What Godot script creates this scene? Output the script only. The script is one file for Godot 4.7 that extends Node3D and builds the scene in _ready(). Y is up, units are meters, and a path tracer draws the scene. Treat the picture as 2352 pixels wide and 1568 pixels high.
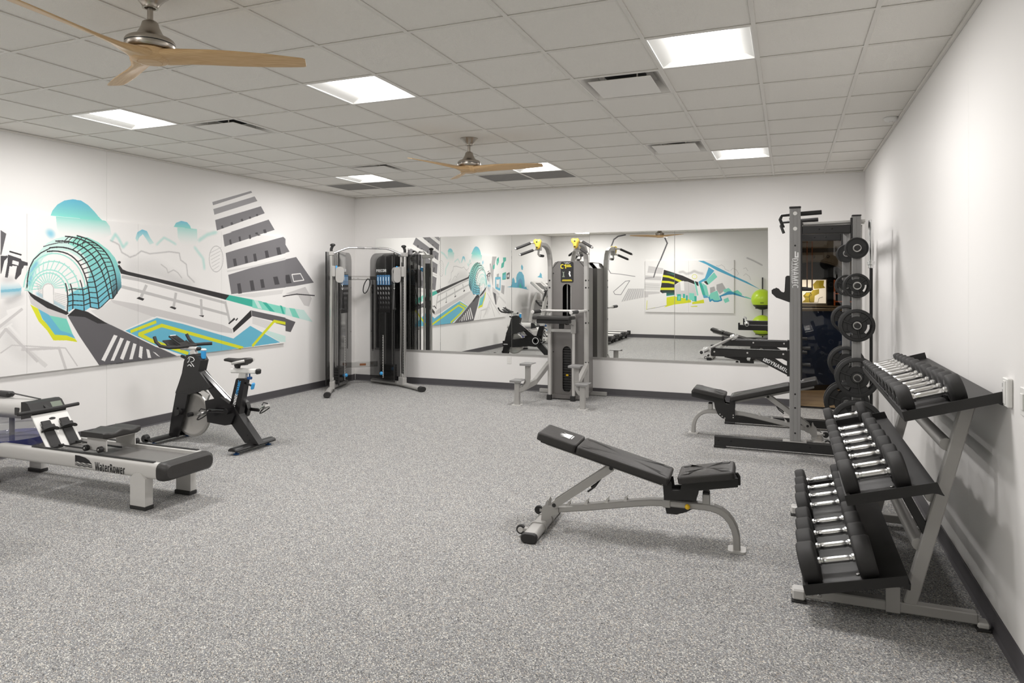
extends Node3D
# Fitness room: rubber floor, tiled ceiling, mural on the left wall, mirrors on the back wall.

var M := {}
var taken := {}

const CEIL := 3.048
const CELL := 0.6096
const WL := -6.75
const WR := 0.895
const WB := -9.74
const WF := 0.60

# ---------------------------------------------------------------- mesh builder
class MB:
	var st := SurfaceTool.new()
	var off := Vector3.ZERO
	func _init(origin := Vector3.ZERO) -> void:
		st.begin(Mesh.PRIMITIVE_TRIANGLES)
		off = -origin
	func tri(a: Vector3, b: Vector3, c: Vector3, na: Vector3, nb: Vector3, nc: Vector3) -> void:
		if (b - a).cross(c - a).dot(na + nb + nc) > 0.0:
			var t := b
			b = c
			c = t
			t = nb
			nb = nc
			nc = t
		st.set_normal(na)
		st.add_vertex(a + off)
		st.set_normal(nb)
		st.add_vertex(b + off)
		st.set_normal(nc)
		st.add_vertex(c + off)
	func quad(a: Vector3, b: Vector3, c: Vector3, d: Vector3, n: Vector3) -> void:
		tri(a, b, c, n, n, n)
		tri(a, c, d, n, n, n)
	# chamfered box
	func box(c: Vector3, size: Vector3, bev := 0.004, bs := Basis()) -> void:
		var h := size * 0.5
		var e := minf(bev, minf(h.x, minf(h.y, h.z)) * 0.95)
		var vx := {}
		var vy := {}
		var vz := {}
		for sx in [-1, 1]:
			for sy in [-1, 1]:
				for sz in [-1, 1]:
					var k := Vector3i(sx, sy, sz)
					vx[k] = c + bs * Vector3(sx * h.x, sy * (h.y - e), sz * (h.z - e))
					vy[k] = c + bs * Vector3(sx * (h.x - e), sy * h.y, sz * (h.z - e))
					vz[k] = c + bs * Vector3(sx * (h.x - e), sy * (h.y - e), sz * h.z)
		for s in [-1, 1]:
			quad(vx[Vector3i(s, -1, -1)], vx[Vector3i(s, 1, -1)], vx[Vector3i(s, 1, 1)], vx[Vector3i(s, -1, 1)], bs * Vector3(s, 0, 0))
			quad(vy[Vector3i(-1, s, -1)], vy[Vector3i(1, s, -1)], vy[Vector3i(1, s, 1)], vy[Vector3i(-1, s, 1)], bs * Vector3(0, s, 0))
			quad(vz[Vector3i(-1, -1, s)], vz[Vector3i(1, -1, s)], vz[Vector3i(1, 1, s)], vz[Vector3i(-1, 1, s)], bs * Vector3(0, 0, s))
			for t in [-1, 1]:
				quad(vx[Vector3i(s, t, -1)], vx[Vector3i(s, t, 1)], vy[Vector3i(s, t, 1)], vy[Vector3i(s, t, -1)], (bs * Vector3(s, t, 0)).normalized())
				quad(vx[Vector3i(s, -1, t)], vx[Vector3i(s, 1, t)], vz[Vector3i(s, 1, t)], vz[Vector3i(s, -1, t)], (bs * Vector3(s, 0, t)).normalized())
				quad(vy[Vector3i(-1, s, t)], vy[Vector3i(1, s, t)], vz[Vector3i(1, s, t)], vz[Vector3i(-1, s, t)], (bs * Vector3(0, s, t)).normalized())
				for w in [-1, 1]:
					var k := Vector3i(s, t, w)
					var n := (bs * Vector3(s, t, w)).normalized()
					tri(vx[k], vy[k], vz[k], n, n, n)
	func span(lo: Vector3, hi: Vector3, bev := 0.004) -> void:
		box((lo + hi) * 0.5, (hi - lo).abs(), bev)
	# rectangular bar between two points: w across, h along up
	func bar(a: Vector3, b: Vector3, w: float, h: float, bev := 0.004, up := Vector3.UP) -> void:
		var z := (b - a).normalized()
		var x := up.cross(z)
		if x.length() < 0.01:
			x = Vector3.RIGHT
		x = x.normalized()
		var y := z.cross(x).normalized()
		box((a + b) * 0.5, Vector3(w, h, (b - a).length()), bev, Basis(x, y, z))
	func loft(rings: Array, cap0 := true, cap1 := true) -> void:
		var n: int = rings[0].size()
		var m := rings.size()
		var cen := []
		for r in rings:
			var c := Vector3.ZERO
			for p in r:
				c += p
			cen.append(c / n)
		var nor := []
		for i in m:
			var row := PackedVector3Array()
			for j in n:
				var du: Vector3 = rings[i][(j + 1) % n] - rings[i][(j + n - 1) % n]
				var i0 := maxi(i - 1, 0)
				var i1 := mini(i + 1, m - 1)
				var dv: Vector3 = rings[i1][j] - rings[i0][j]
				var v := du.cross(dv)
				var outw: Vector3 = rings[i][j] - cen[i]
				if v.length() < 1e-12:
					v = outw
				if outw.length() > 1e-6 and v.dot(outw) < 0.0:
					v = -v
				row.append(v.normalized())
			nor.append(row)
		for i in m - 1:
			for j in n:
				var k := (j + 1) % n
				tri(rings[i][j], rings[i][k], rings[i + 1][k], nor[i][j], nor[i][k], nor[i + 1][k])
				tri(rings[i][j], rings[i + 1][k], rings[i + 1][j], nor[i][j], nor[i + 1][k], nor[i + 1][j])
		for e in [0, 1]:
			if (cap0 if e == 0 else cap1):
				var r: PackedVector3Array = rings[0 if e == 0 else m - 1]
				var c: Vector3 = cen[0 if e == 0 else m - 1]
				var other: Vector3 = cen[1 if e == 0 else m - 2]
				var nn := Vector3.ZERO
				for j in n:
					nn += (r[j] - c).cross(r[(j + 1) % n] - c)
				nn = nn.normalized()
				if nn.dot(c - other) < 0.0:
					nn = -nn
				for j in n:
					tri(c, r[j], r[(j + 1) % n], nn, nn, nn)
	func tube(pts: Array, r: float, segs := 10, closed := false, rw := 1.0) -> void:
		var n := pts.size()
		var rings := []
		var up := Vector3.UP
		for i in n:
			var t := Vector3.ZERO
			if closed:
				t = (pts[(i + 1) % n] - pts[(i + n - 1) % n]).normalized()
			elif i == 0:
				t = (pts[1] - pts[0]).normalized()
			elif i == n - 1:
				t = (pts[n - 1] - pts[n - 2]).normalized()
			else:
				t = ((pts[i] - pts[i - 1]).normalized() + (pts[i + 1] - pts[i]).normalized()).normalized()
			if i == 0 and absf(t.dot(up)) > 0.95:
				up = Vector3.RIGHT
			var x := up.cross(t)
			if x.length() < 1e-4:
				x = Vector3.FORWARD.cross(t)
			x = x.normalized()
			var y := t.cross(x).normalized()
			up = y
			var ring := PackedVector3Array()
			for k in segs:
				var a := TAU * k / segs
				ring.append(pts[i] + x * cos(a) * r * rw + y * sin(a) * r)
			rings.append(ring)
		if closed:
			rings.append(rings[0])
		loft(rings, not closed, not closed)
	# profile swept along a path that lies in one plane; side = the axis across that plane
	func sweep(pts: Array, prof: PackedVector2Array, side: Vector3) -> void:
		var n := pts.size()
		var rows := []
		for i in n:
			var t: Vector3
			var sc := 1.0
			if i == 0:
				t = (pts[1] - pts[0]).normalized()
			elif i == n - 1:
				t = (pts[n - 1] - pts[n - 2]).normalized()
			else:
				var t0: Vector3 = (pts[i] - pts[i - 1]).normalized()
				var t1: Vector3 = (pts[i + 1] - pts[i]).normalized()
				t = (t0 + t1).normalized()
				sc = 1.0 / maxf(t.dot(t1), 0.5)
			var y := t.cross(side).normalized()
			var row := PackedVector3Array()
			for q in prof:
				row.append(pts[i] + side * q.x + y * q.y * sc)
			rows.append(row)
		var k := prof.size()
		for i in n - 1:
			var mid: Vector3 = (pts[i] + pts[i + 1]) * 0.5
			for j in k:
				var a: Vector3 = rows[i][j]
				var b: Vector3 = rows[i][(j + 1) % k]
				var c: Vector3 = rows[i + 1][(j + 1) % k]
				var d: Vector3 = rows[i + 1][j]
				var nn := (b - a).cross(d - a).normalized()
				if nn.dot((a + b + c + d) * 0.25 - mid) < 0.0:
					nn = -nn
				quad(a, b, c, d, nn)
		for e in [0, n - 1]:
			var r: PackedVector3Array = rows[e]
			var nn: Vector3 = (pts[e] - pts[1 if e == 0 else n - 2]).normalized()
			for j in range(1, k - 1):
				tri(r[0], r[j], r[j + 1], nn, nn, nn)
	# polygon in local xy, from z0 to z1
	func prism(poly: PackedVector2Array, z0: float, z1: float, xf := Transform3D()) -> void:
		var idx := Geometry2D.triangulate_polygon(poly)
		var c2 := Vector2.ZERO
		for p in poly:
			c2 += p
		for e in 2:
			var z := z1 if e == 1 else z0
			var n := (xf.basis * Vector3(0, 0, signf(z1 - z0) * (1.0 if e == 1 else -1.0))).normalized()
			for i in range(0, idx.size(), 3):
				var q := []
				for k in 3:
					var p := poly[idx[i + k]]
					q.append(xf * Vector3(p.x, p.y, z))
				tri(q[0], q[1], q[2], n, n, n)
		var cw := Geometry2D.is_polygon_clockwise(poly)
		for i in poly.size():
			var a := poly[i]
			var b := poly[(i + 1) % poly.size()]
			var d := (b - a).normalized()
			var n2 := Vector2(d.y, -d.x)
			if cw:
				n2 = -n2
			var n := (xf.basis * Vector3(n2.x, n2.y, 0)).normalized()
			quad(xf * Vector3(a.x, a.y, z0), xf * Vector3(b.x, b.y, z0), xf * Vector3(b.x, b.y, z1), xf * Vector3(a.x, a.y, z1), n)
	static func inset(poly: PackedVector2Array, d: float) -> PackedVector2Array:
		var n := poly.size()
		var s := -1.0 if Geometry2D.is_polygon_clockwise(poly) else 1.0
		var out := PackedVector2Array()
		for i in n:
			var a := (poly[i] - poly[(i + n - 1) % n]).normalized()
			var b := (poly[(i + 1) % n] - poly[i]).normalized()
			var na := Vector2(-a.y, a.x) * s
			var nb := Vector2(-b.y, b.x) * s
			var m := (na + nb)
			m = m.normalized() if m.length() > 1e-5 else na
			out.append(poly[i] + m * d / maxf(m.dot(na), 0.4))
		return out
	# cushion: outline in xy, from z0 up to z1 with both rims rounded by r
	func pad(poly: PackedVector2Array, z0: float, z1: float, r: float, xf := Transform3D(), crown := 0.0) -> void:
		var rings := []
		var add := func(ins: float, z: float) -> void:
			var q := MB.inset(poly, ins) if ins > 1e-6 else poly
			var ring := PackedVector3Array()
			for p in q:
				ring.append(xf * Vector3(p.x, p.y, z))
			rings.append(ring)
		var rb := r * 0.4
		for k in 3:
			var a := PI * 0.5 * k / 2.0
			add.call(rb * (1.0 - sin(a)), z0 + rb * (1.0 - cos(a)))
		for k in 5:
			var a := PI * 0.5 * k / 4.0
			add.call(r * (1.0 - cos(a)), z1 - crown - r + r * sin(a))
		if crown > 0.0:
			add.call(r * 2.5, z1 - crown * 0.35)
			add.call(r * 4.5, z1)
		loft(rings)
	# profile of (radius, height) turned about local y
	func lathe(prof: Array, segs := 24, xf := Transform3D()) -> void:
		for i in prof.size() - 1:
			var p: Vector2 = prof[i]
			var q: Vector2 = prof[i + 1]
			if p.distance_to(q) < 1e-6:
				continue
			var d := (q - p).normalized()
			var nn := Vector2(d.y, -d.x)
			var np := nn
			var nq := nn
			if i > 0:
				var d0: Vector2 = (p - prof[i - 1]).normalized()
				if d0.dot(d) > 0.75:
					np = (nn + Vector2(d0.y, -d0.x)).normalized()
			if i < prof.size() - 2:
				var d1: Vector2 = (prof[i + 2] - q).normalized()
				if d1.dot(d) > 0.75:
					nq = (nn + Vector2(d1.y, -d1.x)).normalized()
			for k in segs:
				var a0 := TAU * k / segs
				var a1 := TAU * (k + 1) / segs
				var c0 := Vector3(cos(a0), 0, sin(a0))
				var c1 := Vector3(cos(a1), 0, sin(a1))
				var y := Vector3.UP
				var pa := xf * (c0 * p.x + y * p.y)
				var pb := xf * (c1 * p.x + y * p.y)
				var qa := xf * (c0 * q.x + y * q.y)
				var qb := xf * (c1 * q.x + y * q.y)
				var b := xf.basis
				var npa := (b * (c0 * np.x + y * np.y)).normalized()
				var npb := (b * (c1 * np.x + y * np.y)).normalized()
				var nqa := (b * (c0 * nq.x + y * nq.y)).normalized()
				var nqb := (b * (c1 * nq.x + y * nq.y)).normalized()
				if p.x > 1e-6:
					tri(pa, pb, qb, npa, npb, nqb)
				if q.x > 1e-6:
					tri(pa, qb, qa, npa, nqb, nqa)
	func cyl(a: Vector3, b: Vector3, r: float, segs := 14, bev := 0.002) -> void:
		var y := (b - a).normalized()
		var x := y.cross(Vector3.UP)
		if x.length() < 0.01:
			x = Vector3.RIGHT
		x = x.normalized()
		var l := (b - a).length()
		lathe([Vector2(0, 0), Vector2(r - bev, 0), Vector2(r, bev), Vector2(r, l - bev), Vector2(r - bev, l), Vector2(0, l)], segs, Transform3D(Basis(x, y, x.cross(y)), a))
	func ball(c: Vector3, r: float, segs := 14, sq := Vector3.ONE) -> void:
		var p := []
		var n := segs / 2
		for i in n + 1:
			var a := -PI / 2 + PI * i / n
			p.append(Vector2(maxf(cos(a) * r, 0.0), sin(a) * r))
		lathe(p, segs, Transform3D(Basis.from_scale(sq), c))
	func done() -> ArrayMesh:
		return st.commit()

# ---------------------------------------------------------------- node helpers
func numbered(called: String) -> String:
	if not taken.has(called):
		taken[called] = 0
		return called
	taken[called] += 1
	return "%s_%03d" % [called, taken[called]]

func thing(called: String, label: String, category: String, at := Vector3.ZERO, turn := 0.0, group := "") -> Node3D:
	var o := Node3D.new()
	o.name = numbered(called)
	add_child(o)
	o.position = at
	o.rotation.y = turn
	meta(o, label, category, group)
	return o

func meta(o: Node, label: String, category: String, group := "") -> void:
	o.set_meta("label", label)
	o.set_meta("category", category)
	if group != "":
		o.set_meta("group", group)

func struct(called: String, at := Vector3.ZERO) -> Node3D:
	var o := Node3D.new()
	o.name = called
	add_child(o)
	o.position = at
	o.set_meta("kind", "structure")
	return o

func part(called: String, mb: MB, mat: Material, parent: Node) -> MeshInstance3D:
	return part_mesh(called, mb.done(), mat, parent)

func part_mesh(called: String, mesh: Mesh, mat: Material, parent: Node, at := Vector3.ZERO) -> MeshInstance3D:
	var o := MeshInstance3D.new()
	o.name = called if parent != self else numbered(called)
	o.mesh = mesh
	if mat != null:
		o.material_override = mat
	parent.add_child(o, true)
	o.position = at
	return o

func lettering(parent: Node, text: String, height: float, xf: Transform3D, mat: Material, called := "lettering", bold := true, stretch := 1.0) -> MeshInstance3D:
	var f := SystemFont.new()
	f.font_names = PackedStringArray(["Droid Sans"])
	f.font_weight = 700 if bold else 400
	var t := TextMesh.new()
	t.text = text
	t.font = f
	t.font_size = 64
	t.pixel_size = height / 46.0
	t.depth = 0.0012
	t.curve_step = 2.0
	var o := MeshInstance3D.new()
	o.name = called
	o.mesh = t
	o.material_override = mat
	parent.add_child(o, true)
	o.transform = Transform3D(xf.basis * Basis.from_scale(Vector3(stretch, 1, 1)), xf.origin)
	return o

func rrect(w: float, h: float, r: float, n := 4) -> PackedVector2Array:
	var out := PackedVector2Array()
	var c := [Vector2(w / 2 - r, h / 2 - r), Vector2(-w / 2 + r, h / 2 - r), Vector2(-w / 2 + r, -h / 2 + r), Vector2(w / 2 - r, -h / 2 + r)]
	for i in 4:
		for k in n + 1:
			var a := PI / 2 * i + PI / 2 * k / n
			out.append(c[i] + Vector2(cos(a), sin(a)) * r)
	return out

func poly(a: Array) -> PackedVector2Array:
	var out := PackedVector2Array()
	for i in range(0, a.size(), 2):
		out.append(Vector2(a[i], a[i + 1]))
	return out

func v3(x: float, y: float, z: float) -> Vector3:
	return Vector3(x, y, z)

func rgb(r: float, g: float, b: float) -> Color:
	return Color(r / 255.0, g / 255.0, b / 255.0)

func smat(called: String, c: Color, rough := 0.5, metal := 0.0, spec := 0.5) -> StandardMaterial3D:
	var m := StandardMaterial3D.new()
	m.resource_name = called
	m.albedo_color = c
	m.roughness = rough
	m.metallic = metal
	m.metallic_specular = spec
	M[called] = m
	return m

func bump(m: StandardMaterial3D, freq: float, scale: float, strength: float, seed_ := 1, kind := FastNoiseLite.TYPE_SIMPLEX) -> void:
	var n := FastNoiseLite.new()
	n.noise_type = kind
	n.seed = seed_
	n.frequency = freq
	var im := n.get_seamless_image(256, 256)
	im.bump_map_to_normal_map(strength)
	m.normal_enabled = true
	m.normal_texture = ImageTexture.create_from_image(im)
	m.uv1_triplanar = true
	m.uv1_scale = Vector3.ONE * scale
const PALETTE := [[240,238,236], [96,94,97], [44,42,43], [208,205,204], [178,176,176], [221,219,217], [104,183,209], [120,208,190], [62,178,158], [219,222,44], [122,120,123], [72,70,73], [150,148,150], [205,232,226], [160,220,208], [96,186,216], [128,214,202], [196,194,193], [84,170,202], [58,150,188], [132,217,196], [96,176,201], [92,150,184]]
const MURAL_LEFT := [
	[3,17,150016,[5428,1829,5605,1818,5789,1806,5982,1712,6183,1613,6395,1578]],
	[3,17,90012,[5394,1752,5696,1741,5982,1679,6288,1578]],
	[3,17,120012,[4123,1331,4197,1197,4197,1066,4311,951,4441,925]],
	[3,17,100014,[4147,1395,4260,1457,4311,1509]],
	[3,4,14040,[5226,2080,5326,2040,5360,1957,5463,1908,5533,1933,5605,1983,5714,1956,5808,1968,5982,1991,6122,1981,6142,1898,6225,1849,6246,1714,6352,1630]],
	[3,4,12040,[5865,1840,5943,1793,5962,1744,6041,1779,6102,1746,6163,1680]],
	[2,1516,95088,[4605,2284,4626,2340,4676,2405,4747,2453,4836,2476,4926,2471,5002,2432,5065,2377,5116,2325,5164,2283]],
	[2,1600,80000,[4637,2282,5174,2281,5218,2229,5239,2141,5097,2072,4880,2074,4676,2076,4647,2172]],
	[3,15,60030,[4564,2124,4598,2106,4577,2084]],
	[2,1516,85020,[5530,2120,5554,2189,5614,2225,5677,2210,5718,2140,5770,2079,5714,2060,5668,2121,5623,2173,5578,2131,5551,2083]],
	[2,1516,85080,[6071,2284,6106,2339,6183,2369,6267,2360,6313,2321,6330,2283]],
	[2,1600,60000,[6092,2283,6384,2284,6395,2147,6352,2059,6163,2066,6102,2163]],
	[3,16,30022,[5242,2081,5284,2151,5326,2101,5377,2012,5437,2076]],
	[3,16,25018,[5808,2065,5904,2151,5982,2123,6081,2079]],
	[3,16,40020,[6416,2148,6549,2226,6708,2272]],
	[3,16,35018,[6352,2059,6482,1926,6504,1787]],
	[1,17,10,[6806,1933,6801,1979,6788,2021,6766,2056,6738,2080,6706,2092,6673,2090,6642,2075,6615,2049,6594,2013,6580,1971,6576,1925,6580,1880,6594,1838,6615,1804,6642,1779,6673,1766,6706,1767,6738,1781,6766,1806,6788,1842,6801,1886,6806,1933]],
	[1,17,6,[6589,1999,6766,2078]],
	[1,17,6,[6598,1958,6762,2032]],
	[1,17,6,[6607,1916,6757,1985]],
	[1,17,6,[6616,1873,6752,1938]],
	[1,17,6,[6625,1831,6748,1891]],
	[1,17,6,[6635,1789,6743,1845]],
	[0,1,0,[4123,2110,4172,2080,4128,1880,4123,1880]],
	[0,11,0,[4123,1874,4182,1877,4187,1865,4155,1830,4128,1712,4123,1712]],
	[0,11,0,[4187,1888,4302,1852,4310,1835,4364,1819,4364,1790,4330,1789,4302,1708,4258,1656,4241,1673,4269,1782,4225,1787,4182,1673,4160,1678,4182,1809]],
	[0,0,0,[4228,1838,4285,1823,4280,1788,4222,1804]],
	[0,0,0,[4200,1781,4266,1774,4247,1670,4187,1687]],
	[0,0,0,[4313,1760,4352,1755,4341,1639,4291,1656]],
	[1,2,14,[4203,1917,4305,1890]],
	[3,4,60020,[4155,1650,4252,1662]],
	[2,6,10085,[4123,1650,4209,1650,4285,1627,4313,1581,4285,1547,4123,1538]],
	[2,617,85020,[4123,1560,4308,1576,4302,1506,4230,1473,4123,1476]],
	[3,4,50022,[4302,1512,4230,1468,4155,1447]],
	[1,0,40,[4123,1268,4230,1337,4352,1407]],
	[1,0,40,[4187,1355,4302,1391]],
	[1,0,22,[4197,1230,4362,1033]],
	[1,0,16,[4123,1182,4222,1245]],
	[1,3,12,[4123,982,4222,1045,4733,974,4858,781]],
	[1,5,40,[4375,971,4536,819]],
	[0,13,0,[4355,1593,4358,1668,4375,1767,4409,1850,4479,1935,4550,2015,4634,2062,4733,2095,4854,2103,4973,2095,5088,2051,5200,1979,5279,1897,5322,1813,5348,1707,5359,1581,5257,1458,5221,1458,5102,1348,5000,1374,4940,1338,4816,1365,4765,1333,4749,1336,4412,1516,4367,1546]],
	[2,2006,75095,[4758,2027,4854,2100,4973,2095,5088,2051,5200,1979,5279,1897,5322,1813,5348,1707,5359,1581,5257,1458,5221,1458,5102,1348,5000,1374,4940,1338,4816,1365,4765,1333,4758,1505,4926,1590,4980,1666,5006,1767,4953,1880,4887,1952]],
	[2,602,92,[5221,1810,5319,1799,5348,1707,5359,1581,5257,1458,5253,1575,5236,1706]],
	[0,0,0,[4412,1516,4409,1592,4432,1674,4456,1757,4514,1865,4592,1922,4671,1949,4771,1941,4867,1889,4953,1804,4980,1685,4953,1590,4809,1553,4762,1499,4749,1339]],
	[3,6,35045,[4384,1610,4386,1668,4409,1756,4456,1834]],
	[3,6,30035,[4721,1377,4574,1460,4444,1528]],
	[1,14,12,[4383,1564,4388,1595,4398,1625,4412,1653,4429,1679,4450,1701,4473,1720,4499,1735,4526,1746,4555,1752,4584,1753,4613,1749,4642,1741,4670,1728,4695,1710,4718,1688,4738,1663,4754,1634,4766,1603,4774,1571,4777,1537]],
	[1,14,12,[4405,1565,4410,1591,4419,1616,4430,1640,4445,1661,4462,1680,4482,1696,4504,1708,4527,1717,4552,1722,4576,1723,4601,1720,4626,1713,4649,1702,4670,1687,4689,1668,4706,1647,4720,1623,4730,1598,4737,1570,4739,1542]],
	[1,14,12,[4349,1571,4357,1614,4370,1656,4388,1696,4411,1732,4438,1763,4469,1790,4503,1811,4540,1827,4578,1836,4618,1838,4657,1833,4696,1821,4733,1803,4768,1778,4799,1748,4826,1712,4848,1671,4865,1627,4876,1581,4880,1533]],
	[1,14,12,[4327,1586,4336,1640,4351,1692,4372,1740,4398,1784,4430,1823,4466,1857,4505,1883,4548,1902,4592,1914,4638,1917,4684,1911,4730,1897,4773,1875,4814,1845,4850,1807,4882,1763,4908,1712,4928,1658,4941,1600,4946,1541]],
	[1,14,8,[4621,1578,4743,1576]],
	[1,14,8,[4777,1570,4892,1580]],
	[1,14,8,[4618,1589,4734,1612]],
	[1,14,8,[4767,1613,4877,1642]],
	[1,14,8,[4613,1599,4718,1646]],
	[1,14,8,[4748,1653,4851,1700]],
	[1,14,8,[4606,1608,4697,1675]],
	[1,14,8,[4724,1688,4817,1750]],
	[1,14,8,[4597,1616,4671,1700]],
	[1,14,8,[4694,1717,4775,1792]],
	[1,14,8,[4587,1622,4642,1718]],
	[1,14,8,[4660,1739,4727,1823]],
	[1,14,8,[4576,1626,4610,1730]],
	[1,14,8,[4623,1753,4675,1842]],
	[1,14,8,[4565,1627,4577,1735]],
	[1,14,8,[4584,1759,4622,1850]],
	[1,14,8,[4553,1627,4544,1733]],
	[1,14,8,[4546,1756,4568,1846]],
	[1,14,8,[4542,1624,4512,1724]],
	[1,14,8,[4509,1746,4517,1830]],
	[1,14,8,[4532,1620,4482,1709]],
	[1,14,8,[4474,1727,4470,1803]],
	[1,14,8,[4523,1613,4455,1687]],
	[1,14,8,[4444,1702,4428,1767]],
	[1,14,8,[4515,1605,4433,1661]],
	[1,14,8,[4419,1671,4394,1722]],
	[1,14,8,[4509,1595,4416,1631]],
	[1,14,8,[4399,1635,4367,1671]],
	[1,14,8,[4505,1585,4404,1597]],
	[1,14,8,[4385,1595,4348,1615]],
	[1,14,8,[4503,1573,4398,1562]],
	[1,14,8,[4379,1554,4339,1556]],
	[0,0,0,[4508,1479,4508,1574,4523,1604,4556,1619,4592,1613,4613,1579,4615,1417]],
	[1,17,8,[4508,1479,4508,1574,4523,1604,4556,1619,4592,1613,4613,1579,4615,1417]],
	[1,17,6,[4447,1622,4498,1589]],
	[1,17,6,[4450,1603,4498,1571]],
	[1,17,6,[4454,1584,4498,1553]],
	[1,17,6,[4457,1565,4498,1536]],
	[1,17,6,[4461,1546,4498,1518]],
	[1,17,6,[4464,1527,4498,1500]],
	[1,17,6,[4468,1508,4498,1482]],
	[1,17,6,[4625,1525,4749,1499]],
	[1,17,6,[4625,1510,4749,1479]],
	[1,17,6,[4625,1495,4749,1460]],
	[1,17,6,[4625,1480,4749,1440]],
	[1,17,6,[4625,1465,4749,1420]],
	[1,17,6,[4625,1450,4749,1401]],
	[1,17,6,[4625,1435,4749,1381]],
	[1,17,6,[4625,1420,4749,1362]],
	[1,2,13,[4550,1932,4608,1939,4662,1939,4711,1931,4755,1918,4795,1898,4830,1872,4862,1841,4889,1806,4912,1766,4932,1723,4949,1677,4963,1629,4974,1579,4983,1528,4990,1477,4996,1425,5000,1374]],
	[1,2,13,[4574,1969,4640,1979,4701,1981,4756,1974,4806,1960,4852,1938,4892,1910,4928,1875,4959,1836,4986,1791,5009,1743,5029,1691,5046,1637,5060,1581,5071,1523,5081,1466,5089,1408,5095,1352]],
	[1,2,13,[4634,2038,4703,2043,4766,2040,4824,2030,4878,2013,4926,1989,4969,1959,5009,1925,5044,1886,5074,1843,5102,1797,5126,1750,5146,1700,5165,1650,5180,1600,5194,1551,5207,1504,5218,1458]],
	[1,2,13,[4733,2092,4795,2089,4852,2081,4905,2068,4953,2049,4996,2026,5036,1998,5071,1965,5102,1929,5130,1888,5155,1844,5176,1797,5195,1747,5211,1693,5225,1637,5237,1579,5248,1519,5257,1458]],
	[1,2,13,[4854,2106,4911,2094,4963,2079,5011,2060,5055,2039,5095,2014,5131,1987,5163,1957,5192,1923,5217,1888,5238,1849,5256,1808,5271,1765,5283,1719,5292,1671,5298,1621,5302,1570,5304,1516]],
	[1,2,12,[4752,1339,4754,1360,4755,1379,4756,1399,4757,1418,4757,1436,4757,1454,4757,1471,4756,1488,4755,1505,4754,1521,4752,1536,4750,1552,4748,1566,4745,1581,4741,1595,4737,1608,4733,1621]],
	[1,2,12,[4809,1365,4810,1383,4811,1400,4811,1417,4812,1433,4811,1450,4811,1465,4810,1481,4809,1496,4808,1510,4806,1524,4804,1538,4802,1552,4799,1565,4796,1578,4792,1591,4788,1603,4784,1615]],
	[1,2,11,[4930,1342,4930,1362,4929,1381,4929,1401,4928,1421,4927,1441,4925,1461,4924,1481,4922,1501,4919,1520,4917,1539,4914,1557,4910,1575,4906,1592,4902,1609,4898,1624,4892,1639,4887,1653]],
	[1,2,9,[4806,1960,4878,2013]],
	[1,2,9,[4878,2013,4953,2049]],
	[1,2,8,[4953,2049,5055,2039]],
	[1,2,9,[4852,1938,4926,1989]],
	[1,2,9,[4926,1989,4996,2026]],
	[1,2,8,[4996,2026,5095,2014]],
	[1,2,9,[4892,1910,4969,1959]],
	[1,2,9,[4969,1959,5036,1998]],
	[1,2,8,[5036,1998,5131,1987]],
	[1,2,9,[4862,1841,4928,1875]],
	[1,2,9,[4928,1875,5009,1925]],
	[1,2,9,[5009,1925,5071,1965]],
	[1,2,8,[5071,1965,5163,1957]],
	[1,2,9,[4889,1806,4959,1836]],
	[1,2,9,[4959,1836,5044,1886]],
	[1,2,9,[5044,1886,5102,1929]],
	[1,2,8,[5102,1929,5192,1923]],
	[1,2,9,[4912,1766,4986,1791]],
	[1,2,9,[4986,1791,5074,1843]],
	[1,2,9,[5074,1843,5130,1888]],
	[1,2,8,[5130,1888,5217,1888]],
	[1,2,9,[4932,1723,5009,1743]],
	[1,2,9,[5009,1743,5102,1797]],
	[1,2,9,[5102,1797,5155,1844]],
	[1,2,8,[5155,1844,5238,1849]],
	[1,2,9,[4949,1677,5029,1691]],
	[1,2,9,[5029,1691,5126,1750]],
	[1,2,9,[5126,1750,5176,1797]],
	[1,2,8,[5176,1797,5256,1808]],
	[1,2,9,[4963,1629,5046,1637]],
	[1,2,9,[5046,1637,5146,1700]],
	[1,2,9,[5146,1700,5195,1747]],
	[1,2,8,[5195,1747,5271,1765]],
	[1,2,9,[4974,1579,5060,1581]],
	[1,2,9,[5060,1581,5165,1650]],
	[1,2,9,[5165,1650,5211,1693]],
	[1,2,8,[5211,1693,5283,1719]],
	[1,2,9,[4983,1528,5071,1523]],
	[1,2,9,[5071,1523,5180,1600]],
	[1,2,9,[5180,1600,5225,1637]],
	[1,2,8,[5225,1637,5292,1671]],
	[1,2,9,[4990,1477,5081,1466]],
	[1,2,9,[5081,1466,5194,1551]],
	[1,2,9,[5194,1551,5237,1579]],
	[1,2,8,[5237,1579,5298,1621]],
	[1,2,9,[4996,1425,5089,1408]],
	[1,2,9,[5089,1408,5207,1504]],
	[1,2,9,[5207,1504,5248,1519]],
	[1,2,8,[5248,1519,5302,1570]],
	[1,2,9,[5000,1374,5095,1352]],
	[1,2,9,[5095,1352,5218,1458]],
	[1,2,9,[5218,1458,5257,1458]],
	[1,2,8,[5257,1458,5304,1516]],
	[1,2,10,[4765,1554,4809,1566,4926,1559,4993,1583]],
	[1,2,10,[4765,1499,4809,1510,4926,1502,4993,1526]],
	[1,2,10,[4765,1437,4809,1448,4926,1439,4993,1463]],
	[1,2,10,[4765,1394,4809,1405,4926,1395,4993,1419]],
	[1,2,10,[4358,1581,4364,1668,4381,1767,4421,1850,4491,1917,4574,1963]],
	[1,11,8,[4514,1978,4574,1999,4665,2025,4752,2029]],
	[1,2,8,[4771,2092,4727,2049,4727,2025]],
	[1,2,8,[4809,2091,4765,2046,4765,2019]],
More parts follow.
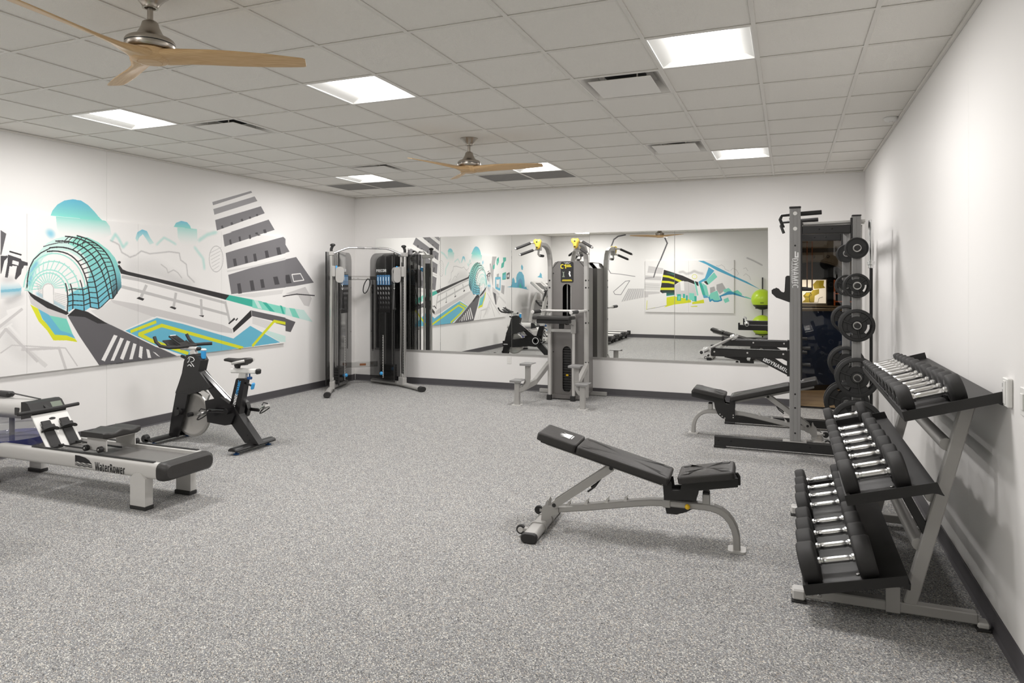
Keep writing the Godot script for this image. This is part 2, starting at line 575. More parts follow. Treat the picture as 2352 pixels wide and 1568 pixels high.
	[1,2,8,[4861,2090,4816,2041,4816,2012]],
	[1,2,8,[4907,2090,4861,2037,4861,2006]],
	[1,2,8,[4960,2089,4913,2033,4913,1999]],
	[0,2,0,[4364,1552,4409,1519,4752,1336,4771,1320,4740,1303,4610,1345,4479,1409,4398,1487]],
	[0,2,0,[5311,1812,5333,1820,5366,1780,5374,1747,5426,1745,5448,1732,5418,1715,5352,1727]],
	[0,2,0,[5351,1848,5348,1856,5341,1861,5332,1862,5322,1860,5315,1855,5313,1847,5315,1840,5322,1835,5332,1833,5341,1836,5348,1841,5351,1848]],
	[0,5,0,[5002,1340,5097,1353,5242,1448,5770,1244,5377,1106,5161,1204]],
	[0,3,0,[5226,1449,5533,1395,6802,1090,6958,1026,6970,970,6755,999,5789,1230,5259,1410]],
	[0,2,0,[5356,1779,5428,1752,6790,1490,6790,1423,5789,1642,5370,1724]],
	[0,8,0,[6790,1490,7512,1369,7512,1259,6790,1423]],
	[2,202,0,[6790,1490,6802,1489,6802,1423]],
	[0,2,0,[6790,1490,6909,1468,6849,1409,6790,1423]],
	[0,20,0,[7325,1398,7986,1276,7986,1171,7325,1292]],
	[0,8,0,[7512,1363,7595,1353,7764,1218,7664,1233]],
	[0,8,0,[7865,1310,7909,1297,7968,1176,7923,1183]],
	[0,13,0,[7351,1396,7431,1381,7512,1266,7431,1281]],
	[0,13,0,[7986,1276,8434,1219,8639,1029,7986,1171]],
	[0,20,0,[8104,1262,8227,1247,8337,1097,8180,1132]],
	[1,17,34,[5368,1693,5569,1661,6830,1373]],
	[1,17,34,[5368,1583,5533,1546,6878,1220]],
	[1,17,36,[5668,1594,5605,1475]],
	[1,17,36,[6073,1501,6041,1344]],
	[1,17,36,[6449,1418,6460,1230]],
	[1,17,36,[6842,1380,6921,1119]],
	[0,2,0,[5542,1454,5578,1471,5645,1447,5623,1427]],
	[0,2,0,[5982,1341,6011,1352,6081,1330,6061,1311]],
	[0,2,0,[6412,1227,6495,1224,6482,1202]],
	[0,2,0,[6892,1103,6994,1171,7014,1151,6909,1091]],
	[0,2,0,[7014,1140,7054,1168,7064,1156,7031,1128]],
	[0,3,0,[4369,1521,4428,1466,4550,1381,4755,1300,4747,1262,4570,1308,4462,1377,4395,1427]],
	[0,9,0,[4389,1420,4462,1377,4502,1274,4564,1209,4626,1115,4747,1099,4836,1057,4859,1024,4747,1050,4612,1060,4550,1161,4468,1255]],
	[0,6,0,[4462,1377,4570,1312,4577,1298,4690,1152,4806,1109,4843,1057,4747,1099,4626,1115,4550,1223,4505,1276]],
	[0,7,0,[4570,1308,4745,1265,4809,1106,4683,1153]],
	[0,0,0,[4747,1290,4880,1083,5097,761,5002,772,4821,1087]],
	[0,1,0,[4755,1297,4836,1365,4959,1331,5129,1228,5515,1037,5789,905,6092,760,5605,752,5326,751,5097,761,4880,1083]],
	[0,2,0,[4755,1297,4836,1365,4972,1326,5193,1192,5081,1201,4941,1274]],
	[0,0,0,[5267,1070,5311,1055,5161,795,5122,816]],
	[0,0,0,[5344,1034,5387,1019,5269,791,5229,795]],
	[0,0,0,[5423,998,5465,982,5380,787,5339,809]],
	[0,0,0,[5503,961,5544,945,5494,783,5452,787]],
	[0,0,0,[5585,923,5625,907,5612,778,5569,802]],
	[0,0,0,[5668,884,5707,868,5733,774,5688,779]],
	[0,0,0,[5753,844,5791,828,5857,770,5812,794]],
	[0,0,0,[5377,1106,5808,1246,6183,1155,6982,933,7285,1077,7986,790,7986,760,6183,751,5789,897]],
	[0,6,0,[5402,1104,5808,1226,6183,1133,6982,901,7285,1049,7874,779,7094,765,6204,752,6041,814,5789,913]],
	[1,9,34,[5477,1091,5793,1180]],
	[1,9,40,[6246,778,5752,964,5578,1053,5875,1135,7144,764]],
	[1,9,40,[7330,778,7749,1088,7992,1043]],
	[0,2,0,[6970,1034,7298,1261,7314,1175,6984,978]],
	[0,1,0,[7306,1256,7992,1124,8243,1050,8137,908,7992,937,7992,1006,7792,1054,7707,1098,7319,1178]],
	[0,5,0,[7325,1170,7692,1083,7622,985,7325,1075]],
	[0,13,0,[7567,978,7986,861,7986,776,7879,784,7512,957]],
	[1,9,40,[7330,778,7749,1088,7992,1043]],
	[0,12,0,[6662,2647,7338,2871,7359,2850,6673,2607]],
	[0,12,0,[6678,2559,7404,2804,7458,2747,6696,2490]],
	[0,10,0,[6708,2423,7526,2683,7600,2593,6736,2292]],
	[0,10,0,[6802,2239,6970,2290,7678,2512,7798,2377,6994,2144,6830,2090]],
	[0,10,0,[6849,2010,7094,2076,7938,2286,7989,2255,7986,2222,8113,2081,6878,1811]],
	[0,10,0,[6892,1730,7351,1840,8258,2009,8666,1631,8211,1579,6945,1480]],
	[0,11,0,[6804,2356,6836,2365,6851,2330,6817,2321]],
	[0,11,0,[6967,2412,7000,2422,7016,2391,6980,2380]],
	[0,11,0,[7147,2472,7181,2482,7197,2454,7160,2443]],
	[0,11,0,[7296,2515,7327,2525,7342,2500,7308,2489]],
	[0,11,0,[7428,2559,7461,2570,7476,2548,7441,2537]],
	[0,11,0,[6907,2183,6939,2193,6955,2128,6920,2119]],
	[0,11,0,[7071,2232,7105,2241,7121,2179,7085,2170]],
	[0,11,0,[7257,2266,7288,2276,7303,2224,7269,2214]],
	[0,11,0,[7415,2309,7459,2320,7480,2279,7432,2268]],
	[0,11,0,[7567,2362,7617,2373,7640,2324,7587,2313]],
	[0,11,0,[6972,1938,7024,1947,7048,1852,6993,1843]],
	[0,11,0,[7177,1980,7223,1989,7245,1896,7195,1887]],
	[0,11,0,[7338,2016,7389,2026,7414,1923,7358,1914]],
	[0,11,0,[7559,2068,7621,2078,7650,1981,7583,1971]],
	[0,11,0,[7789,2123,7863,2135,7898,2032,7819,2021]],
	[0,11,0,[7046,1615,7106,1623,7134,1488,7070,1482]],
	[0,11,0,[7272,1655,7339,1662,7371,1529,7299,1522]],
	[0,11,0,[7469,1671,7534,1679,7565,1562,7495,1555]],
	[0,11,0,[7726,1709,7817,1718,7860,1606,7762,1599]],
	[0,11,0,[8004,1738,8108,1747,8158,1624,8045,1616]],
	[1,0,16,[8165,1750,8353,1765,8434,1669,8205,1647,8165,1750]],
	[1,5,24,[6878,1775,7351,1849,7992,1979]],
	[0,3,0,[8028,1472,8466,1567,8618,1391,8549,1268,8440,1289,8306,1439]],
	[1,11,16,[7932,1433,8274,1460,8682,1432]],
	[1,11,10,[8004,1407,7998,1306]],
	[0,5,0,[6970,1465,7938,1530,7909,1470,7351,1430]],
	[0,4,0,[4018,2271,3752,2280,3829,2172,3943,1898,3980,1538,4018,1598,4122,1896,4048,2165]],
	[0,3,0,[4018,1539,3791,1447,3558,1353,3791,1069,4018,1374]],
	[0,1,0,[3980,1404,3791,1356,3771,1083,3829,1100]],
	[0,5,0,[3791,1401,3156,1143,3156,1081,3558,1261,3791,1326]],
	[0,8,0,[3744,2220,3616,2277,3597,2148,3714,2054,3760,2113]],
	[0,8,0,[3339,2271,3082,2285,3148,2192,3246,2158,3298,2032,3471,1990,3439,2114,3327,2156]],
	[0,8,0,[3379,1868,3123,1911,3148,1714,3387,1703]],
	[0,8,0,[3980,2047,3867,2095,3886,1974,3980,1958]],
	[0,20,0,[3714,2160,3628,2185,3636,2116,3698,2084]],
	[0,6,0,[3319,1822,3176,1847,3189,1746,3327,1729]],
	[0,4,0,[3744,1841,3605,1865,3616,1705,3752,1701]],
	[0,4,0,[3752,1598,3628,1598,3628,1430,3752,1492]],
	[0,4,0,[3439,1574,3230,1558,3278,1333,3459,1382]],
	[1,6,60,[3810,1742,3518,1751,3538,1460,3802,1507,3810,1742]],
	[1,1,50,[2990,1849,2822,1880,2843,1756,2990,1747,2990,1849]],
	[0,21,0,[3011,1521,2715,1540,2629,1661,2629,1725,2542,1774,2454,1710,2432,1629,2321,1637,2343,1759,2276,1858,2117,1934,1933,1928,1769,1830,1708,1662,1698,1511,1579,1527,1530,1467,1370,1435,2117,1493]],
	[0,22,0,[2253,1514,2186,1694,2049,1753,1887,1695,1816,1495]],
	[0,8,0,[2140,1500,2095,1596,2003,1629,1910,1495]],
	[0,21,0,[1989,2077,1919,2132,1816,2064,1849,1976,1956,1995]],
	[0,21,0,[674,1797,489,1843,409,1933,285,1881,274,1791,164,1765]],
	[1,3,26,[4312,1378,4018,1150,3558,847]],
	[1,3,26,[4166,1199,4456,870]],
	[1,3,26,[4166,1199,3867,800]],
	[1,3,26,[4736,767,4667,980,4312,996]],
]
const MURAL_FRONT := [
	[0,3,0,[-3765,2091,-3339,2019,-3365,1857,-3800,1893]],
	[0,3,0,[-3860,1816,-3390,1780,-3407,1669,-3877,1687]],
	[0,5,0,[-3886,1609,-3424,1583,-3441,1378,-3895,1393]],
	[0,3,0,[-3895,1359,-3441,1344,-3441,1241,-3886,1169]],
	[1,17,10,[-3748,2048,-3365,1985]],
	[1,17,10,[-3757,1996,-3373,1925]],
	[1,17,10,[-3851,1764,-3407,1737]],
	[1,17,10,[-3869,1721,-3416,1695]],
	[1,17,10,[-3886,1549,-3441,1524]],
	[1,17,10,[-3886,1480,-3441,1464]],
	[0,2,0,[-3323,1976,-3020,1881,-2787,1804,-2483,1660,-2442,1551,-2655,1635,-2854,1652,-3012,1550,-3029,1380,-3020,1261,-3255,1217,-3433,1344]],
	[2,208,90,[-3424,1412,-3029,1448,-3037,1244,-3255,1217]],
	[2,208,70,[-3221,1958,-3020,1872,-3037,1821,-3255,1873]],
	[1,9,60,[-3339,1797,-3188,1774,-3029,1720,-2837,1635]],
	[1,9,60,[-3373,1631,-3188,1621,-3037,1587]],
	[1,9,70,[-3407,1426,-3037,1428]],
	[0,3,0,[-3007,1533,-2854,1635,-2655,1626,-2458,1534,-2409,1282,-2409,1098,-2622,1146,-2987,1245]],
	[0,0,0,[-2870,1643,-2763,1660,-2746,1381,-2845,1381]],
	[0,9,0,[-3247,1183,-3037,1219,-2573,1130,-2557,1046,-3020,981,-3323,892,-3255,953]],
	[0,9,0,[-2532,1054,-2214,1133,-2198,1033,-2527,996]],
	[0,9,0,[-2589,936,-2393,955,-2385,930,-2540,920]],
	[0,0,0,[-3774,1256,-3255,1311,-3247,953,-3492,916,-3800,843]],
	[1,9,14,[-3808,1084,-3826,825,-3577,880]],
	[1,4,14,[-3817,829,-3492,890,-3255,953]],
	[0,8,0,[-2953,1279,-2845,1279,-2845,1093,-2953,1092]],
	[0,8,0,[-2787,1288,-2729,1289,-2729,1170,-2787,1170]],
	[0,8,0,[-2705,1247,-2655,1247,-2655,1104,-2705,1103]],
	[0,8,0,[-2483,1231,-2409,1224,-2409,1073,-2540,1088]],
	[0,20,0,[-2920,1220,-2870,1237,-2867,1119,-2923,1110]],
	[0,20,0,[-2614,1315,-2475,1307,-2466,1097,-2614,1121]],
	[0,20,0,[-2475,1635,-2426,1643,-2360,1249,-2393,1240]],
	[0,18,0,[-2369,2225,-2214,2223,-1812,2024,-1401,1799,-1058,1634,-704,1415,-1432,1758,-1844,1941,-2133,2118]],
	[0,18,0,[-2077,2043,-1924,1942,-2149,1668,-2279,1618,-2085,1184,-2214,1175,-2360,1635,-2182,1735]],
	[0,20,0,[-1932,1900,-1844,1767,-2085,1551,-2149,1668]],
	[0,20,0,[-2255,1601,-2133,1518,-2069,1218,-2166,1250]],
	[0,8,0,[-2336,1568,-2279,1618,-2166,1250,-2247,1267]],
	[0,2,0,[-2214,1635,-2141,1660,-2085,1559,-2125,1551]],
	[0,2,0,[-2458,1651,-2369,1626,-2352,1509,-2409,1534]],
	[0,4,0,[-1868,1551,-1709,1601,-1606,1420,-1780,1286,-1868,1419]],
	[0,4,0,[-2045,1468,-1924,1501,-1892,1385,-2037,1301]],
	[0,20,0,[-2085,1218,-2021,1318,-1844,1386,-1812,1270,-1765,1121,-1908,1086,-2037,1101]],
	[0,20,0,[-1693,1403,-1543,1461,-1432,1354,-1307,1404,-1198,1307,-1182,1258,-1401,1272,-1543,1354,-1653,1329]],
	[0,19,0,[-1780,1237,-1558,1362,-1495,1371,-942,1145,-1432,1280,-1558,1271,-1765,1212]],
	[1,19,40,[-2069,1201,-2037,1085,-1988,1135,-1924,1086,-1828,1087,-1733,1121,-1772,1237]],
	[0,20,0,[-1685,1138,-1558,1197,-1519,1090,-1637,1039]],
	[0,20,0,[-1104,1234,-942,1170,-942,1145,-1104,1201]],
	[3,4,60040,[-2887,1905,-2787,1922,-2688,1854,-2557,1887,-2475,1937,-2360,1886,-2214,1852]],
	[1,3,14,[-1876,2091,-1812,2066,-1733,2106,-1653,2048,-1637,1981,-1527,1931]],
	[1,3,14,[-1487,1947,-1432,2005,-1338,1963,-1283,1864,-1307,1815]],
	[1,3,14,[-1151,1798,-1089,1855,-996,1781,-965,1683]],
	[1,3,14,[-1151,1994,-1089,2019,-1035,1928]],
	[3,4,40040,[-1058,2288,-903,2221,-781,2154,-658,2080]],
	[1,4,12,[-1058,2296,-658,2080]],
	[1,9,12,[-2401,1777,-2408,1805,-2426,1827,-2452,1839,-2481,1840,-2507,1827,-2525,1805,-2532,1777,-2525,1750,-2507,1727,-2481,1715,-2452,1715,-2426,1727,-2408,1749,-2401,1777]],
	[1,1,40,[-4447,3014,-4668,2973,-4795,2883,-4874,2681]],
	[1,12,26,[-4874,2681,-4954,2243,-4961,1992,-4890,1882]],
	[1,12,20,[-4890,1882,-4573,1850,-4166,1786]],
	[1,1,40,[-3310,2909,-3234,2740,-3430,2257]],
	[1,1,30,[-3430,2257,-3551,1983,-3618,1754]],
	[1,12,18,[-3618,1754,-3857,1733]],
	[1,12,20,[-4322,1663,-4447,1647,-4811,1334,-4763,1257,-4589,1248,-4322,1663]],
	[2,403,40060,[-4369,1430,-3903,1432,-3903,1170,-4573,1040]],
	[1,12,9,[-4353,1424,-4557,1046]],
	[1,12,9,[-4300,1424,-4482,1063]],
	[1,12,9,[-4247,1424,-4406,1079]],
	[1,12,9,[-4194,1424,-4331,1095]],
	[1,12,9,[-4141,1425,-4256,1111]],
	[1,12,9,[-4088,1425,-4182,1128]],
	[1,12,9,[-4036,1425,-4107,1144]],
	[1,12,9,[-3983,1425,-4033,1160]],
	[1,12,9,[-3931,1425,-3959,1176]],
]

# ---------------------------------------------------------------- the scene
func _ready() -> void:
	# camera: level, turned left of the room's long axis, lens shifted down
	var cam := Camera3D.new()
	cam.name = "camera"
	cam.position = Vector3(0, 1.6246, 0)
	cam.rotation.y = 0.381545
	cam.projection = Camera3D.PROJECTION_FRUSTUM
	cam.near = 0.05
	cam.far = 60.0
	cam.size = 1568.0 / 1581.9 * 0.05
	cam.frustum_offset = Vector2(0, -134.25 / 1581.9 * 0.05)
	cam.current = true
	add_child(cam)
	var env := Environment.new()
	env.background_mode = Environment.BG_COLOR
	env.background_color = Color(0.02, 0.02, 0.02)
	env.tonemap_mode = Environment.TONE_MAPPER_LINEAR
	env.tonemap_exposure = 0.95
	env.sdfgi_enabled = true
	env.ssao_enabled = true
	env.ssil_enabled = true
	var we := WorldEnvironment.new()
	we.name = "environment"
	we.environment = env
	add_child(we)
	make_materials()
	# large structure
	build_floor()
	build_walls()
	build_ceiling()
	build_lobby()
	build_mirrors()
	# large objects, then small ones
	build_dumbbell_rack()
	build_benches()
	build_half_rack()
	build_rower()
	build_spin_bike()
	build_station()
	build_cable_machine()
	build_fans()
	build_treadmills()
	build_elliptical()
	build_ball_stand()
	build_small_things()

const LIGHT_ENERGY := 3.9

func make_materials() -> void:
	smat("wall_plain", rgb(240, 238, 236), 0.55)
	var m := smat("ceiling_tile", rgb(240, 237, 231), 0.95, 0.0, 0.3)
	bump(m, 0.12, 6.0, 3.0, 4)
	smat("ceiling_grid", rgb(226, 223, 217), 0.6)
	smat("deck_dark", rgb(60, 60, 60), 0.9)
	smat("baseboard", rgb(78, 76, 79), 0.55)
	smat("fixture_white", rgb(236, 235, 232), 0.5)
	smat("vent_white", rgb(232, 229, 224), 0.5)
	smat("grille", rgb(150, 148, 145), 0.6)
	var lamp := smat("lamp_diffuser", rgb(250, 250, 248), 0.6)
	lamp.emission_enabled = true
	lamp.emission = rgb(255, 254, 252)
	lamp.emission_energy_multiplier = 9.0
	smat("silver", rgb(172, 170, 167), 0.42, 0.18)
	smat("silver_light", rgb(206, 204, 201), 0.4, 0.15)
	smat("steel_grey", rgb(140, 139, 138), 0.45, 0.15)
	smat("black_steel", rgb(33, 32, 32), 0.45)
	smat("black_gloss", rgb(24, 23, 24), 0.2)
	smat("black_plastic", rgb(36, 35, 35), 0.5)
	m = smat("vinyl", rgb(48, 46, 45), 0.48)
	bump(m, 0.06, 9.0, 1.2, 9)
	m = smat("rubber", rgb(43, 42, 42), 0.62)
	bump(m, 0.1, 14.0, 1.5, 12)
	m = smat("plate_iron", rgb(36, 36, 36), 0.5, 0.1)
	bump(m, 0.1, 14.0, 2.0, 15)
	smat("chrome", rgb(240, 240, 240), 0.24, 1.0)
	smat("chrome_soft", rgb(205, 204, 202), 0.28, 1.0)
	smat("nickel", rgb(176, 169, 160), 0.3, 1.0)
	smat("mirror", rgb(246, 247, 245), 0.0, 1.0)
	smat("white_plastic", rgb(232, 231, 228), 0.45)
	smat("print_white", rgb(238, 238, 238), 0.6)
	smat("print_black", rgb(30, 29, 30), 0.6)
	smat("print_yellow", rgb(236, 214, 50), 0.6)
	smat("print_blue", rgb(60, 160, 222), 0.5)
	smat("blue_plastic", rgb(58, 158, 220), 0.35)
	smat("blue_dark", rgb(20, 76, 134), 0.4)
	smat("yellow_plastic", rgb(243, 198, 40), 0.4)
	smat("yellow_pale", rgb(244, 210, 84), 0.4)
	smat("deck_grey", rgb(112, 110, 108), 0.5)
	smat("belt", rgb(40, 40, 41), 0.7)
	smat("lcd", rgb(126, 134, 122), 0.3)
	smat("dark_glass", rgb(18, 19, 20), 0.1)
	m = smat("charcoal", rgb(118, 115, 113), 0.28, 0.2)
	smat("flywheel", rgb(178, 176, 172), 0.3, 0.75)
	m = smat("smoked", Color(0.13, 0.13, 0.13, 0.42), 0.06)
	m.transparency = BaseMaterial3D.TRANSPARENCY_ALPHA
	m = smat("clear", Color(0.42, 0.43, 0.45, 0.30), 0.04)
	m.transparency = BaseMaterial3D.TRANSPARENCY_ALPHA
	m = smat("glass", Color(0.08, 0.09, 0.09, 0.02), 0.02)
	m.transparency = BaseMaterial3D.TRANSPARENCY_ALPHA
	m = smat("water", Color(0.01, 0.10, 0.62, 0.88), 0.03)
	m.transparency = BaseMaterial3D.TRANSPARENCY_ALPHA
	smat("ball_green", rgb(190, 222, 52), 0.3)
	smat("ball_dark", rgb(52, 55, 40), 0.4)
	smat("navy", rgb(40, 60, 98), 0.55)
	smat("orange", rgb(206, 104, 44), 0.5)
	smat("counter_top", rgb(128, 116, 98), 0.4)
	smat("lobby_dark", rgb(58, 55, 52), 0.8)
	smat("lobby_steel", rgb(112, 105, 94), 0.5, 0.4)
	smat("copper_tube", rgb(140, 92, 62), 0.4, 0.5)
	# wood with grain along x
	var rng := RandomNumberGenerator.new()
	rng.seed = 77
	M["ash_wood"] = wood("ash_wood", rgb(224, 194, 150), rgb(192, 154, 108), 21, 2.2)
	M["plank_a"] = wood("plank_a", rgb(196, 172, 134), rgb(168, 142, 104), 33, 1.4)
	M["plank_b"] = wood("plank_b", rgb(184, 158, 120), rgb(154, 128, 92), 34, 1.4)
	M["speckle"] = speckle()

func wood(called: String, light: Color, dark: Color, seed_: int, scale: float) -> StandardMaterial3D:
	var n := FastNoiseLite.new()
	n.seed = seed_
	n.frequency = 0.02
	n.fractal_octaves = 3
	var im := Image.create(256, 256, false, Image.FORMAT_RGB8)
	for y in 256:
		for x in 256:
			var a := TAU * x / 256.0
			var b := TAU * y / 256.0
			var w := n.get_noise_3d(cos(a) * 18.0, sin(a) * 18.0, cos(b) * 60.0) + 0.6 * n.get_noise_3d(cos(a) * 10.0, sin(b) * 190.0, cos(b) * 190.0)
			var t := 0.5 + 0.5 * sin(w * 16.0 + 5.0 * sin(b))
			t = clampf(0.25 + 0.55 * t * t + 0.25 * n.get_noise_2d(x * 1.5, y * 40.0), 0.0, 1.0)
			im.set_pixel(x, y, dark.lerp(light, t))
	var m := StandardMaterial3D.new()
	m.resource_name = called
	m.albedo_texture = ImageTexture.create_from_image(im)
	m.roughness = 0.42
	m.uv1_triplanar = true
	m.uv1_scale = Vector3(scale * 0.35, scale * 2.2, scale * 2.2)
	return m

# rubber sheet with pale and dark crumbs pressed into it
func speckle() -> StandardMaterial3D:
	var rng := RandomNumberGenerator.new()
	rng.seed = 2024
	var s := 1024
	var px := PackedByteArray()
	px.resize(s * s * 3)
	for i in s * s:
		var g := 126 + (rng.randi() % 19)
		px[i * 3] = g
		px[i * 3 + 1] = g
		px[i * 3 + 2] = g + 1
	for k in 120000:
		var x := rng.randi() % s
		var y := rng.randi() % s
		var r := rng.randf()
		var c := [0, 0, 0]
		if r < 0.60:
			var v := rng.randi_range(186, 232)
			c = [v, v - 2, v - 8]
		elif r < 0.72:
			c = [188, 174, 158]
		elif r < 0.80:
			c = [164, 170, 178]
		else:
			var v := rng.randi_range(62, 96)
			c = [v, v, v]
		var w := 1 + rng.randi() % 3
		var h := 1 + rng.randi() % 3
		var sk := rng.randi() % 2
		for j in h:
			for i in w:
				var q := (((y + j) % s) * s + (x + i + j * sk) % s) * 3
				px[q] = c[0]
				px[q + 1] = c[1]
				px[q + 2] = c[2]
	var im := Image.create_from_data(s, s, false, Image.FORMAT_RGB8, px)
	var m := StandardMaterial3D.new()
	m.resource_name = "speckled_rubber"
	m.albedo_texture = ImageTexture.create_from_image(im)
	m.roughness = 0.8
	m.metallic_specular = 0.4
	m.uv1_triplanar = true
	m.uv1_world_triplanar = true
	m.uv1_scale = Vector3.ONE / 1.9
	M["speckle"] = m
	return m

# ---------------------------------------------------------------- painted walls
func brush(r: int, c: Color, a: float) -> Image:
	var im := Image.create(r * 2, r * 2, false, Image.FORMAT_RGBA8)
	for y in r * 2:
		for x in r * 2:
			var d := Vector2(x - r + 0.5, y - r + 0.5).length() / r
			var f := clampf(1.0 - d, 0.0, 1.0)
			im.set_pixel(x, y, Color(c.r, c.g, c.b, a * f * f * (3.0 - 2.0 * f)))
	return im

func fill(im: Image, p: PackedVector2Array, c0: Color, c1: Color) -> void:
	var lo := INF
	var hi := -INF
	for q in p:
		lo = minf(lo, q.y)
		hi = maxf(hi, q.y)
	var w := im.get_width()
	var solid := c0.a > 0.995 and c1.a > 0.995 and c0 == c1
	var row := Image.create(w, 1, false, Image.FORMAT_RGBA8)
	for y in range(maxi(0, floori(lo)), mini(im.get_height(), ceili(hi))):
		var yy := y + 0.5
		var xs := []
		for i in p.size():
			var a := p[i]
			var b := p[(i + 1) % p.size()]
			if (a.y <= yy) != (b.y <= yy):
				xs.append(a.x + (yy - a.y) / (b.y - a.y) * (b.x - a.x))
		xs.sort()
		for k in range(0, xs.size() - 1, 2):
			var x0 := clampi(roundi(xs[k]), 0, w)
			var x1 := clampi(roundi(xs[k + 1]), 0, w)
			if x1 > x0:
				if solid:
					im.fill_rect(Rect2i(x0, y, x1 - x0, 1), c0)
				else:
					row.fill(c0.lerp(c1, clampf((yy - lo) / maxf(hi - lo, 1.0), 0, 1)))
					im.blend_rect(row, Rect2i(0, 0, x1 - x0, 1), Vector2i(x0, y))

# list of strokes in millimetres (along the wall, up) painted into an image that covers [a0, a1] x [y0, y1] metres
func paint(strokes: Array, a0: float, a1: float, y0: float, y1: float, w: int, h: int) -> ImageTexture:
	var im := Image.create(w, h, false, Image.FORMAT_RGBA8)
	var pal := []
	for c in PALETTE:
		pal.append(rgb(c[0], c[1], c[2]))
	im.fill(pal[0])
	var kx := w / (a1 - a0)
	var ky := h / (y1 - y0)
	for s in strokes:
		var pts := PackedVector2Array()
		var d: Array = s[3]
		for i in range(0, d.size(), 2):
			pts.append(Vector2((d[i] * 0.001 - a0) * kx, (y1 - d[i + 1] * 0.001) * ky))
		var kind: int = s[0]
		if kind == 0:
			fill(im, pts, pal[s[1]], pal[s[1]])
		elif kind == 1:
			var hw: float = s[2] * 0.0005
			for i in pts.size() - 1:
				var a := Vector2(pts[i].x / kx, pts[i].y / ky)
				var b := Vector2(pts[i + 1].x / kx, pts[i + 1].y / ky)
				var t := (b - a).normalized()
				var n := Vector2(-t.y, t.x) * hw
				t *= hw * 0.5
				var q := PackedVector2Array()
				for v in [a - t + n, b + t + n, b + t - n, a - t - n]:
					q.append(Vector2(v.x * kx, v.y * ky))
				fill(im, q, pal[s[1]], pal[s[1]])
		elif kind == 2:
			var c0: Color = pal[int(s[1]) / 100]
			var c1: Color = pal[int(s[1]) % 100]
			c0.a = int(s[2]) / 1000 / 100.0
			c1.a = int(s[2]) % 1000 / 100.0
			fill(im, pts, c0, c1)
		else:
			var r := maxi(2, roundi(int(s[2]) / 1000 * 0.001 * ky))
			var c: Color = pal[s[1]]
			var br := brush(r, c, int(s[2]) % 1000 / 100.0)
			for i in pts.size() - 1:
				var steps := maxi(1, ceili(pts[i].distance_to(pts[i + 1]) / (r * 0.5)))
				for k in steps:
					var q := pts[i].lerp(pts[i + 1], float(k) / steps)
					im.blend_rect(br, Rect2i(0, 0, r * 2, r * 2), Vector2i(roundi(q.x) - r, roundi(q.y) - r))
	im.convert(Image.FORMAT_RGB8)
	return ImageTexture.create_from_image(im)

func painted(called: String, tex: Texture2D, rough: float) -> StandardMaterial3D:
	var m := StandardMaterial3D.new()
	m.resource_name = called
	m.albedo_texture = tex
	m.roughness = rough
	m.texture_repeat = false
	M[called] = m
	return m

# box whose every face carries uv from (along, y); along = -z (left wall) or x (front wall)
func painted_box(lo: Vector3, hi: Vector3, origin: Vector3, along_x: bool, a0: float, a1: float, y0: float, y1: float) -> ArrayMesh:
	var st := SurfaceTool.new()
	st.begin(Mesh.PRIMITIVE_TRIANGLES)
	var c := [lo, hi]
	for ax in 3:
		for e in 2:
			var n := Vector3.ZERO
			n[ax] = -1.0 if e == 0 else 1.0
			var u := (ax + 1) % 3
			var v := (ax + 2) % 3
			var q := []
			for k in [[0, 0], [1, 0], [1, 1], [0, 1]]:
				var p := Vector3.ZERO
				p[ax] = c[e][ax]
				p[u] = c[k[0]][u]
				p[v] = c[k[1]][v]
				q.append(p)
			for t in [[0, 1, 2], [0, 2, 3]]:
				var a: Vector3 = q[t[0]]
				var b: Vector3 = q[t[1]]
				var d: Vector3 = q[t[2]]
				if (b - a).cross(d - a).dot(n) > 0.0:
					var w := b
					b = d
					d = w
				for p in [a, b, d]:
					st.set_normal(n)
					st.set_uv(Vector2(((p.x if along_x else -p.z) - a0) / (a1 - a0), (y1 - p.y) / (y1 - y0)))
					st.add_vertex(p - origin)
	st.generate_tangents()
	return st.commit()

func build_floor() -> void:
	var f := struct("floor", v3(-2.9, 0, -4.6))
	var mb := MB.new(v3(-2.9, 0, -4.6))
	mb.span(v3(-6.9, -0.12, WB - 0.01), v3(1.05, 0.0, 0.75), 0.0005)
	part("rubber_sheet", mb, M.speckle, f)

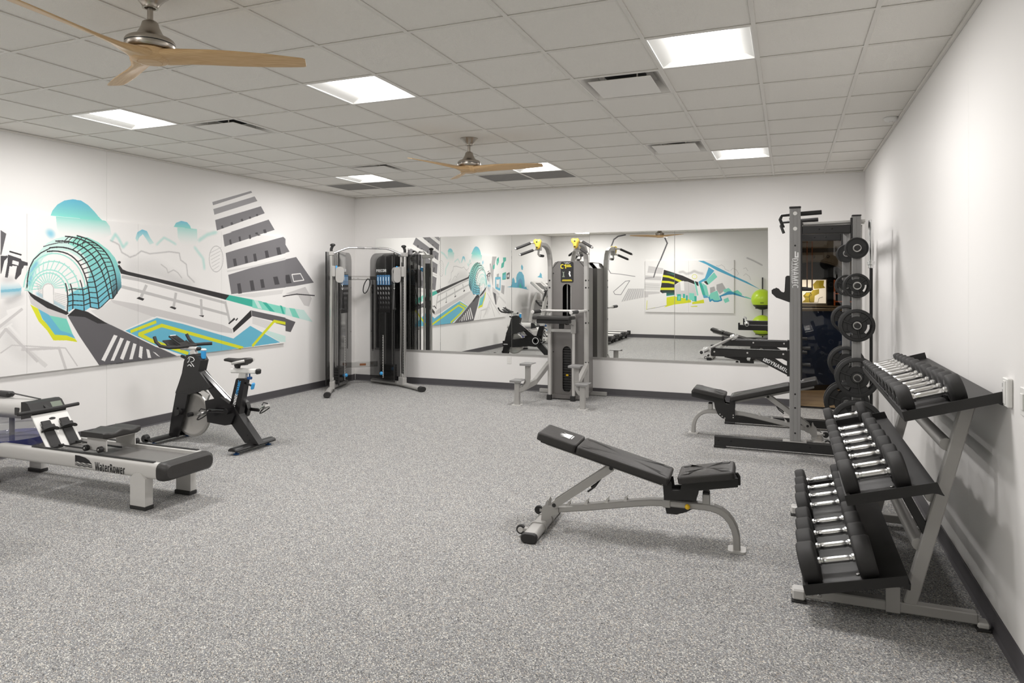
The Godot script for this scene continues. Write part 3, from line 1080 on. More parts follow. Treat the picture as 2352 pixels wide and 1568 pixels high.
func build_walls() -> void:
	var t1 := paint(MURAL_LEFT, 3.0, 9.0, 0.70, 2.95, 2048, 768)
	var t2 := paint(MURAL_LEFT, 0.0, 3.0, 0.70, 2.95, 1024, 768)
	var t3 := paint(MURAL_FRONT, -5.1, -0.5, 0.70, 3.045, 2048, 1044)
	painted("mural_wall", t1, 0.5)
	painted("mural_wall_outer", t2, 0.5)
	painted("mural_front", t3, 0.5)
	var g := 0.0012
	var wl := struct("wall_left", v3(WL, 0, -4.6))
	for s in [[-9.86, -5.21 - g, "mural_wall", 3.0, 9.0], [-5.21 + g, -3.0 - g, "mural_wall", 3.0, 9.0], [-3.0 + g, 0.75, "mural_wall_outer", 0.0, 3.0]]:
		part_mesh("wall_panel", painted_box(v3(WL - 0.14, -0.05, s[0]), v3(WL, 3.3, s[1]), v3(WL, 0, -4.6), false, s[3], s[4], 0.70, 2.95), M[s[2]], wl)
	var mb := MB.new(v3(WL, 0, -4.6))
	mb.span(v3(WL - 0.2, -0.05, -9.86), v3(WL - 0.14, 3.3, 0.75), 0.001)
	part("wall_backing", mb, M.wall_plain, wl)
	# canvas boards of the mural, four in a row
	var edges := [-3.14, -4.358, -5.565, -6.778, -7.985]
	var say := ["far left board of the mural, drawn with grey building outlines", "mural board showing a glass dome and yellow strip", "mural board with grey road and start of blue pool", "right end board of the mural with yellow edged blue pool and tower foot"]
	for i in 4:
		var at := v3(WL + 0.0175, 0.762, (edges[i] + edges[i + 1]) * 0.5)
		var b := thing("mural_board", say[i], "mural", at, 0.0, "mural boards on the left wall")
		part_mesh("board", painted_box(v3(WL + 0.0005, 0.762, edges[i + 1] + 0.001), v3(WL + 0.035, 2.285, edges[i] - 0.001), at, false, 3.0, 9.0, 0.70, 2.95), M.mural_wall, b)
	var wr := struct("wall_right", v3(WR, 0, -4.6))
	for s in [[-9.86, -4.33 - g], [-4.33 + g, 0.75]]:
		mb = MB.new(v3(WR, 0, -4.6))
		mb.span(v3(WR, -0.05, s[0]), v3(WR + 0.15, 3.3, s[1]), 0.0008)
		part("wall_panel", mb, M.wall_plain, wr)
	mb = MB.new(v3(WR, 0, -4.6))
	mb.span(v3(WR + 0.15, -0.05, -9.86), v3(WR + 0.2, 3.3, 0.75), 0.0008)
	part("wall_backing", mb, M.wall_plain, wr)
	var wb := struct("wall_back", v3(-2.9, 0, WB))
	for s in [[WL, 0.10, -0.05, 3.3], [0.10, 0.87, 2.36, 3.3], [0.87, WR, -0.05, 3.3]]:
		mb = MB.new(v3(-2.9, 0, WB))
		mb.span(v3(s[0], s[2], WB - 0.14), v3(s[1], s[3], WB), 0.0006)
		part("wall_panel", mb, M.wall_plain, wb)
	var wf := struct("wall_front", v3(-2.9, 0, WF))
	part_mesh("wall_panel", painted_box(v3(WL, -0.05, WF), v3(WR, 3.3, WF + 0.15), v3(-2.9, 0, WF), true, -5.1, -0.5, 0.70, 3.045), M.mural_front, wf)
	var ex := [-3.86, -2.63, -1.40]
	var say2 := ["front wall board with black curved roof and yellow stripes, seen in the mirror", "front wall board with blue angled house and teal roofs, seen in the mirror"]
	for i in 2:
		var at := v3((ex[i] + ex[i + 1]) * 0.5, 0.755, WF - 0.0175)
		var b := thing("mural_board", say2[i], "mural", at, 0.0, "mural boards on the front wall")
		part_mesh("board", painted_box(v3(ex[i] + 0.001, 0.755, WF - 0.035), v3(ex[i + 1] - 0.001, 2.24, WF - 0.0005), at, true, -5.1, -0.5, 0.70, 3.045), M.mural_front, b)
	# coved baseboards
	var prof := poly([0, 0, 0.020, 0, 0.013, 0.004, 0.008, 0.014, 0.007, 0.098, 0.004, 0.102, 0, 0.102])
	var runs := [["baseboard_left", v3(WL, 0, WF), v3(WL, 0, WB), v3(1, 0, 0)], ["baseboard_back", v3(WL + 0.02, 0, WB), v3(0.10, 0, WB), v3(0, 0, 1)], ["baseboard_right", v3(WR, 0, WF), v3(WR, 0, WB), v3(-1, 0, 0)], ["baseboard_front", v3(WL + 0.02, 0, WF), v3(WR - 0.02, 0, WF), v3(0, 0, -1)]]
	for r in runs:
		var a: Vector3 = r[1]
		var b: Vector3 = r[2]
		mb = MB.new(a)
		var z := (b - a).normalized()
		mb.prism(prof, 0.0, (b - a).length(), Transform3D(Basis(r[3], Vector3.UP, z), a))
		var o := part(r[0], mb, M.baseboard, self)
		o.name = r[0]
		o.position = a
		o.set_meta("kind", "structure")

# ---------------------------------------------------------------- ceiling
func cx(c: float) -> float:
	return (c - 2.2928) * CELL

func rz(r: float) -> float:
	return -(r + 5.5828) * CELL

func build_ceiling() -> void:
	var lights := {Vector2i(-7, 1): "square ceiling light nearest the mural wall, in front of the fans' middle", Vector2i(-3, 1): "square ceiling light between the near fan and the far fan", Vector2i(1, 1): "largest looking square ceiling light, beside the right hand wall", Vector2i(-7, 7): "square ceiling light in the far left corner, flanked by grey grilles", Vector2i(-3, 7): "square ceiling light half hidden by the far fan's blade", Vector2i(1, 7): "square ceiling light above the half rack", Vector2i(-7, -5): "square ceiling light above the treadmills", Vector2i(-3, -5): "square ceiling light near the front wall's mural boards, seen in the mirror"}
	var vents := {Vector2i(0, 2): "square ceiling air diffuser next to the largest looking light", Vector2i(-6, 2): "square ceiling air diffuser beside the light nearest the mural wall", Vector2i(-6, 6): "square ceiling air diffuser before the far left corner light", Vector2i(0, 6): "square ceiling air diffuser beside the light above the half rack", Vector2i(-6, -2): "square ceiling air diffuser cut by the left edge, behind the near fan", Vector2i(0, -2): "square ceiling air diffuser out towards the front wall"}
	var grilles := {Vector2i(-4, 8): "grey return air grille left of the light behind the far fan", Vector2i(-3, 8): "grey return air grille right behind the light at the far fan", Vector2i(-8, 8): "grey return air grille left of the far left corner light", Vector2i(-7, 8): "grey return air grille behind the far left corner light"}
	var root := struct("ceiling", v3(-2.9, CEIL, -4.6))
	var org := v3(-2.9, CEIL, -4.6)
	var shared := {}
	for c in range(-9, 4):
		for r in range(-7, 11):
			var k := Vector2i(c, r)
			if lights.has(k) or vents.has(k) or grilles.has(k):
				continue
			var x0 := maxf(cx(c), WL) + 0.003
			var x1 := minf(cx(c + 1), WR) - 0.003
			var z0 := minf(rz(r), WF) - 0.003
			var z1 := maxf(rz(r + 1), WB) + 0.003
			var sz := Vector2(snappedf(x1 - x0, 0.001), snappedf(z0 - z1, 0.001))
			if sz.x < 0.02 or sz.y < 0.02:
				continue
			if not shared.has(sz):
				var mb := MB.new()
				mb.box(Vector3(0, 0.009, 0), Vector3(sz.x, 0.016, sz.y), 0.002)
				shared[sz] = mb.done()
			part_mesh("ceiling_tile", shared[sz], M.ceiling_tile, root, v3((x0 + x1) * 0.5, CEIL, (z0 + z1) * 0.5) - org)
	var w := 0.012
	for c in range(-8, 4):
		var mb := MB.new(org)
		mb.span(v3(cx(c) - w, CEIL - 0.006, WB), v3(cx(c) + w, CEIL, WF), 0.001)
		mb.span(v3(cx(c) - 0.002, CEIL, WB), v3(cx(c) + 0.002, CEIL + 0.03, WF), 0.0005)
		part("grid_runner", mb, M.ceiling_grid, root)
	for r in range(-6, 11):
		var mb := MB.new(org)
		mb.span(v3(WL, CEIL - 0.0055, rz(r) - w), v3(WR, CEIL - 0.0002, rz(r) + w), 0.001)
		part("cross_tee", mb, M.ceiling_grid, root)
	for s in [[v3(WL, CEIL - 0.02, WB), v3(WL + 0.022, CEIL - 0.001, WF)], [v3(WR - 0.022, CEIL - 0.02, WB), v3(WR, CEIL - 0.001, WF)], [v3(WL + 0.022, CEIL - 0.02, WB), v3(WR - 0.022, CEIL - 0.001, WB + 0.022)], [v3(WL + 0.022, CEIL - 0.02, WF - 0.022), v3(WR - 0.022, CEIL - 0.001, WF)]]:
		var mb := MB.new(org)
		mb.span(s[0], s[1], 0.002)
		part("wall_angle", mb, M.ceiling_grid, root)
	var mb := MB.new(org)
	mb.span(v3(WL - 0.2, 3.3, WB - 0.15), v3(WR + 0.2, 3.4, 0.75), 0.001)
	part("deck", mb, M.deck_dark, root)
	for k in lights:
		ceiling_light(k, lights[k])
	for k in vents:
		air_vent(k, vents[k])
	for k in grilles:
		var at := v3(cx(k.x + 0.5), CEIL, rz(k.y + 0.5))
		var t := thing("return_grille", grilles[k], "air grille", at, 0.0, "return air grilles")
		mb = MB.new()
		for s in [-1, 1]:
			mb.box(v3(s * 0.288, 0.004, 0), Vector3(0.016, 0.01, 0.592), 0.001)
			mb.box(v3(0, 0.004, s * 0.288), Vector3(0.56, 0.01, 0.016), 0.001)
		part("frame", mb, M.grille, t)
		mb = MB.new()
		for i in 28:
			mb.box(v3(-0.27 + i * 0.02, 0.006, 0), Vector3(0.012, 0.006, 0.56), 0.0005)
		var lv := part("louvres", mb, M.grille, t)
		lv.set_meta("kind", "stuff")
		mb = MB.new()
		mb.box(v3(0, 0.03, 0), Vector3(0.59, 0.01, 0.59), 0.001)
		part("backing", mb, M.deck_dark, t)

func ceiling_light(k: Vector2i, label: String) -> void:
	var at := v3(cx(k.x + 0.5), CEIL, rz(k.y + 0.5))
	var t := thing("ceiling_light", label, "ceiling light", at, 0.0, "recessed square ceiling lights")
	var mb := MB.new()
	for s in [-1, 1]:
		mb.box(v3(s * 0.291, 0.0, 0), Vector3(0.012, 0.01, 0.594), 0.001)
		mb.box(v3(0, 0.0, s * 0.291), Vector3(0.57, 0.01, 0.012), 0.001)
	part("frame", mb, M.fixture_white, t)
	mb = MB.new()
	var prof := [Vector2(0.286, 0.002), Vector2(0.24, 0.03), Vector2(0.20, 0.044), Vector2(0.155, 0.052)]
	for s in [-1.0, 1.0]:
		for i in 3:
			var p: Vector2 = prof[i]
			var q: Vector2 = prof[i + 1]
			mb.quad(v3(s * p.x, p.y, -0.286), v3(s * q.x, q.y, -0.286), v3(s * q.x, q.y, 0.286), v3(s * p.x, p.y, 0.286), v3(-s * 0.35, -0.93, 0).normalized())
		mb.box(v3(0, 0.034, s * 0.29), Vector3(0.58, 0.06, 0.006), 0.001)
		mb.box(v3(s * 0.29, 0.034, 0), Vector3(0.006, 0.06, 0.58), 0.001)
	mb.box(v3(0, 0.072, 0), Vector3(0.59, 0.01, 0.59), 0.001)
	part("reflector", mb, M.fixture_white, t)
	mb = MB.new()
	var ring := []
	for e in [[0.16, 0.055], [0.16, 0.03], [0.14, 0.014], [0.09, 0.008]]:
		var r := PackedVector3Array()
		for q in [[-1, -1], [1, -1], [1, 1], [-1, 1]]:
			r.append(v3(q[0] * e[0], e[1], q[1] * 0.283))
		ring.append(r)
	for i in 3:
		for s in [-1.0, 1.0]:
			var a: Array = [[0.16, 0.055], [0.16, 0.03], [0.14, 0.014], [0.09, 0.008]]
			mb.quad(v3(s * a[i][0], a[i][1], -0.283), v3(s * a[i + 1][0], a[i + 1][1], -0.283), v3(s * a[i + 1][0], a[i + 1][1], 0.283), v3(s * a[i][0], a[i][1], 0.283), v3(s, -0.6, 0).normalized())
	mb.quad(v3(-0.09, 0.008, -0.283), v3(0.09, 0.008, -0.283), v3(0.09, 0.008, 0.283), v3(-0.09, 0.008, 0.283), Vector3.DOWN)
	part("diffuser", mb, M.lamp_diffuser, t)
	var l := AreaLight3D.new()
	l.name = "lamp"
	l.area_size = Vector2(0.5, 0.56)
	l.light_energy = LIGHT_ENERGY
	l.light_color = rgb(255, 252, 250)
	l.area_range = 16.0
	l.area_attenuation = 2.0
	l.shadow_enabled = true
	t.add_child(l)
	l.position = v3(0, -0.007, 0)
	l.rotation.x = -PI / 2

func air_vent(k: Vector2i, label: String) -> void:
	var at := v3(cx(k.x + 0.5), CEIL, rz(k.y + 0.5))
	var t := thing("air_diffuser", label, "air vent", at, 0.0, "square ceiling air diffusers")
	var mb := MB.new()
	for s in [-1.0, 1.0]:
		mb.box(v3(s * 0.289, 0.0, 0), Vector3(0.016, 0.008, 0.594), 0.001)
		mb.box(v3(0, 0.0, s * 0.289), Vector3(0.562, 0.008, 0.016), 0.001)
		mb.quad(v3(s * 0.283, 0.0, -0.283), v3(s * 0.283, 0.0, 0.283), v3(s * 0.20, 0.075, 0.20), v3(s * 0.20, 0.075, -0.20), v3(-s, -0.8, 0).normalized())
		mb.quad(v3(-0.283, 0.0, s * 0.283), v3(0.283, 0.0, s * 0.283), v3(0.20, 0.075, s * 0.20), v3(-0.20, 0.075, s * 0.20), v3(0, -0.8, -s).normalized())
	part("flange", mb, M.vent_white, t)
	mb = MB.new()
	mb.box(v3(0, 0.082, 0), Vector3(0.42, 0.01, 0.42), 0.001)
	part("plenum", mb, M.vent_white, t)
	mb = MB.new()
	mb.cyl(v3(0, 0.078, 0), v3(0, 0.070, 0), 0.15, 28)
	part("neck", mb, M.deck_dark, t)
	mb = MB.new()
	mb.box(v3(0, -0.010, 0), Vector3(0.44, 0.006, 0.44), 0.002)
	part("plaque", mb, M.vent_white, t)
	for s in [[-1, -1], [1, -1], [1, 1], [-1, 1]]:
		mb = MB.new()
		mb.box(v3(s[0] * 0.12, 0.038, s[1] * 0.17), Vector3(0.008, 0.08, 0.008), 0.001)
		part("hanger", mb, M.vent_white, t)

# ---------------------------------------------------------------- lobby behind the glass door
func build_lobby() -> void:
	var d := struct("door_1", v3(0.485, 0, WB))
	var o := v3(0.485, 0, WB)
	var mb := MB.new(o)
	mb.span(v3(0.10, 0, WB - 0.10), v3(0.135, 2.36, WB - 0.04), 0.003)
	mb.span(v3(0.835, 0, WB - 0.10), v3(0.87, 2.36, WB - 0.04), 0.003)
	mb.span(v3(0.135, 2.325, WB - 0.10), v3(0.835, 2.36, WB - 0.04), 0.003)
	part("door_frame", mb, M.silver, d)
	mb = MB.new(o)
	mb.span(v3(0.10, -0.01, WB - 0.12), v3(0.87, 0.006, WB + 0.005), 0.002)
	part("threshold", mb, M.black_steel, d)
	mb = MB.new(o)
	mb.span(v3(0.137, 0.012, WB - 0.075), v3(0.833, 2.323, WB - 0.065), 0.001)
	part("pane", mb, M.glass, d)
	var lf := struct("floor_lobby", v3(0.6, 0, -12))
	for i in 44:
		mb = MB.new(v3(0.6, 0, -12))
		var z := WB - 0.12 - i * 0.12
		mb.span(v3(-2.2, -0.03, z - 0.1185), v3(3.2, 0.0, z), 0.001)
		part("plank", mb, M.plank_a if (i * 7) % 3 != 1 else M.plank_b, lf)
	for s in [["wall_lobby_left", v3(-2.35, -0.05, -15.1), v3(-2.2, 3.3, WB - 0.14)], ["wall_lobby_right", v3(3.2, -0.05, -15.1), v3(3.35, 3.3, WB - 0.14)], ["wall_lobby_back", v3(-2.35, -0.05, -15.25), v3(3.35, 3.3, -15.1)], ["ceiling_lobby", v3(-2.35, 3.3, -15.25), v3(3.35, 3.4, WB - 0.14)]]:
		mb = MB.new(s[1])
		mb.span(s[1], s[2], 0.001)
		var w := part(s[0], mb, M.lobby_dark, self)
		w.name = s[0]
		w.position = s[1]
		w.set_meta("kind", "structure")
	# the old steel vault front with its arch
	var v := thing("steel_arch", "riveted dark steel front with round arch, seen through the glass door", "steel front", v3(0.45, 0, -13.6))
	mb = MB.new(v3(0.45, 0, -13.6))
	var a := PackedVector2Array([Vector2(-1.9, 0), Vector2(-1.9, 3.25), Vector2(2.9, 3.25), Vector2(2.9, 0), Vector2(1.35, 0)])
	for i in 21:
		var g := PI * i / 20.0
		a.append(Vector2(0.40 + cos(g) * 0.95, 1.0 + sin(g) * 1.0))
	a.append(Vector2(-0.55, 0))
	mb.prism(a, -13.62, -13.56)
	part("front", mb, M.lobby_steel, v)
	mb = MB.new(v3(0.45, 0, -13.6))
	var pts := []
	for i in 25:
		var g := PI * i / 24.0
		pts.append(v3(0.40 + cos(g) * 0.97, 1.0 + sin(g) * 1.02, -13.55))
	mb.tube(pts, 0.018, 8)
	part("arch_rim", mb, M.lobby_steel, v)
	for y in [2.18, 2.5]:
		mb = MB.new(v3(0.45, 0, -13.6))
		mb.span(v3(-1.9, y, -13.56), v3(2.9, y + 0.07, -13.53), 0.004)
		part("steel_band", mb, M.lobby_dark, v)
	for x in [0.15, 0.42, 0.66, 0.90]:
		mb = MB.new(v3(0.45, 0, -13.6))
		mb.ball(v3(x, 2.10, -13.555), 0.03, 12)
		part("rivet", mb, M.lobby_steel, v)
	var ct := thing("reception_counter", "navy blue curved reception counter behind the glass door", "counter", v3(0.4, 0, -12.2))
	mb = MB.new(v3(0.4, 0, -12.2))
	var front := []
	for i in 17:
		var x := -1.6 + i * 0.25
		front.append(Vector2(x, -11.2 - 0.9 * (1.0 - cos(clampf((x + 0.2) / 2.0, -0.6, 1.2)))- 0.42 * maxf(x, 0.0)))
	var outline := PackedVector2Array(front)
	for i in range(16, -1, -1):
		outline.append(front[i] + Vector2(0.1, -0.12))
	var flip := Transform3D(Basis(Vector3.RIGHT, Vector3.BACK, Vector3.UP), Vector3.ZERO)
	mb.prism(outline, 0.08, 1.20, flip)
	part("panel", mb, M.navy, ct)
	mb = MB.new(v3(0.4, 0, -12.2))
	mb.prism(outline, 0.0, 0.08, flip)
	part("plinth", mb, M.lobby_dark, ct)
	mb = MB.new(v3(0.4, 0, -12.2))
	var top := PackedVector2Array()
	for p in front:
		top.append(p + Vector2(0, 0.03))
	for i in range(16, -1, -1):
		top.append(front[i] + Vector2(0.15, -0.3))
	mb.prism(top, 1.20, 1.235, flip)
	part("worktop", mb, M.counter_top, ct)
	var cab := thing("back_cabinet", "dark low cabinet carrying the lit picture behind the counter", "cabinet", v3(0.5, 0, -13.3))
	mb = MB.new(v3(0.5, 0, -13.3))
	mb.span(v3(-0.5, 0.0, -13.5), v3(1.35, 1.20, -13.12), 0.006)
	part("body", mb, M.lobby_dark, cab)
	mb = MB.new(v3(0.5, 0, -13.3))
	mb.span(v3(-0.52, 1.20, -13.52), v3(1.37, 1.2295, -13.10), 0.006)
	part("top", mb, M.counter_top, cab)
	# backlit picture
	var pc := thing("lit_picture", "bright picture with yellow shapes glowing behind the counter", "picture", v3(0.36, 1.26, -13.2))
	mb = MB.new(v3(0.36, 1.26, -13.2))
	mb.span(v3(-0.02, 1.23, -13.22), v3(0.63, 1.695, -13.19), 0.004)
	part("box", mb, M.lobby_steel, pc)
	var pm := smat("picture_screen", rgb(240, 236, 226), 0.6)
	pm.emission_enabled = true
	pm.emission = rgb(255, 240, 214)
	pm.emission_energy_multiplier = 0.6
	mb = MB.new(v3(0.36, 1.26, -13.2))
	mb.span(v3(0.0, 1.27, -13.19), v3(0.61, 1.68, -13.186), 0.001)
	part("lit_screen", mb, pm, pc)
	for s in [[[0.42, 1.52, 0.40, 1.60, 0.46, 1.67, 0.58, 1.67, 0.57, 1.58, 0.60, 1.54, 0.52, 1.53]], [[0.24, 1.40, 0.30, 1.46, 0.37, 1.46, 0.40, 1.50, 0.50, 1.52, 0.50, 1.44, 0.43, 1.40, 0.42, 1.28, 0.22, 1.28, 0.28, 1.34]]]:
		mb = MB.new(v3(0.36, 1.26, -13.2))
		mb.prism(poly(s[0]), -13.186, -13.184)
		part("yellow_print", mb, M.print_yellow, pc)
	mb = MB.new(v3(0.36, 1.26, -13.2))
	mb.tube([v3(0.26, 1.40, -13.184), v3(0.29, 1.455, -13.184), v3(0.36, 1.46, -13.184), v3(0.38, 1.42, -13.184), v3(0.33, 1.38, -13.184), v3(0.27, 1.385, -13.184)], 0.004, 6, true)
	mb.tube([v3(0.37, 1.46, -13.184), v3(0.34, 1.40, -13.184), v3(0.35, 1.29, -13.184), v3(0.48, 1.285, -13.184), v3(0.50, 1.36, -13.184), v3(0.56, 1.38, -13.184)], 0.004, 6)
	part("drawn_line", mb, M.print_black, pc)
	var pl := OmniLight3D.new()
	pl.name = "glow"
	pl.light_energy = 0.05
	pl.light_color = rgb(255, 236, 205)
	pl.omni_range = 6.0
	pl.omni_attenuation = 2.0
	pl.light_size = 0.2
	pl.shadow_enabled = true
	pc.add_child(pl)
	pl.position = v3(-0.05, 0.22, 0.12)
	var sh := thing("orange_shelf", "narrow orange ladder shelf beside the lit picture", "shelf", v3(0.85, 1.23, -13.3))
	for x in [0.75, 1.05]:
		mb = MB.new(v3(0.85, 1.23, -13.3))
		mb.span(v3(x - 0.012, 1.23, -13.33), v3(x + 0.012, 1.68, -13.27), 0.002)
		part("side", mb, M.orange, sh)
	for y in [1.30, 1.44, 1.60, 1.66]:
		mb = MB.new(v3(0.85, 1.23, -13.3))
		mb.span(v3(0.762, y - 0.01, -13.34), v3(1.038, y + 0.01, -13.26), 0.002)
		part("shelf_board", mb, M.orange, sh)
	for i in 2:
		var x := [0.30, 0.38][i] as float
		var cu := thing("copper_rod", ["left copper rod hanging in front of the lit picture", "right copper rod hanging in front of the lit picture"][i], "rod", v3(x, 1.5, -12.9), 0.0, "copper rods in the lobby")
		mb = MB.new(v3(x, 1.5, -12.9))
		mb.cyl(v3(x, 1.52, -12.9), v3(x, 3.3, -12.9), 0.011, 10)
		part("rod", mb, M.copper_tube, cu)
		mb = MB.new(v3(x, 1.5, -12.9))
		mb.cyl(v3(x, 1.5, -12.9), v3(x, 1.53, -12.9), 0.014, 10)
		part("end_cap", mb, M.copper_tube, cu)
	# added lobby lamp, placed to light the counter front
	var ll := thing("added_lobby_lamp", "added round lamp brightening the lobby beyond the glass door", "lamp", v3(0.5, 3.3, -10.9))
	mb = MB.new()
	mb.cyl(v3(0, -0.04, 0), v3(0, 0, 0), 0.16, 24)
	part("rim", mb, M.fixture_white, ll)
	mb = MB.new()
	mb.cyl(v3(0, -0.05, 0), v3(0, -0.04, 0), 0.14, 24)
	part("lamp_glass", mb, M.lamp_diffuser, ll)
	var al := AreaLight3D.new()
	al.name = "lamp"
	al.area_size = Vector2(0.24, 0.24)
	al.light_energy = 1.6
	al.light_color = rgb(255, 226, 186)
	al.area_range = 9.0
	al.area_attenuation = 2.0
	al.shadow_enabled = true
	ll.add_child(al)
	al.position = v3(0, -0.055, 0)
	al.rotation.x = -PI / 2

# ---------------------------------------------------------------- mirrors
func build_mirrors() -> void:
	var xs := [-6.347, -5.131, -3.908, -2.690, -1.468, -0.25]
	var say := ["wall mirror behind the cable machine, leftmost pane", "wall mirror reflecting the glass dome mural, second pane", "wall mirror reflecting the spin bike, left of the grey station", "wall mirror between grey station and long seam, reflecting the black curved roof", "wall mirror reflecting the green ball, right end pane"]
	var tilt := [0.0, 0.0, 0.0, 0.0015, 0.0013]
	for i in 5:
		var at := v3((xs[i] + xs[i + 1]) * 0.5, 0.545, WB)
		var t := thing("wall_mirror", say[i], "mirror", at, 0.0, "mirror panes on the back wall")
		var w: float = xs[i + 1] - xs[i] - 0.003
		var bs := Basis(Vector3.RIGHT, tilt[i])
		var mb := MB.new()
		mb.box(v3(0, 0.908, 0.0062), Vector3(w, 1.812, 0.004), 0.0015, bs)
		part("pane", mb, M.mirror, t)
		mb = MB.new()
		mb.box(v3(0, 0.908, 0.0022), Vector3(w, 1.80, 0.003), 0.0005, bs)
		part("backing", mb, M.silver, t)
	var rail := thing("mirror_rail", "thin metal channel along the bottom of the mirrors", "trim", v3(-3.3, 0.53, WB))
	var mb := MB.new(v3(-3.3, 0.53, WB))
	mb.span(v3(-6.35, 0.524, WB), v3(-0.247, 0.531, WB + 0.014), 0.001)
	mb.span(v3(-6.35, 0.531, WB + 0.0105), v3(-0.247, 0.55, WB + 0.014), 0.001)
	part("channel", mb, M.silver, rail)

# ---------------------------------------------------------------- dumbbell rack and dumbbells
func ordinal(i: int) -> String:
	return ["first", "second", "third", "fourth", "fifth", "sixth", "seventh", "eighth", "ninth", "tenth", "eleventh", "twelfth"][i]

func build_dumbbell_rack() -> void:
	var o := v3(0.45, 0, -4.52)
	var t := thing("dumbbell_rack", "silver three tier rack of black shelves carrying dumbbells along the right wall", "rack", o)
	var zc := [-3.825, -5.225]
	for zi in zc:
		var z: float = zi
		var mb := MB.new(o)
		mb.span(v3(0.075, 0.026, z - 0.027), v3(0.825, 0.076, z + 0.027), 0.005)
		var rail := part("base_rail", mb, M.silver, t)
		for x in [0.105, 0.145, 0.455, 0.488]:
			mb = MB.new(o)
			mb.cyl(v3(x, 0.05, z + 0.026), v3(x, 0.05, z + 0.033), 0.009, 10)
			part("bolt", mb, M.chrome_soft, rail)
		for f in [[0.018, 0.08], [0.82, 0.872]]:
			mb = MB.new(o)
			mb.span(v3(f[0], 0.012, z - 0.036), v3(f[1], 0.066 if f[0] < 0.5 else 0.04, z + 0.036), 0.008)
			var ft := part("foot", mb, M.silver_light, t)
			mb = MB.new(o)
			mb.span(v3(f[0] - 0.004, 0.0, z - 0.04), v3(f[1] + 0.004, 0.012, z + 0.04), 0.004)
			part("rubber_pad", mb, M.rubber, ft)
		mb = MB.new(o)
		mb.bar(v3(0.545, 0.07, z), v3(0.79, 1.065, z), 0.05, 0.058, 0.005, v3(1, 0, 0))
		part("upright", mb, M.silver, t)
		mb = MB.new(o)
		mb.span(v3(0.44, 0.024, z + 0.027), v3(0.503, 0.15, z + 0.034), 0.002)
		part("strap", mb, M.silver, t)
		mb = MB.new(o)
		mb.bar(v3(0.62, 0.42, z), v3(0.50, 0.65, z), 0.03, 0.04, 0.003, v3(1, 0, 0))
		part("shelf_arm", mb, M.black_steel, t)
	for c in [[0.700, 0.855], [0.640, 0.60], [0.585, 0.36]]:
		var mb := MB.new(o)
		mb.cyl(v3(c[0], c[1], zc[0]), v3(c[0], c[1], zc[1]), 0.03, 16)
		part("cross_tube", mb, M.silver, t)
	# shelves: front top, front bottom, back top, back bottom
	var tiers := [[0.483, 1.033, 0.497, 0.990, 0.869, 1.149, 0.886, 1.085], [0.246, 0.622, 0.258, 0.575, 0.624, 0.726, 0.650, 0.667], [0.064, 0.170, 0.0785, 0.123, 0.507, 0.286, 0.515, 0.220]]
	var z0 := -3.60
	var z1 := -5.44
	for e in tiers:
		var ft := Vector2(e[0], e[1])
		var fb := Vector2(e[2], e[3])
		var bt := Vector2(e[4], e[5])
		var bb := Vector2(e[6], e[7])
		var slope := (bt - ft).normalized()
		var up := Vector2(-slope.y, slope.x)
		var b0 := bt - up * 0.040
		var f0 := ft - up * 0.040
		var mb := MB.new(o)
		mb.prism(PackedVector2Array([f0, b0, b0 - up * 0.005, f0 - up * 0.005]), z1, z0)
		mb.prism(PackedVector2Array([ft, ft + slope * 0.004, f0 + slope * 0.004 - up * 0.005, f0 - up * 0.005]), z1, z0)
		mb.prism(PackedVector2Array([ft, ft + slope * 0.024, ft + slope * 0.024 - up * 0.004, ft - up * 0.004]), z1, z0)
		mb.prism(PackedVector2Array([b0, b0 + slope * 0.004, bb + Vector2(0.004, 0), bb]), z1, z0)
		var sh := part("shelf", mb, M.black_steel, t)
		for s in [0, 1]:
			mb = MB.new(o)
			var zz := z0 if s == 0 else z1
			mb.prism(PackedVector2Array([ft, bt, bb, bb - slope * 0.02 + up * 0.012, b0 - slope * 0.03 - up * 0.006, fb]), zz - 0.003, zz + 0.003)
			part("end_flange", mb, M.black_steel, sh)
		for x in [0.55]:
			mb = MB.new(o)
			var q := f0.lerp(b0, x)
			mb.cyl(v3(q.x, q.y, zc[0] + 0.06), v3(q.x + up.x * 0.006, q.y + up.y * 0.006, zc[0] + 0.06), 0.010, 10)
			part("bolt", mb, M.chrome_soft, sh)
	# dumbbells: per tier z of each, head radius and thickness from near to far, handle length
	var zs := [[-3.72, -3.864, -4.008, -4.146, -4.325, -4.464, -4.65, -4.795, -4.926, -5.05, -5.18, -5.30], [-3.712, -3.89, -4.105, -4.285, -4.47, -4.68, -4.885, -5.33], [-3.715, -3.924, -4.126, -4.333, -4.658, -4.87, -5.07, -5.28]]
	var rad := [[0.070, 0.048], [0.088, 0.078], [0.100, 0.084]]
	var thick := [[0.064, 0.042], [0.068, 0.06], [0.086, 0.066]]
	var hand := [0.148, 0.150, 0.166]
	var tier_name := ["top", "middle", "bottom"]
	for k in 3:
		var e: Array = tiers[k]
		var ft := Vector2(e[0], e[1])
		var slope := (Vector2(e[4], e[5]) - ft).normalized()
		var up := Vector2(-slope.y, slope.x)
		var f0 := ft - up * 0.040
		var n: int = zs[k].size()
		for i in n:
			var f := float(i) / (n - 1)
			var r := lerpf(rad[k][0], rad[k][1], f)
			var h := lerpf(thick[k][0], thick[k][1], f)
			var l: float = hand[k]
			var mid: Vector2 = f0 + slope * (0.007 + h + l * 0.5) + up * (r + 0.0005)
			dumbbell(v3(mid.x, mid.y, zs[k][i]), slope.angle(), r, h, l, "%s black rubber dumbbell from the near end of the %s shelf" % [ordinal(i), tier_name[k]])

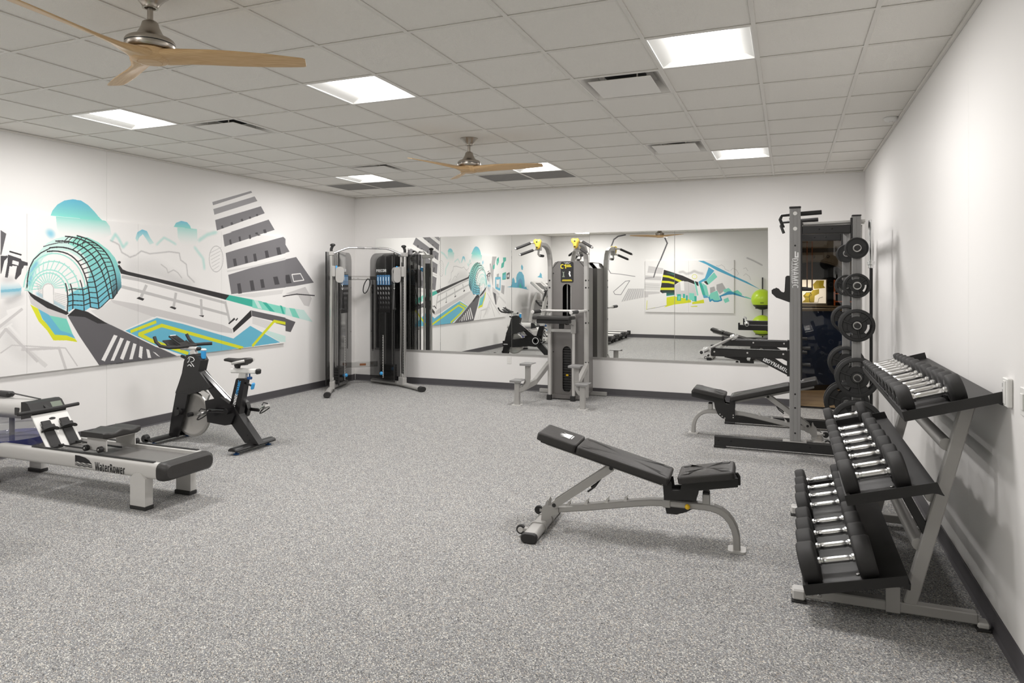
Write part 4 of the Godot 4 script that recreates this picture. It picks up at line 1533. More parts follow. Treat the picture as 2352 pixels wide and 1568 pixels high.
func dumbbell(at: Vector3, tilt: float, r: float, h: float, l: float, label: String) -> void:
	var t := thing("dumbbell", label, "dumbbell", at, 0.0, "rubber dumbbells on the rack")
	t.rotation = Vector3(0, 0, tilt)
	var ax := Transform3D(Basis(Vector3(0, 1, 0), Vector3(1, 0, 0), Vector3(0, 0, -1)), Vector3.ZERO)
	var mb := MB.new()
	var hl := l * 0.5
	var hr := 0.0155
	mb.lathe([Vector2(hr * 0.82, -hl - 0.004), Vector2(hr * 1.32, -hl - 0.004), Vector2(hr * 1.32, -hl + 0.010), Vector2(hr * 1.02, -hl + 0.014), Vector2(hr * 1.02, -hl + 0.024), Vector2(hr * 1.14, -hl + 0.028), Vector2(hr * 1.08, -hl * 0.4), Vector2(hr * 1.10, 0), Vector2(hr * 1.08, hl * 0.4), Vector2(hr * 1.14, hl - 0.028), Vector2(hr * 1.02, hl - 0.024), Vector2(hr * 1.02, hl - 0.014), Vector2(hr * 1.32, hl - 0.010), Vector2(hr * 1.32, hl + 0.004), Vector2(hr * 0.82, hl + 0.004)], 18, ax)
	part("handle", mb, M.chrome, t)
	for s in [-1.0, 1.0]:
		var a: float = s * hl
		var b: float = s * (hl + h)
		mb = MB.new()
		var pr := [Vector2(0.0, a), Vector2(r * 0.40, a), Vector2(r * 0.86, a + s * 0.003), Vector2(r * 0.97, a + s * 0.010), Vector2(r, a + s * 0.018), Vector2(r, b - s * 0.014), Vector2(r * 0.965, b - s * 0.005), Vector2(r * 0.90, b), Vector2(r * 0.74, b), Vector2(r * 0.71, b - s * 0.004), Vector2(r * 0.30, b - s * 0.004), Vector2(r * 0.27, b), Vector2(0.0, b)]
		if s < 0.0:
			pr.reverse()
		mb.lathe(pr, 32, ax)
		part("head", mb, M.rubber, t)

# ---------------------------------------------------------------- adjustable benches
func build_benches() -> void:
	var b1 := bench(v3(-1.505, 0, -4.33), deg_to_rad(2.84), "black padded adjustable bench alone in the middle of the floor")
	var b2: Node3D = b1.duplicate()
	b2.name = numbered("weight_bench")
	add_child(b2)
	b2.position = v3(0.262, 0, -7.66)
	b2.rotation.y = PI
	meta(b2, "black padded adjustable bench standing inside the half rack", "bench", "adjustable weight benches")

func bench(at: Vector3, turn: float, label: String) -> Node3D:
	var t := thing("weight_bench", label, "bench", at, turn, "adjustable weight benches")
	var z := Vector3(0, 0, 1)
	# rear foot: oval tube across
	var mb := MB.new()
	var rings := []
	for w in [-0.29, 0.29]:
		var r := PackedVector3Array()
		for p in rrect(0.100, 0.056, 0.027, 5):
			r.append(v3(-0.013 + p.x, 0.032 + p.y, w))
		rings.append(r)
	mb.loft(rings)
	var foot := part("rear_foot", mb, M.silver, t)
	for w in [-1.0, 1.0]:
		mb = MB.new()
		var cr := []
		for e in [[0.284, 1.03], [0.306, 1.03], [0.312, 0.9]]:
			var r := PackedVector3Array()
			for p in rrect(0.104 * e[1], 0.060 * e[1], 0.027 * e[1], 5):
				r.append(v3(-0.013 + p.x, 0.032 + p.y, w * e[0]))
			cr.append(r)
		mb.loft(cr)
		part("end_cap", mb, M.black_plastic, foot)
		mb = MB.new()
		var br := []
		for e in [0.07, 0.10]:
			var r := PackedVector3Array()
			for p in rrect(0.110, 0.066, 0.03, 5):
				r.append(v3(-0.013 + p.x, 0.033 + p.y, w * e))
			br.append(r)
		mb.loft(br)
		part("sleeve", mb, M.silver, foot)
		mb = MB.new()
		mb.bar(v3(-0.045, 0.045, w * 0.20), v3(-0.095, 0.048, w * 0.20), 0.026, 0.03, 0.006)
		part("wheel_bracket", mb, M.silver, foot)
		mb = MB.new()
		mb.cyl(v3(-0.098, 0.046, w * 0.20 - 0.012), v3(-0.098, 0.046, w * 0.20 + 0.012), 0.030, 18, 0.003)
		part("wheel", mb, M.black_plastic, foot)
		mb = MB.new()
		mb.cyl(v3(-0.098, 0.046, w * 0.20 + w * 0.011), v3(-0.098, 0.046, w * 0.20 + w * 0.016), 0.018, 14, 0.001)
		part("wheel_hub", mb, M.silver_light, foot)
	# hooked gusset plates
	for w in [-0.040, 0.034]:
		mb = MB.new()
		mb.prism(poly([-0.012, 0.058, 0.030, 0.058, 0.060, 0.095, 0.105, 0.112, 0.105, 0.165, 0.072, 0.188, 0.055, 0.160, 0.036, 0.160, 0.040, 0.182, 0.030, 0.200, 0.016, 0.165, -0.004, 0.148]), w, w + 0.006)
		part("gusset", mb, M.silver, t)
	# main tube and bent front leg
	mb = MB.new()
	var path := [v3(0.07, 0.132, 0), v3(0.30, 0.172, 0), v3(0.52, 0.214, 0), v3(0.62, 0.232, 0), v3(0.70, 0.245, 0), v3(0.80, 0.252, 0), v3(1.03, 0.252, 0), v3(1.08, 0.247, 0), v3(1.12, 0.234, 0), v3(1.155, 0.210, 0), v3(1.182, 0.178, 0), v3(1.202, 0.138, 0), v3(1.214, 0.09, 0), v3(1.217, 0.012, 0)]
	mb.sweep(path, poly([-0.030, -0.014, -0.030, 0.014, -0.023, 0.021, 0.023, 0.021, 0.030, 0.014, 0.030, -0.014, 0.023, -0.021, -0.023, -0.021]), z)
	var tube := part("main_tube", mb, M.silver, t)
	mb = MB.new()
	mb.prism(rrect(0.104, 0.108, 0.02), 0.0, 0.012, Transform3D(Basis(Vector3.RIGHT, Vector3.FORWARD, Vector3.UP), v3(1.217, 0, 0)))
	part("foot_plate", mb, M.silver_light, tube)
	mb = MB.new()
	mb.box(v3(0.80, 0.251, 0), Vector3(0.048, 0.05, 0.07), 0.004)
	part("collar", mb, M.silver, tube)
	for u in [0.165, 0.286, 0.42, 0.541]:
		mb = MB.new()
		var y = 0.166 + (u - 0.165) * 0.188
		for w in [-0.026, 0.020]:
			mb.prism(poly([u - 0.014, y, u + 0.012, y, u + 0.010, y + 0.018, u + 0.016, y + 0.036, u + 0.004, y + 0.022, u - 0.008, y + 0.014]), w, w + 0.006)
		mb.span(v3(u - 0.010, y, -0.022), v3(u + 0.008, y + 0.010, 0.022), 0.001)
		part("ladder_tooth", mb, M.silver_light, tube)
	# support strut of the backrest
	mb = MB.new()
	for w in [-0.052, 0.044]:
		var d := (Vector2(0.457, 0.447) - Vector2(0.08, 0.172)).normalized()
		var n := Vector2(-d.y, d.x) * 0.023
		var a := Vector2(0.08, 0.172)
		var b := Vector2(0.457, 0.447)
		var q := PackedVector2Array([a + n, a - d * 0.016 + n * 0.7, a - d * 0.023, a - d * 0.016 - n * 0.7, a - n, b - n, b + d * 0.016 - n * 0.7, b + d * 0.023, b + d * 0.016 + n * 0.7, b + n])
		mb.prism(q, w, w + 0.008)
	mb.bar(v3(0.16, 0.235, 0), v3(0.40, 0.41, 0), 0.09, 0.012, 0.002, v3(-0.59, 0.81, 0))
	var strut := part("support_strut", mb, M.silver, t)
	for p in [[0.08, 0.172], [0.457, 0.447]]:
		mb = MB.new()
		mb.cyl(v3(p[0], p[1], -0.056), v3(p[0], p[1], 0.057), 0.013, 14)
		part("pivot_bolt", mb, M.black_plastic, strut)
	mb = MB.new()
	mb.tube([v3(0.305, 0.283, 0.052), v3(0.35, 0.318, 0.052), v3(0.372, 0.350, 0.052), v3(0.372, 0.350, -0.052), v3(0.35, 0.318, -0.052), v3(0.305, 0.283, -0.052)], 0.006, 8)
	part("pull_handle", mb, M.black_plastic, strut)
	# backrest
	var dir := Vector3(0.845, -0.224, 0).normalized()
	var up := Vector3(-dir.y, dir.x, 0)
	var bx := Basis(dir, Vector3(0, 0, -1), up)
	mb = MB.new()
	mb.bar(v3(0.02, 0.572, 0.0), v3(0.80, 0.366, 0.0), 0.06, 0.030, 0.004, up)
	part("back_rail", mb, M.silver, t)
	var head0 := v3(-0.019, 0.613, 0)
	mb = MB.new()
	mb.pad(rrect(0.266, 0.275, 0.022), 0.0, 0.052, 0.014, Transform3D(bx, head0 + dir * 0.133))
	var hd := part("head_pad", mb, M.vinyl, t)
	mb = MB.new()
	mb.pad(rrect(0.600, 0.280, 0.022), 0.0, 0.052, 0.014, Transform3D(bx, head0 + dir * 0.568), 0.004)
	part("back_pad", mb, M.vinyl, t)
	mb = MB.new()
	var lx := Transform3D(Basis(dir, Vector3(0, 0, -1), up), head0 + dir * 0.172 + up * 0.0521)
	for q in [[-0.040, -0.050, -0.020, -0.042, 0.024, -0.050, 0.024, 0.050, -0.020, 0.042, -0.040, 0.050, -0.014, 0.028, -0.052, 0.012, -0.020, 0.0, -0.052, -0.012, -0.014, -0.028], [0.030, -0.040, 0.037, -0.040, 0.037, 0.040, 0.030, 0.040]]:
		mb.prism(poly(q), 0.0, 0.0008, lx)
	part("logo", mb, M.print_white, hd)
	mb = MB.new()
	mb.box(head0 + dir * 0.43 - up * 0.006, Vector3(0.80, 0.24, 0.012), 0.002, bx)
	part("back_board", mb, M.black_plastic, t)
	# seat
	var sd := Vector3(0.325, 0.060, 0).normalized()
	var su := Vector3(-sd.y, sd.x, 0)
	var sb := Basis(sd, Vector3(0, 0, -1), su)
	mb = MB.new()
	mb.pad(rrect(0.335, 0.280, 0.022), 0.0, 0.054, 0.016, Transform3D(sb, v3(0.883, 0.406, 0) + sd * 0.165), 0.006)
	part("seat_pad", mb, M.vinyl, t)
	mb = MB.new()
	mb.prism(poly([0.782, 0.385, 0.79, 0.285, 0.983, 0.300, 0.995, 0.362, 1.224, 0.405, 1.224, 0.458, 0.90, 0.402, 0.885, 0.352, 0.840, 0.346, 0.832, 0.400]), 0.058, 0.070)
	mb.prism(poly([0.782, 0.385, 0.782, 0.195, 0.862, 0.182, 0.912, 0.196, 0.955, 0.232, 0.985, 0.300, 0.995, 0.362, 1.224, 0.405, 1.224, 0.458, 0.90, 0.402, 0.885, 0.352, 0.840, 0.346, 0.832, 0.400]), -0.070, -0.058)
	mb.bar(v3(0.79, 0.31, 0), v3(0.98, 0.325, 0), 0.118, 0.02, 0.003)
	mb.bar(v3(0.90, 0.385, 0), v3(1.22, 0.44, 0), 0.118, 0.03, 0.003)
	var sp := part("seat_bracket", mb, M.black_steel, t)
	for p in [[0.885, 0.198], [0.912, 0.215], [0.934, 0.236], [0.80, 0.21], [0.80, 0.235]]:
		mb = MB.new()
		mb.cyl(v3(p[0], p[1], -0.0715), v3(p[0], p[1], -0.069), 0.0065, 10, 0.0005)
		part("adjust_hole", mb, M.silver_light, sp)
	mb = MB.new()
	mb.tube([v3(1.215, 0.47, 0.0), v3(1.228, 0.45, 0.0), v3(1.228, 0.40, 0.0)], 0.010, 8)
	part("seat_latch", mb, M.black_plastic, sp)
	mb = MB.new()
	mb.prism(poly([0.79, 0.230, 0.80, 0.185, 0.86, 0.186, 0.92, 0.208, 0.96, 0.232]), -0.02, 0.02)
	part("lever_plate", mb, M.black_steel, t)
	mb = MB.new()
	mb.ball(v3(0.929, 0.251, 0.052), 0.0165, 16)
	mb.cyl(v3(0.929, 0.251, 0.028), v3(0.929, 0.251, 0.042), 0.007, 10)
	var kn := part("pop_pin", mb, M.yellow_plastic, t)
	kn.set_meta("label", "yellow ball knob")
	mb = MB.new()
	mb.box(v3(1.038, 0.30, 0), Vector3(0.044, 0.06, 0.06), 0.004)
	var st := part("seat_stop", mb, M.silver, t)
	mb = MB.new()
	mb.box(v3(1.038, 0.338, 0), Vector3(0.042, 0.018, 0.055), 0.006)
	part("stop_rubber", mb, M.rubber, st)
	return t

# ---------------------------------------------------------------- half rack, plates and barbells
func build_half_rack() -> void:
	var o := v3(0.1, 0, -7.7)
	var t := thing("half_rack", "tall grey and black half rack against the right wall by the glass door", "rack", o)
	var zs := [-7.105, -8.335]
	for i in 2:
		var z: float = zs[i]
		var mb := MB.new(o)
		mb.span(v3(-0.68, 0.022, z - 0.038), v3(0.86, 0.112, z + 0.038), 0.004)
		var rail := part("base_rail", mb, M.black_steel, t)
		mb = MB.new(o)
		mb.span(v3(-0.685, 0.0, z - 0.042), v3(-0.575, 0.024, z + 0.042), 0.004)
		part("rail_foot", mb, M.black_plastic, rail)
		mb = MB.new(o)
		mb.span(v3(0.60, 0.0, z - 0.042), v3(0.70, 0.024, z + 0.042), 0.004)
		part("rail_foot", mb, M.black_plastic, rail)
		for x in [-0.64, -0.52, 0.19]:
			mb = MB.new(o)
			mb.cyl(v3(x, 0.075, z + 0.037), v3(x, 0.075, z + 0.040), 0.008, 10, 0.0005)
			part("hole_plug", mb, M.black_gloss, rail)
		mb = MB.new(o)
		mb.span(v3(-0.05, 0.112, z - 0.045), v3(0.16, 0.122, z + 0.045), 0.002)
		part("base_plate", mb, M.silver, rail)
		mb = MB.new(o)
		mb.span(v3(0.011, 0.12, z - 0.038), v3(0.109, 2.335, z + 0.038), 0.005)
		for gx in [0.042, 0.078]:
			mb.span(v3(gx - 0.002, 0.13, z + 0.036), v3(gx + 0.002, 2.33, z + 0.0405), 0.0005)
		var post := part("front_post", mb, M.steel_grey, t)
		mb = MB.new(o)
		mb.span(v3(0.008, 2.335, z - 0.04), v3(0.112, 2.352, z + 0.04), 0.004)
		part("post_cap", mb, M.black_plastic, post)
		for y in [0.20, 0.44, 0.57, 1.98]:
			mb = MB.new(o)
			mb.cyl(v3(0.06, y, z + 0.037), v3(0.06, y, z + 0.0405), 0.008, 12, 0.0005)
			part("hole_plug", mb, M.black_gloss, post)
		for y in [2.285, 2.14]:
			mb = MB.new(o)
			mb.cyl(v3(0.06, y, z + 0.037), v3(0.06, y, z + 0.044), 0.019, 18, 0.002)
			part("bolt_cap", mb, M.white_plastic, post)
		mb = MB.new(o)
		mb.span(v3(0.109, 0.70, z - 0.04), v3(0.122, 2.22, z + 0.03), 0.002)
		part("back_strip", mb, M.black_steel, post)
		mb = MB.new(o)
		mb.span(v3(0.548, 0.112, z - 0.038), v3(0.621, 2.242, z + 0.038), 0.005)
		for gx in [0.585]:
			mb.span(v3(gx - 0.002, 0.13, z + 0.036), v3(gx + 0.002, 2.23, z + 0.0405), 0.0005)
		var rp := part("rear_post", mb, M.steel_grey, t)
		mb = MB.new(o)
		mb.span(v3(0.545, 2.242, z - 0.04), v3(0.624, 2.254, z + 0.04), 0.003)
		part("post_cap", mb, M.black_plastic, rp)
		mb = MB.new(o)
		mb.span(v3(0.535, 2.04, z - 0.04), v3(0.548, 2.23, z + 0.04), 0.002)
		part("end_plate", mb, M.black_steel, rp)
		mb = MB.new(o)
		mb.span(v3(0.122, 2.090, z - 0.035), v3(0.535, 2.165, z + 0.035), 0.004)
		var bm := part("side_beam", mb, M.black_steel, t)
		for x in [0.27, 0.38]:
			mb = MB.new(o)
			mb.cyl(v3(x, 2.13, z + 0.034), v3(x, 2.13, z + 0.037), 0.007, 10, 0.0005)
			part("hole_plug", mb, M.black_gloss, bm)
		# lettering down the near posts
		if i == 0:
			lettering(post, "DYNAMIC", 0.052, Transform3D(Basis(Vector3(0, -1, 0), Vector3(1, 0, 0), Vector3(0, 0, 1)), v3(0.060, 1.72, z + 0.0395) - o), M.print_white, "lettering", true, 0.86)
			mb = MB.new(o)
			for q in [[0.036, 1.925, 0.090, 1.925, 0.090, 1.935, 0.046, 1.935, 0.046, 1.865, 0.036, 1.865], [0.056, 1.865, 0.090, 1.865, 0.090, 1.915, 0.078, 1.915, 0.078, 1.877, 0.068, 1.877, 0.068, 1.925, 0.056, 1.925]]:
				mb.prism(poly(q), z + 0.0395, z + 0.041)
			part("emblem", mb, M.print_white, post)
			lettering(post, "FITNESS & STRENGTH", 0.012, Transform3D(Basis(Vector3(0, -1, 0), Vector3(1, 0, 0), Vector3(0, 0, 1)), v3(0.032, 1.73, z + 0.0395) - o), M.print_white, "lettering", true, 1.2)
		# weight pegs on the rear posts
		for y in [1.945, 1.60, 1.235, 0.757, 0.33]:
			mb = MB.new(o)
			mb.cyl(v3(0.585, y, z + 0.036), v3(0.585, y, z + 0.15), 0.024, 16)
			part("plate_peg", mb, M.black_steel, rp)
			mb = MB.new(o)
			mb.cyl(v3(0.585, y, z - 0.036), v3(0.585, y, z - 0.15), 0.024, 16)
			part("plate_peg", mb, M.black_steel, rp)
		# j-hook
		mb = MB.new(o)
		var hook := [0.012, 1.44, -0.108, 1.485, -0.148, 1.525, -0.150, 1.555, -0.128, 1.572, -0.100, 1.560, -0.075, 1.528, -0.050, 1.518, -0.034, 1.535, -0.026, 1.68, -0.012, 1.694, 0.012, 1.694]
		mb.prism(poly(hook), z - 0.046, z - 0.038)
		mb.prism(poly(hook), z + 0.038, z + 0.046)
		mb.bar(v3(-0.118, 1.535, z - 0.04), v3(-0.118, 1.535, z + 0.04), 0.05, 0.03, 0.006)
		mb.bar(v3(-0.05, 1.50, z - 0.04), v3(-0.05, 1.50, z + 0.04), 0.09, 0.02, 0.004)
		mb.span(v3(-0.022, 1.46, z - 0.04), v3(0.006, 1.69, z + 0.04), 0.003)
		mb.cyl(v3(0.109, 1.565, z), v3(0.205, 1.565, z), 0.017, 12)
		part("bar_hook", mb, M.black_steel, t)
		# spotter arm with its brace
		mb = MB.new(o)
		mb.span(v3(-0.71, 0.900, z - 0.030), v3(0.011, 0.972, z + 0.030), 0.003)
		mb.span(v3(-0.715, 0.905, z - 0.033), v3(-0.690, 1.012, z + 0.033), 0.003)
		mb.prism(poly([-0.315, 0.90, 0.011, 0.735, 0.011, 0.90, -0.01, 0.90, -0.006, 0.83, -0.04, 0.842, -0.125, 0.90]), z + 0.012, z + 0.024)
		mb.prism(poly([-0.315, 0.90, 0.011, 0.735, 0.011, 0.90, -0.01, 0.90, -0.006, 0.83, -0.04, 0.842, -0.125, 0.90]), z - 0.024, z - 0.012)
		mb.span(v3(-0.012, 0.735, z - 0.036), v3(0.011, 0.985, z + 0.036), 0.002)
		for y in [0.985, 0.83]:
			mb.cyl(v3(0.10, y + 0.02, z), v3(0.195, y + 0.02, z), 0.016, 12)
		var arm := part("spotter_arm", mb, M.black_steel, t)
		mb = MB.new(o)
		mb.span(v3(-0.69, 0.972, z - 0.028), v3(-0.015, 0.980, z + 0.028), 0.002)
		part("arm_liner", mb, M.black_plastic, arm)
		for x in [-0.68, -0.37, -0.045]:
			mb = MB.new(o)
			mb.cyl(v3(x, 0.945, z + 0.029), v3(x, 0.945, z + 0.033), 0.0085, 12, 0.0005)
			part("rivet", mb, M.silver_light, arm)
		if i == 0:
			var bd := Vector3(0.326, -0.165, 0).normalized()
			lettering(arm, "DYNAMIC", 0.036, Transform3D(Basis(bd, Vector3(-bd.y, bd.x, 0), Vector3(0, 0, 1)), v3(-0.095, 0.828, z + 0.0235) - o), M.print_white, "lettering", true, 0.9)
			mb = MB.new(o)
			var ex := Transform3D(Basis(bd, Vector3(-bd.y, bd.x, 0), Vector3(0, 0, 1)), v3(-0.205, 0.880, z + 0.0235))
			mb.prism(poly([-0.02, -0.016, 0.016, -0.016, 0.016, -0.008, -0.012, -0.008, -0.012, 0.016, -0.02, 0.016]), 0.0, 0.0015, ex)
			mb.prism(poly([-0.006, -0.003, 0.016, -0.003, 0.016, 0.018, -0.006, 0.018, -0.006, 0.008, 0.006, 0.008, 0.006, 0.004, -0.006, 0.004]), 0.0, 0.0015, ex)
			part("emblem", mb, M.print_white, arm)
	# cross members
	var mb := MB.new(o)
	mb.span(v3(0.80, 0.03, zs[1]), v3(0.858, 0.105, zs[0]), 0.004)
	part("rear_cross_rail", mb, M.black_steel, t)
	mb = MB.new(o)
	mb.bar(v3(0.585, 2.19, zs[0]), v3(0.585, 2.19, zs[1]), 0.06, 0.07, 0.004)
	part("top_cross_beam", mb, M.black_steel, t)
	mb = MB.new(o)
	mb.cyl(v3(0.13, 2.185, zs[0] - 0.02), v3(0.66, 2.20, zs[0] - 0.02), 0.014, 10)
	mb.span(v3(0.12, 2.172, zs[0] - 0.05), v3(0.655, 2.205, zs[0] - 0.03), 0.002)
	part("band_bar", mb, M.silver_light, t)
	mb = MB.new(o)
	mb.tube([v3(0.06, 2.30, zs[0] - 0.02), v3(0.06, 2.30, zs[1] + 0.02)], 0.020, 12)
	part("chin_bar", mb, M.black_steel, t)
	for z in [zs[0] - 0.20, zs[1] + 0.20]:
		mb = MB.new(o)
		mb.tube([v3(-0.045, 2.17, z), v3(-0.075, 2.25, z), v3(-0.06, 2.29, z), v3(0.12, 2.30, z)], 0.016, 10)
		mb.cyl(v3(0.10, 2.30, z), v3(0.30, 2.31, z), 0.022, 14)
		part("chin_grip", mb, M.black_plastic, t)
	mb = MB.new(o)
	mb.cyl(v3(0.722, 0.0, -7.32), v3(0.722, 0.16, -7.32), 0.034, 16)
	mb.span(v3(0.60, 0.112, -7.34), v3(0.74, 0.15, -7.30), 0.003)
	part("bar_holder", mb, M.black_steel, t)
	# plates
	var sizes := [[1.945, 0.097, 0.030, "small"], [1.60, 0.113, 0.032, "medium"], [1.235, 0.150, 0.036, "large"], [0.757, 0.183, 0.044, "larger"], [0.33, 0.223, 0.050, "largest"]]
	var rows := ["top", "second", "middle", "fourth", "lowest"]
	for i in 2:
		for k in 5:
			var s: Array = sizes[k]
			weight_plate(v3(0.585, s[0], zs[i] + 0.040 + s[2] * 0.5 + 0.004), s[1], s[2], k > 0, "%s round black weight plate on the %s peg of the %s rear post" % [s[3], rows[k], ["near", "far"][i]])
			if k < 4 or i == 1:
				weight_plate(v3(0.585, s[0], zs[i] - 0.040 - s[2] * 0.5 - 0.004), s[1], s[2], k > 0, "%s black weight plate behind the %s rear post, on its %s peg" % [s[3], ["near", "far"][i], rows[k]])
	barbell(v3(-0.73, 0.996, -6.42), v3(-0.574, 0.996, -8.61), 0.30, "chrome barbell resting across the ends of the spotter arms", false)
	barbell(v3(0.728, 0.02, -7.32), v3(0.728, 2.22, -7.32), 0.42, "barbell standing upright in the corner beside the half rack", true)

func weight_plate(at: Vector3, r: float, h: float, slotted: bool, label: String) -> void:
	var t := thing("weight_plate", label, "weight plate", at, 0.0, "black weight plates on the half rack")
	var ax := Transform3D(Basis(Vector3(1, 0, 0), Vector3(0, 0, 1), Vector3(0, -1, 0)), Vector3.ZERO)
	var q := h * 0.5
	var hole := 0.0255
	if not slotted:
		var mb := MB.new()
		mb.lathe([Vector2(hole, -q), Vector2(r * 0.96, -q), Vector2(r, -q + 0.004), Vector2(r, q - 0.004), Vector2(r * 0.96, q), Vector2(r * 0.88, q), Vector2(r * 0.85, q - 0.006), Vector2(r * 0.36, q - 0.006), Vector2(r * 0.33, q), Vector2(hole, q), Vector2(hole, -q)], 40, ax)
		part("disc", mb, M.plate_iron, t)
	else:
		# rim, hub and three webs; three grip slots pass right through
		var mb := MB.new()
		mb.lathe([Vector2(r * 0.80, -q), Vector2(r * 0.96, -q), Vector2(r, -q + 0.005), Vector2(r, q - 0.005), Vector2(r * 0.96, q), Vector2(r * 0.83, q), Vector2(r * 0.80, q - 0.006), Vector2(r * 0.80, -q)], 44, ax)
		part("rim", mb, M.plate_iron, t)
		mb = MB.new()
		mb.lathe([Vector2(hole, -q * 0.5), Vector2(r * 0.56, -q * 0.5), Vector2(r * 0.56, q * 0.35), Vector2(r * 0.30, q * 0.35), Vector2(r * 0.27, q), Vector2(hole, q), Vector2(hole, -q * 0.5)], 36, ax)
		part("hub", mb, M.plate_iron, t)
		for k in 3:
			var w := PackedVector2Array()
			var a0 := TAU * k / 3.0 + 0.10
			var a1 := a0 + 1.20
			for i in 9:
				var a := lerpf(a0, a1, i / 8.0)
				w.append(Vector2(cos(a), sin(a)) * r * 0.82)
			for i in range(8, -1, -1):
				var a := lerpf(a0, a1, i / 8.0)
				w.append(Vector2(cos(a), sin(a)) * r * 0.54)
			mb = MB.new()
			mb.prism(w, -q * 0.5, q * 0.35)
			mb.bar(v3(cos(a0 + 0.6), sin(a0 + 0.6), 0) * r * 0.28, v3(cos(a0 + 0.6), sin(a0 + 0.6), 0) * r * 0.82, 0.014, h * 0.9, 0.002, Vector3(0, 0, 1))
			part("web", mb, M.plate_iron, t)
	var mb2 := MB.new()
	mb2.lathe([Vector2(hole, q + 0.001), Vector2(hole + 0.010, q + 0.001), Vector2(hole + 0.010, -q), Vector2(hole, -q), Vector2(hole, q + 0.001)], 24, ax)
	part("bushing", mb2, M.chrome_soft, t)

func barbell(a: Vector3, b: Vector3, sleeve: float, label: String, black_shaft: bool) -> void:
	var t := thing("barbell", label, "barbell", (a + b) * 0.5)
	var o := (a + b) * 0.5
	var d := (b - a).normalized()
	var mb := MB.new(o)
	mb.cyl(a + d * sleeve, b - d * sleeve, 0.0145, 14, 0.001)
	part("shaft", mb, M.black_steel if black_shaft else M.chrome_soft, t)
	for s in [[a, d], [b, -d]]:
		var p: Vector3 = s[0]
		var e: Vector3 = s[1]
		mb = MB.new(o)
		mb.cyl(p, p + e * sleeve, 0.025, 20, 0.003)
		var sl := part("sleeve", mb, M.chrome, t)
		mb = MB.new(o)
		mb.cyl(p + e * (sleeve - 0.03), p + e * (sleeve + 0.004), 0.036, 20, 0.004)
		mb.cyl(p + e * (sleeve + 0.004), p + e * (sleeve + 0.035), 0.028, 20, 0.004)
		part("collar", mb, M.chrome, sl)
		mb = MB.new(o)
		mb.cyl(p - e * 0.0006, p + e * 0.002, 0.015, 16, 0.0003)
		part("end_cap", mb, M.black_plastic, sl)

